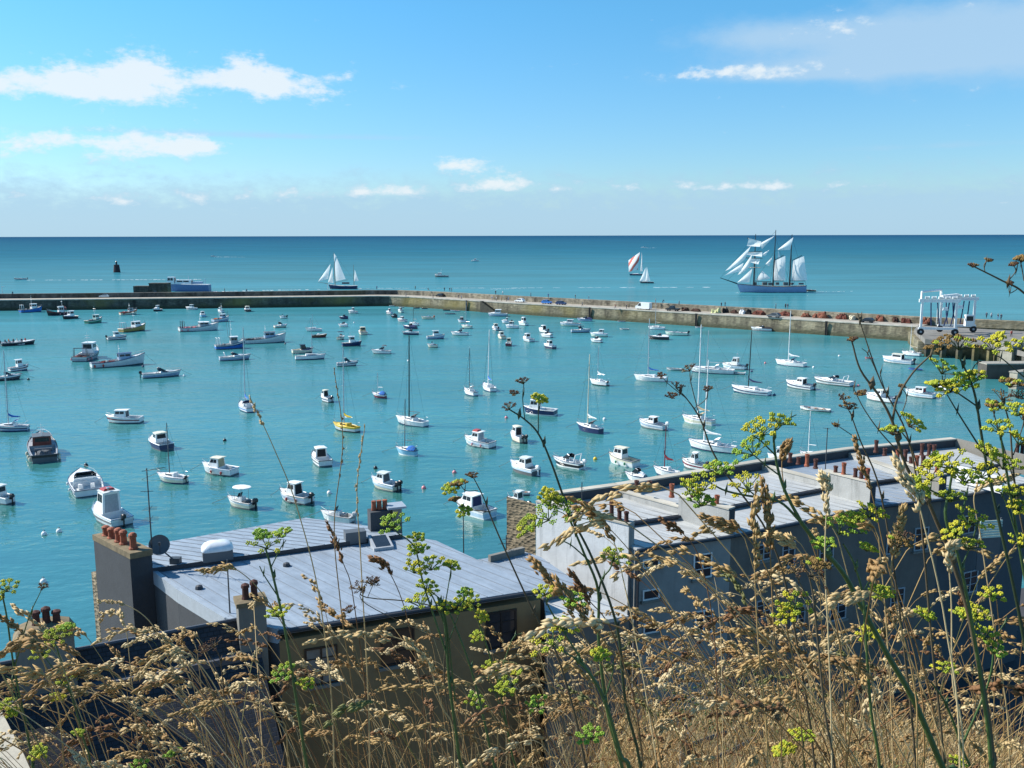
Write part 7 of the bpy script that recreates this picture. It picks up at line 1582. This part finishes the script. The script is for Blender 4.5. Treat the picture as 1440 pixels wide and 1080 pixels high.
fennel('fennel with single bright umbel over the left end of the zinc roof', [([(440, 1130), (432, 1080), (413, 960), (399, 876), (381, 798), (373, 770)], .0052, .0024), ([(395, 845), (372, 810), (365, 796)], .0018, .0012), ([(381, 798), (395, 770), (402, 760)], .0016, .0011)], 1.7, [(376, 772, 62, 'yg'), (398, 756, 36, 'g'), (366, 756, 30, 'g'), (392, 868, 42, 'yg'), (402, 952, 46, 'g'), (430, 965, 30, 'yg')])
fennel('bushy fennel with many umbels over the right half of the zinc roof', [([(650, 1130), (645, 1060), (632, 960), (626, 880), (616, 840)], .0055, .003), ([(630, 925), (608, 860), (595, 820), (583, 770), (560, 750), (546, 738)], .003, .0012), ([(626, 880), (606, 835), (590, 822)], .0022, .0014), ([(640, 985), (625, 860), (605, 830)], .0022, .0014), ([(700, 1100), (668, 960), (640, 880), (625, 850)], .0035, .0016), ([(632, 900), (650, 850), (652, 830)], .0018, .0012), ([(626, 850), (632, 815), (634, 800)], .0016, .001)],
       1.7, [(592, 855, 60, 'yg'), (606, 802, 56, 'yg'), (582, 806, 44, 'y'), (588, 778, 36, 'yg'), (587, 760, 30, 'yg'), (556, 742, 52, 'g', 0, (-.4, -.5)), (634, 800, 32, 'yg'), (624, 862, 44, 'y'), (648, 856, 40, 'yg'), (600, 830, 40, 'yg'), (655, 838, 30, 'g')])
fennel('fennel before the tan facade with small yellow umbels', [([(735, 1130), (720, 1060), (700, 960), (668, 860), (660, 845)], .004, .002), ([(700, 960), (720, 900), (735, 890)], .002, .001), ([(712, 1020), (690, 960), (672, 950)], .002, .001)], 2.0, [(662, 850, 36, 'yg'), (676, 870, 28, 'y'), (672, 898, 26, 'yg'), (705, 980, 44, 'yg'), (668, 992, 40, 'g'), (690, 942, 30, 'yg')])
fennel('fennel at the left edge with umbels against the water', [([(48, 1120), (40, 1040), (20, 940), (10, 870), (2, 830)], .004, .002), ([(20, 940), (40, 870), (58, 830)], .0022, .001), ([(30, 1000), (18, 960), (8, 950)], .002, .001)], 1.9, [(10, 832, 44, 'yg'), (-4, 850, 30, 'y'), (12, 995, 34, 'yg'), (20, 1005, 24, 'y'), (60, 828, 18, 'd')])
fennel('fennel in front of the rounded stone chimney with green tipped umbels', [([(130, 1120), (118, 1040), (95, 960), (78, 905)], .0042, .002), ([(100, 975), (60, 920), (52, 912)], .002, .001)], 1.95, [(80, 900, 44, 'yg'), (62, 922, 40, 'yg'), (95, 885, 24, 'g'), (94, 960, 34, 'yg'), (80, 985, 26, 'y'), (55, 1060, 30, 'yg')])
fennel('short fennel low on the left with two bright umbels', [([(190, 1150), (185, 1100), (200, 1075)], .003, .0018), ([(185, 1100), (245, 1075)], .0016, .001)], 1.8, [(196, 1082, 36, 'g'), (246, 1064, 30, 'g'), (56, 1062, 28, 'yg'), (110, 1034, 22, 'yg')])
fennel('fennel right of the long curved umbel with thick green lower stem', [([(890, 1130), (872, 1060), (850, 985), (828, 945), (808, 925)], .0062, .0034), ([(828, 945), (800, 900), (775, 860), (768, 845)], .0026, .0014), ([(808, 925), (790, 915), (778, 905)], .002, .0014), ([(850, 985), (862, 940), (848, 930)], .002, .001)], 1.5, [(778, 908, 70, 'y', 0, (-.4, -.4)), (792, 886, 50, 'yg'), (766, 838, 40, 'yg'), (806, 850, 46, 'g'), (845, 926, 36, 'yg'), (830, 1040, 48, 'g'), (757, 995, 44, 'g'), (722, 965, 60, 'yg', 0, (-.7, -.2))])
fennel('fennel with a large green umbel before the third party wall', [([(1240, 1130), (1225, 1000), (1218, 900), (1213, 835), (1200, 790), (1186, 765)], .0042, .002), ([(1213, 835), (1230, 800), (1236, 780)], .002, .0013)], 1.5, [(1180, 752, 74, 'g'), (1160, 770, 40, 'g'), (1222, 728, 56, 'y'), (1200, 735, 40, 'yg'), (1236, 838, 40, 'yg'), (1218, 775, 30, 'yg'), (1118, 855, 60, 'yg'), (1105, 870, 44, 'y')])
fennel('sturdy brown stemmed fennel crossing the blue grey roof, highest stem left of the boat hoist', [([(1400, 1130), (1370, 900), (1340, 790), (1318, 735), (1300, 695), (1273, 653), (1255, 593), (1235, 555), (1210, 520), (1198, 480)], .0068, .0016), ([(1255, 593), (1262, 560), (1283, 525), (1308, 500)], .0028, .0016), ([(1273, 645), (1240, 610), (1215, 575), (1200, 545)], .0016, .0009), ([(1300, 695), (1282, 630), (1262, 600)], .0022, .0012)], 1.5, [(1256, 612, 40, 'yg'), (1278, 600, 46, 'yg', 0, (.6, -.4)), (1200, 480, 14, 'd'), (1212, 556, 18, 'd')], stem='b')
fennel('fennel with golden umbel spread across the pots of the rightmost house', [([(1395, 1130), (1380, 960), (1352, 800), (1330, 730), (1335, 690), (1340, 660)], .005, .0022), ([(1335, 700), (1310, 690), (1300, 678)], .0022, .0015), ([(1352, 800), (1372, 745), (1368, 730)], .002, .001), ([(1340, 770), (1358, 700), (1352, 690)], .002, .0012)], 1.45, [(1335, 660, 70, 'y', 0, (-.3, -.5)), (1308, 676, 60, 'y', 0, (-.6, -.5)), (1288, 690, 44, 'yg'), (1355, 680, 54, 'yg'), (1336, 706, 50, 'yg'), (1362, 738, 64, 'y', 0, (.3, -.4)), (1346, 752, 44, 'y'), (1360, 772, 50, 'yg'), (1320, 655, 40, 'y')])
fennel('group of high umbels before the boat hoist, deep yellow', [([(1470, 1130), (1440, 900), (1402, 720), (1385, 640), (1372, 560), (1362, 530), (1348, 500)], .0052, .0018), ([(1385, 640), (1350, 585), (1332, 555)], .0022, .0013), ([(1372, 570), (1330, 540), (1325, 528)], .002, .0012), ([(1440, 530), (1410, 505), (1400, 500)], .0016, .0012), ([(1440, 520), (1452, 700), (1440, 900)], .0016, .003), ([(1362, 530), (1372, 512), (1380, 508)], .0014, .001)], 1.6, [(1324, 526, 52, 'g'), (1396, 494, 58, 'y', 0, (-.3, -.5)), (1405, 480, 30, 'y'), (1440, 494, 50, 'y', .05), (1370, 536, 44, 'y'), (1360, 545, 50, 'g', 0, (-.6, -.5)), (1336, 552, 44, 'y', 0, (-.6, -.3)), (1316, 545, 30, 'yg'), (1348, 492, 60, 't'), (1325, 492, 44, 't', 0, (-.6, -.3))], stem='d')
fennel('fennel at the far right edge with yellow green umbels down its stem', [([(1480, 1130), (1455, 900), (1432, 760), (1415, 660), (1405, 600)], .005, .002), ([(1415, 680), (1395, 655), (1385, 648)], .002, .001), ([(1432, 760), (1412, 700), (1400, 690)], .002, .001)], 1.5, [(1405, 608, 50, 'yg', 0, (-.3, -.4)), (1385, 640, 44, 'yg'), (1430, 585, 50, 'yg'), (1410, 660, 60, 'yg'), (1380, 672, 60, 'y'), (1425, 700, 50, 'yg'), (1432, 720, 44, 'y'), (1436, 770, 50, 'y'), (1395, 840, 40, 'yg'), (1432, 625, 36, 'y')])
fennel('fennel deep in the grass at the lower right with yellow umbels', [([(1375, 1150), (1352, 1050), (1330, 990), (1310, 960)], .0045, .002), ([(1352, 1050), (1390, 960), (1395, 900), (1372, 880)], .003, .0014), ([(1395, 910), (1410, 880), (1420, 870)], .0018, .001)], 1.6, [(1372, 868, 44, 'y'), (1355, 870, 40, 'yg'), (1385, 900, 50, 'yg'), (1395, 918, 44, 'g'), (1330, 945, 40, 'y'), (1220, 895, 36, 'y'), (1240, 840, 40, 'yg'), (1300, 870, 36, 'yg')])
fennel('small fennel low at the lower right among the stalks', [([(1140, 1150), (1135, 1100), (1128, 1050)], .003, .0018), ([(1135, 1100), (1108, 1065)], .0018, .001)], 1.6, [(1128, 1042, 44, 'yg'), (1106, 1056, 30, 'y'), (1345, 1075, 30, 'yg'), (1098, 1060, 26, 'y')])
for lab, st_, d_, um in [
    ('dry brown fennel beside the white sailing boat with the tall mast', [([(1150, 1130), (1120, 900), (1085, 760), (1010, 650), (985, 590), (965, 560), (950, 545)], .004, .0012), ([(985, 590), (972, 540), (970, 520)], .0014, .0009), ([(965, 560), (940, 540), (930, 528)], .0012, .0008), ([(975, 575), (992, 562), (996, 548)], .0011, .0008)], 1.8, [(952, 546, 24, 'd'), (970, 522, 26, 'd'), (945, 560, 22, 'd'), (930, 530, 16, 'd'), (996, 550, 18, 'd')]),
    ('dry brown fennel right of the white rowing boat', [([(1290, 1130), (1270, 900), (1240, 700), (1210, 620), (1195, 578)], .0038, .0012), ([(1210, 620), (1180, 600), (1172, 596)], .0012, .0008), ([(1195, 580), (1188, 566), (1185, 560)], .001, .0008)], 1.7, [(1194, 576, 28, 'd'), (1174, 600, 14, 'd'), (1186, 562, 20, 'd')]),
    ('dry brown fennel by the large cabin boat with blue lining', [([(830, 1130), (790, 940), (750, 860), (700, 750), (680, 700), (665, 670)], .004, .0012), ([(690, 720), (655, 715), (640, 705)], .0016, .001), ([(672, 690), (655, 690), (646, 680)], .0013, .0009)], 1.8, [(664, 672, 22, 'd'), (646, 684, 28, 't'), (632, 692, 28, 'yg'), (652, 722, 26, 'yg'), (640, 706, 20, 't')]),
    ('dark leafless twig with buds reaching in at the upper right edge', [([(1560, 1130), (1520, 700), (1480, 460), (1440, 412), (1410, 395), (1368, 374)], .004, .0014), ([(1415, 398), (1428, 382), (1425, 372)], .0012, .0008), ([(1385, 382), (1384, 372), (1390, 366)], .001, .0008), ([(1430, 407), (1420, 412), (1419, 400)], .001, .0008), ([(1440, 395), (1436, 372), (1432, 360)], .0012, .0009)], 1.5, [(1368, 376, 14, 'd'), (1426, 374, 12, 'd'), (1390, 368, 10, 'd'), (1437, 368, 22, 't'), (1420, 400, 10, 'd')]),
    ('dry umbel clump in the middle of the zinc roof', [([(640, 1130), (625, 960), (618, 860), (515, 840), (512, 828)], .003, .001), ([(618, 900), (516, 850), (508, 826)], .0014, .0008), ([(517, 840), (525, 822), (530, 818)], .001, .0007)], 1.8, [(508, 830, 36, 'd'), (522, 822, 30, 'd'), (492, 862, 26, 'd'), (530, 820, 20, 'd')]),
    ('dry brown umbel lying among the grass at lower right', [([(1180, 1150), (1160, 1000), (1145, 850), (1138, 810)], .0035, .0016), ([(1150, 870), (1125, 820), (1118, 806)], .0016, .001)], 1.4, [(1138, 812, 56, 'd'), (1118, 806, 44, 'd'), (1150, 800, 40, 't'), (1262, 770, 44, 't'), (1275, 760, 36, 'd')]),
    ('dry brown umbel before the slate roof', [([(320, 1130), (316, 1000), (310, 930), (300, 908)], .003, .0012), ([(312, 940), (290, 918), (284, 914)], .0012, .0008)], 2.0, [(302, 910, 34, 'd'), (286, 918, 24, 'd')]),
    ('brown umbels among the stems at the right edge', [([(1500, 1130), (1470, 900), (1430, 700), (1420, 600), (1408, 560)], .004, .0014), ([(1430, 690), (1400, 590), (1395, 570)], .0018, .001), ([(1425, 640), (1438, 600), (1440, 585)], .0014, .001)], 1.65, [(1408, 562, 36, 'd'), (1395, 575, 30, 't'), (1438, 590, 34, 'd'), (1420, 545, 40, 't'), (1432, 560, 30, 'd')]),
    ('thin dry fennel with forked bare tips in front of the right harbour water', [([(1330, 1130), (1310, 900), (1292, 700), (1275, 610), (1240, 540), (1215, 470), (1206, 440)], .0036, .0009), ([(1240, 540), (1222, 500), (1212, 490)], .0012, .0007), ([(1265, 590), (1275, 560), (1268, 545)], .0012, .0008), ([(1245, 550), (1238, 526), (1240, 518)], .001, .0007)], 1.6, [(1268, 545, 10, 'd')])]:
    fennel(lab, st_, d_, um, True, 'b')
# ------------------------------------------------------------ wooden rail on the right slope
FE = empty('slope_fence', (4, 9, gz(4, 9)), 0, 'low weathered wire and post fence across the grassy slope', 'fence')
fp = []
for px, py in ((960, 1050), (1070, 1010), (1180, 975), (1290, 950), (1400, 930), (1500, 912)):
    lo_, hi_ = 3.0, 18.0
    for _ in range(40):
        md = (lo_+hi_)/2; q = atd(px, py, md)
        if q.z > gz(q.x, q.y)+.35: lo_ = md
        else: hi_ = md
    fp.append(Vector((q.x, q.y, gz(q.x, q.y))))
for p in fp:
    m = MB(); m.tube((p.x, p.y, p.z-.2), (p.x+.02, p.y, p.z+.42), .035, .03, 6); wb(m, 'post', mat('weathered_post', (.10, .09, .075), rough=.9, var=.4), FE)
for dz in (.34, .18):
    m = MB(); m.path([p+Vector((0, 0, dz+.02*math.sin(i*3))) for i, p in enumerate(fp)], .016, 5); wb(m, 'cable', mat('weathered_cable', (.055, .05, .045), rough=.8), FE)
# low green shrub on the slope
q = Vector((2.0, 7.6, 0)); q.z = gz(q.x, q.y)
SHB = empty('green_shrub', q, 0, 'small green shrub on the grassy slope right of the middle', 'shrub'); nb_ = NB(); k = 900; C = rng.normal(size=(k, 3))*(.42, .34, .22)+(0, 0, .3); D = rng.normal(size=(k, 3))+(0, 0, .5); V, T = octs(C, D, rng.uniform(.03, .06, k), rng.uniform(.006, .014, k), rng); nb_.add(V, T, 0); nb_.build('foliage', [mat('shrub_leaf', (.07, .11, .025), rough=.6, var=.5, scale=12, trans=.2)], SHB)
nb_ = NB()
for _ in range(14): e = rng.normal(size=3)*(.35, .3, .12)+(0, 0, .4); V, T = npath([(0, 0, -.05), e*.5+(0, 0, .05), e], .008, .003, 4); nb_.add(V, T, 0)
nb_.build('stem', [FBR], SHB)
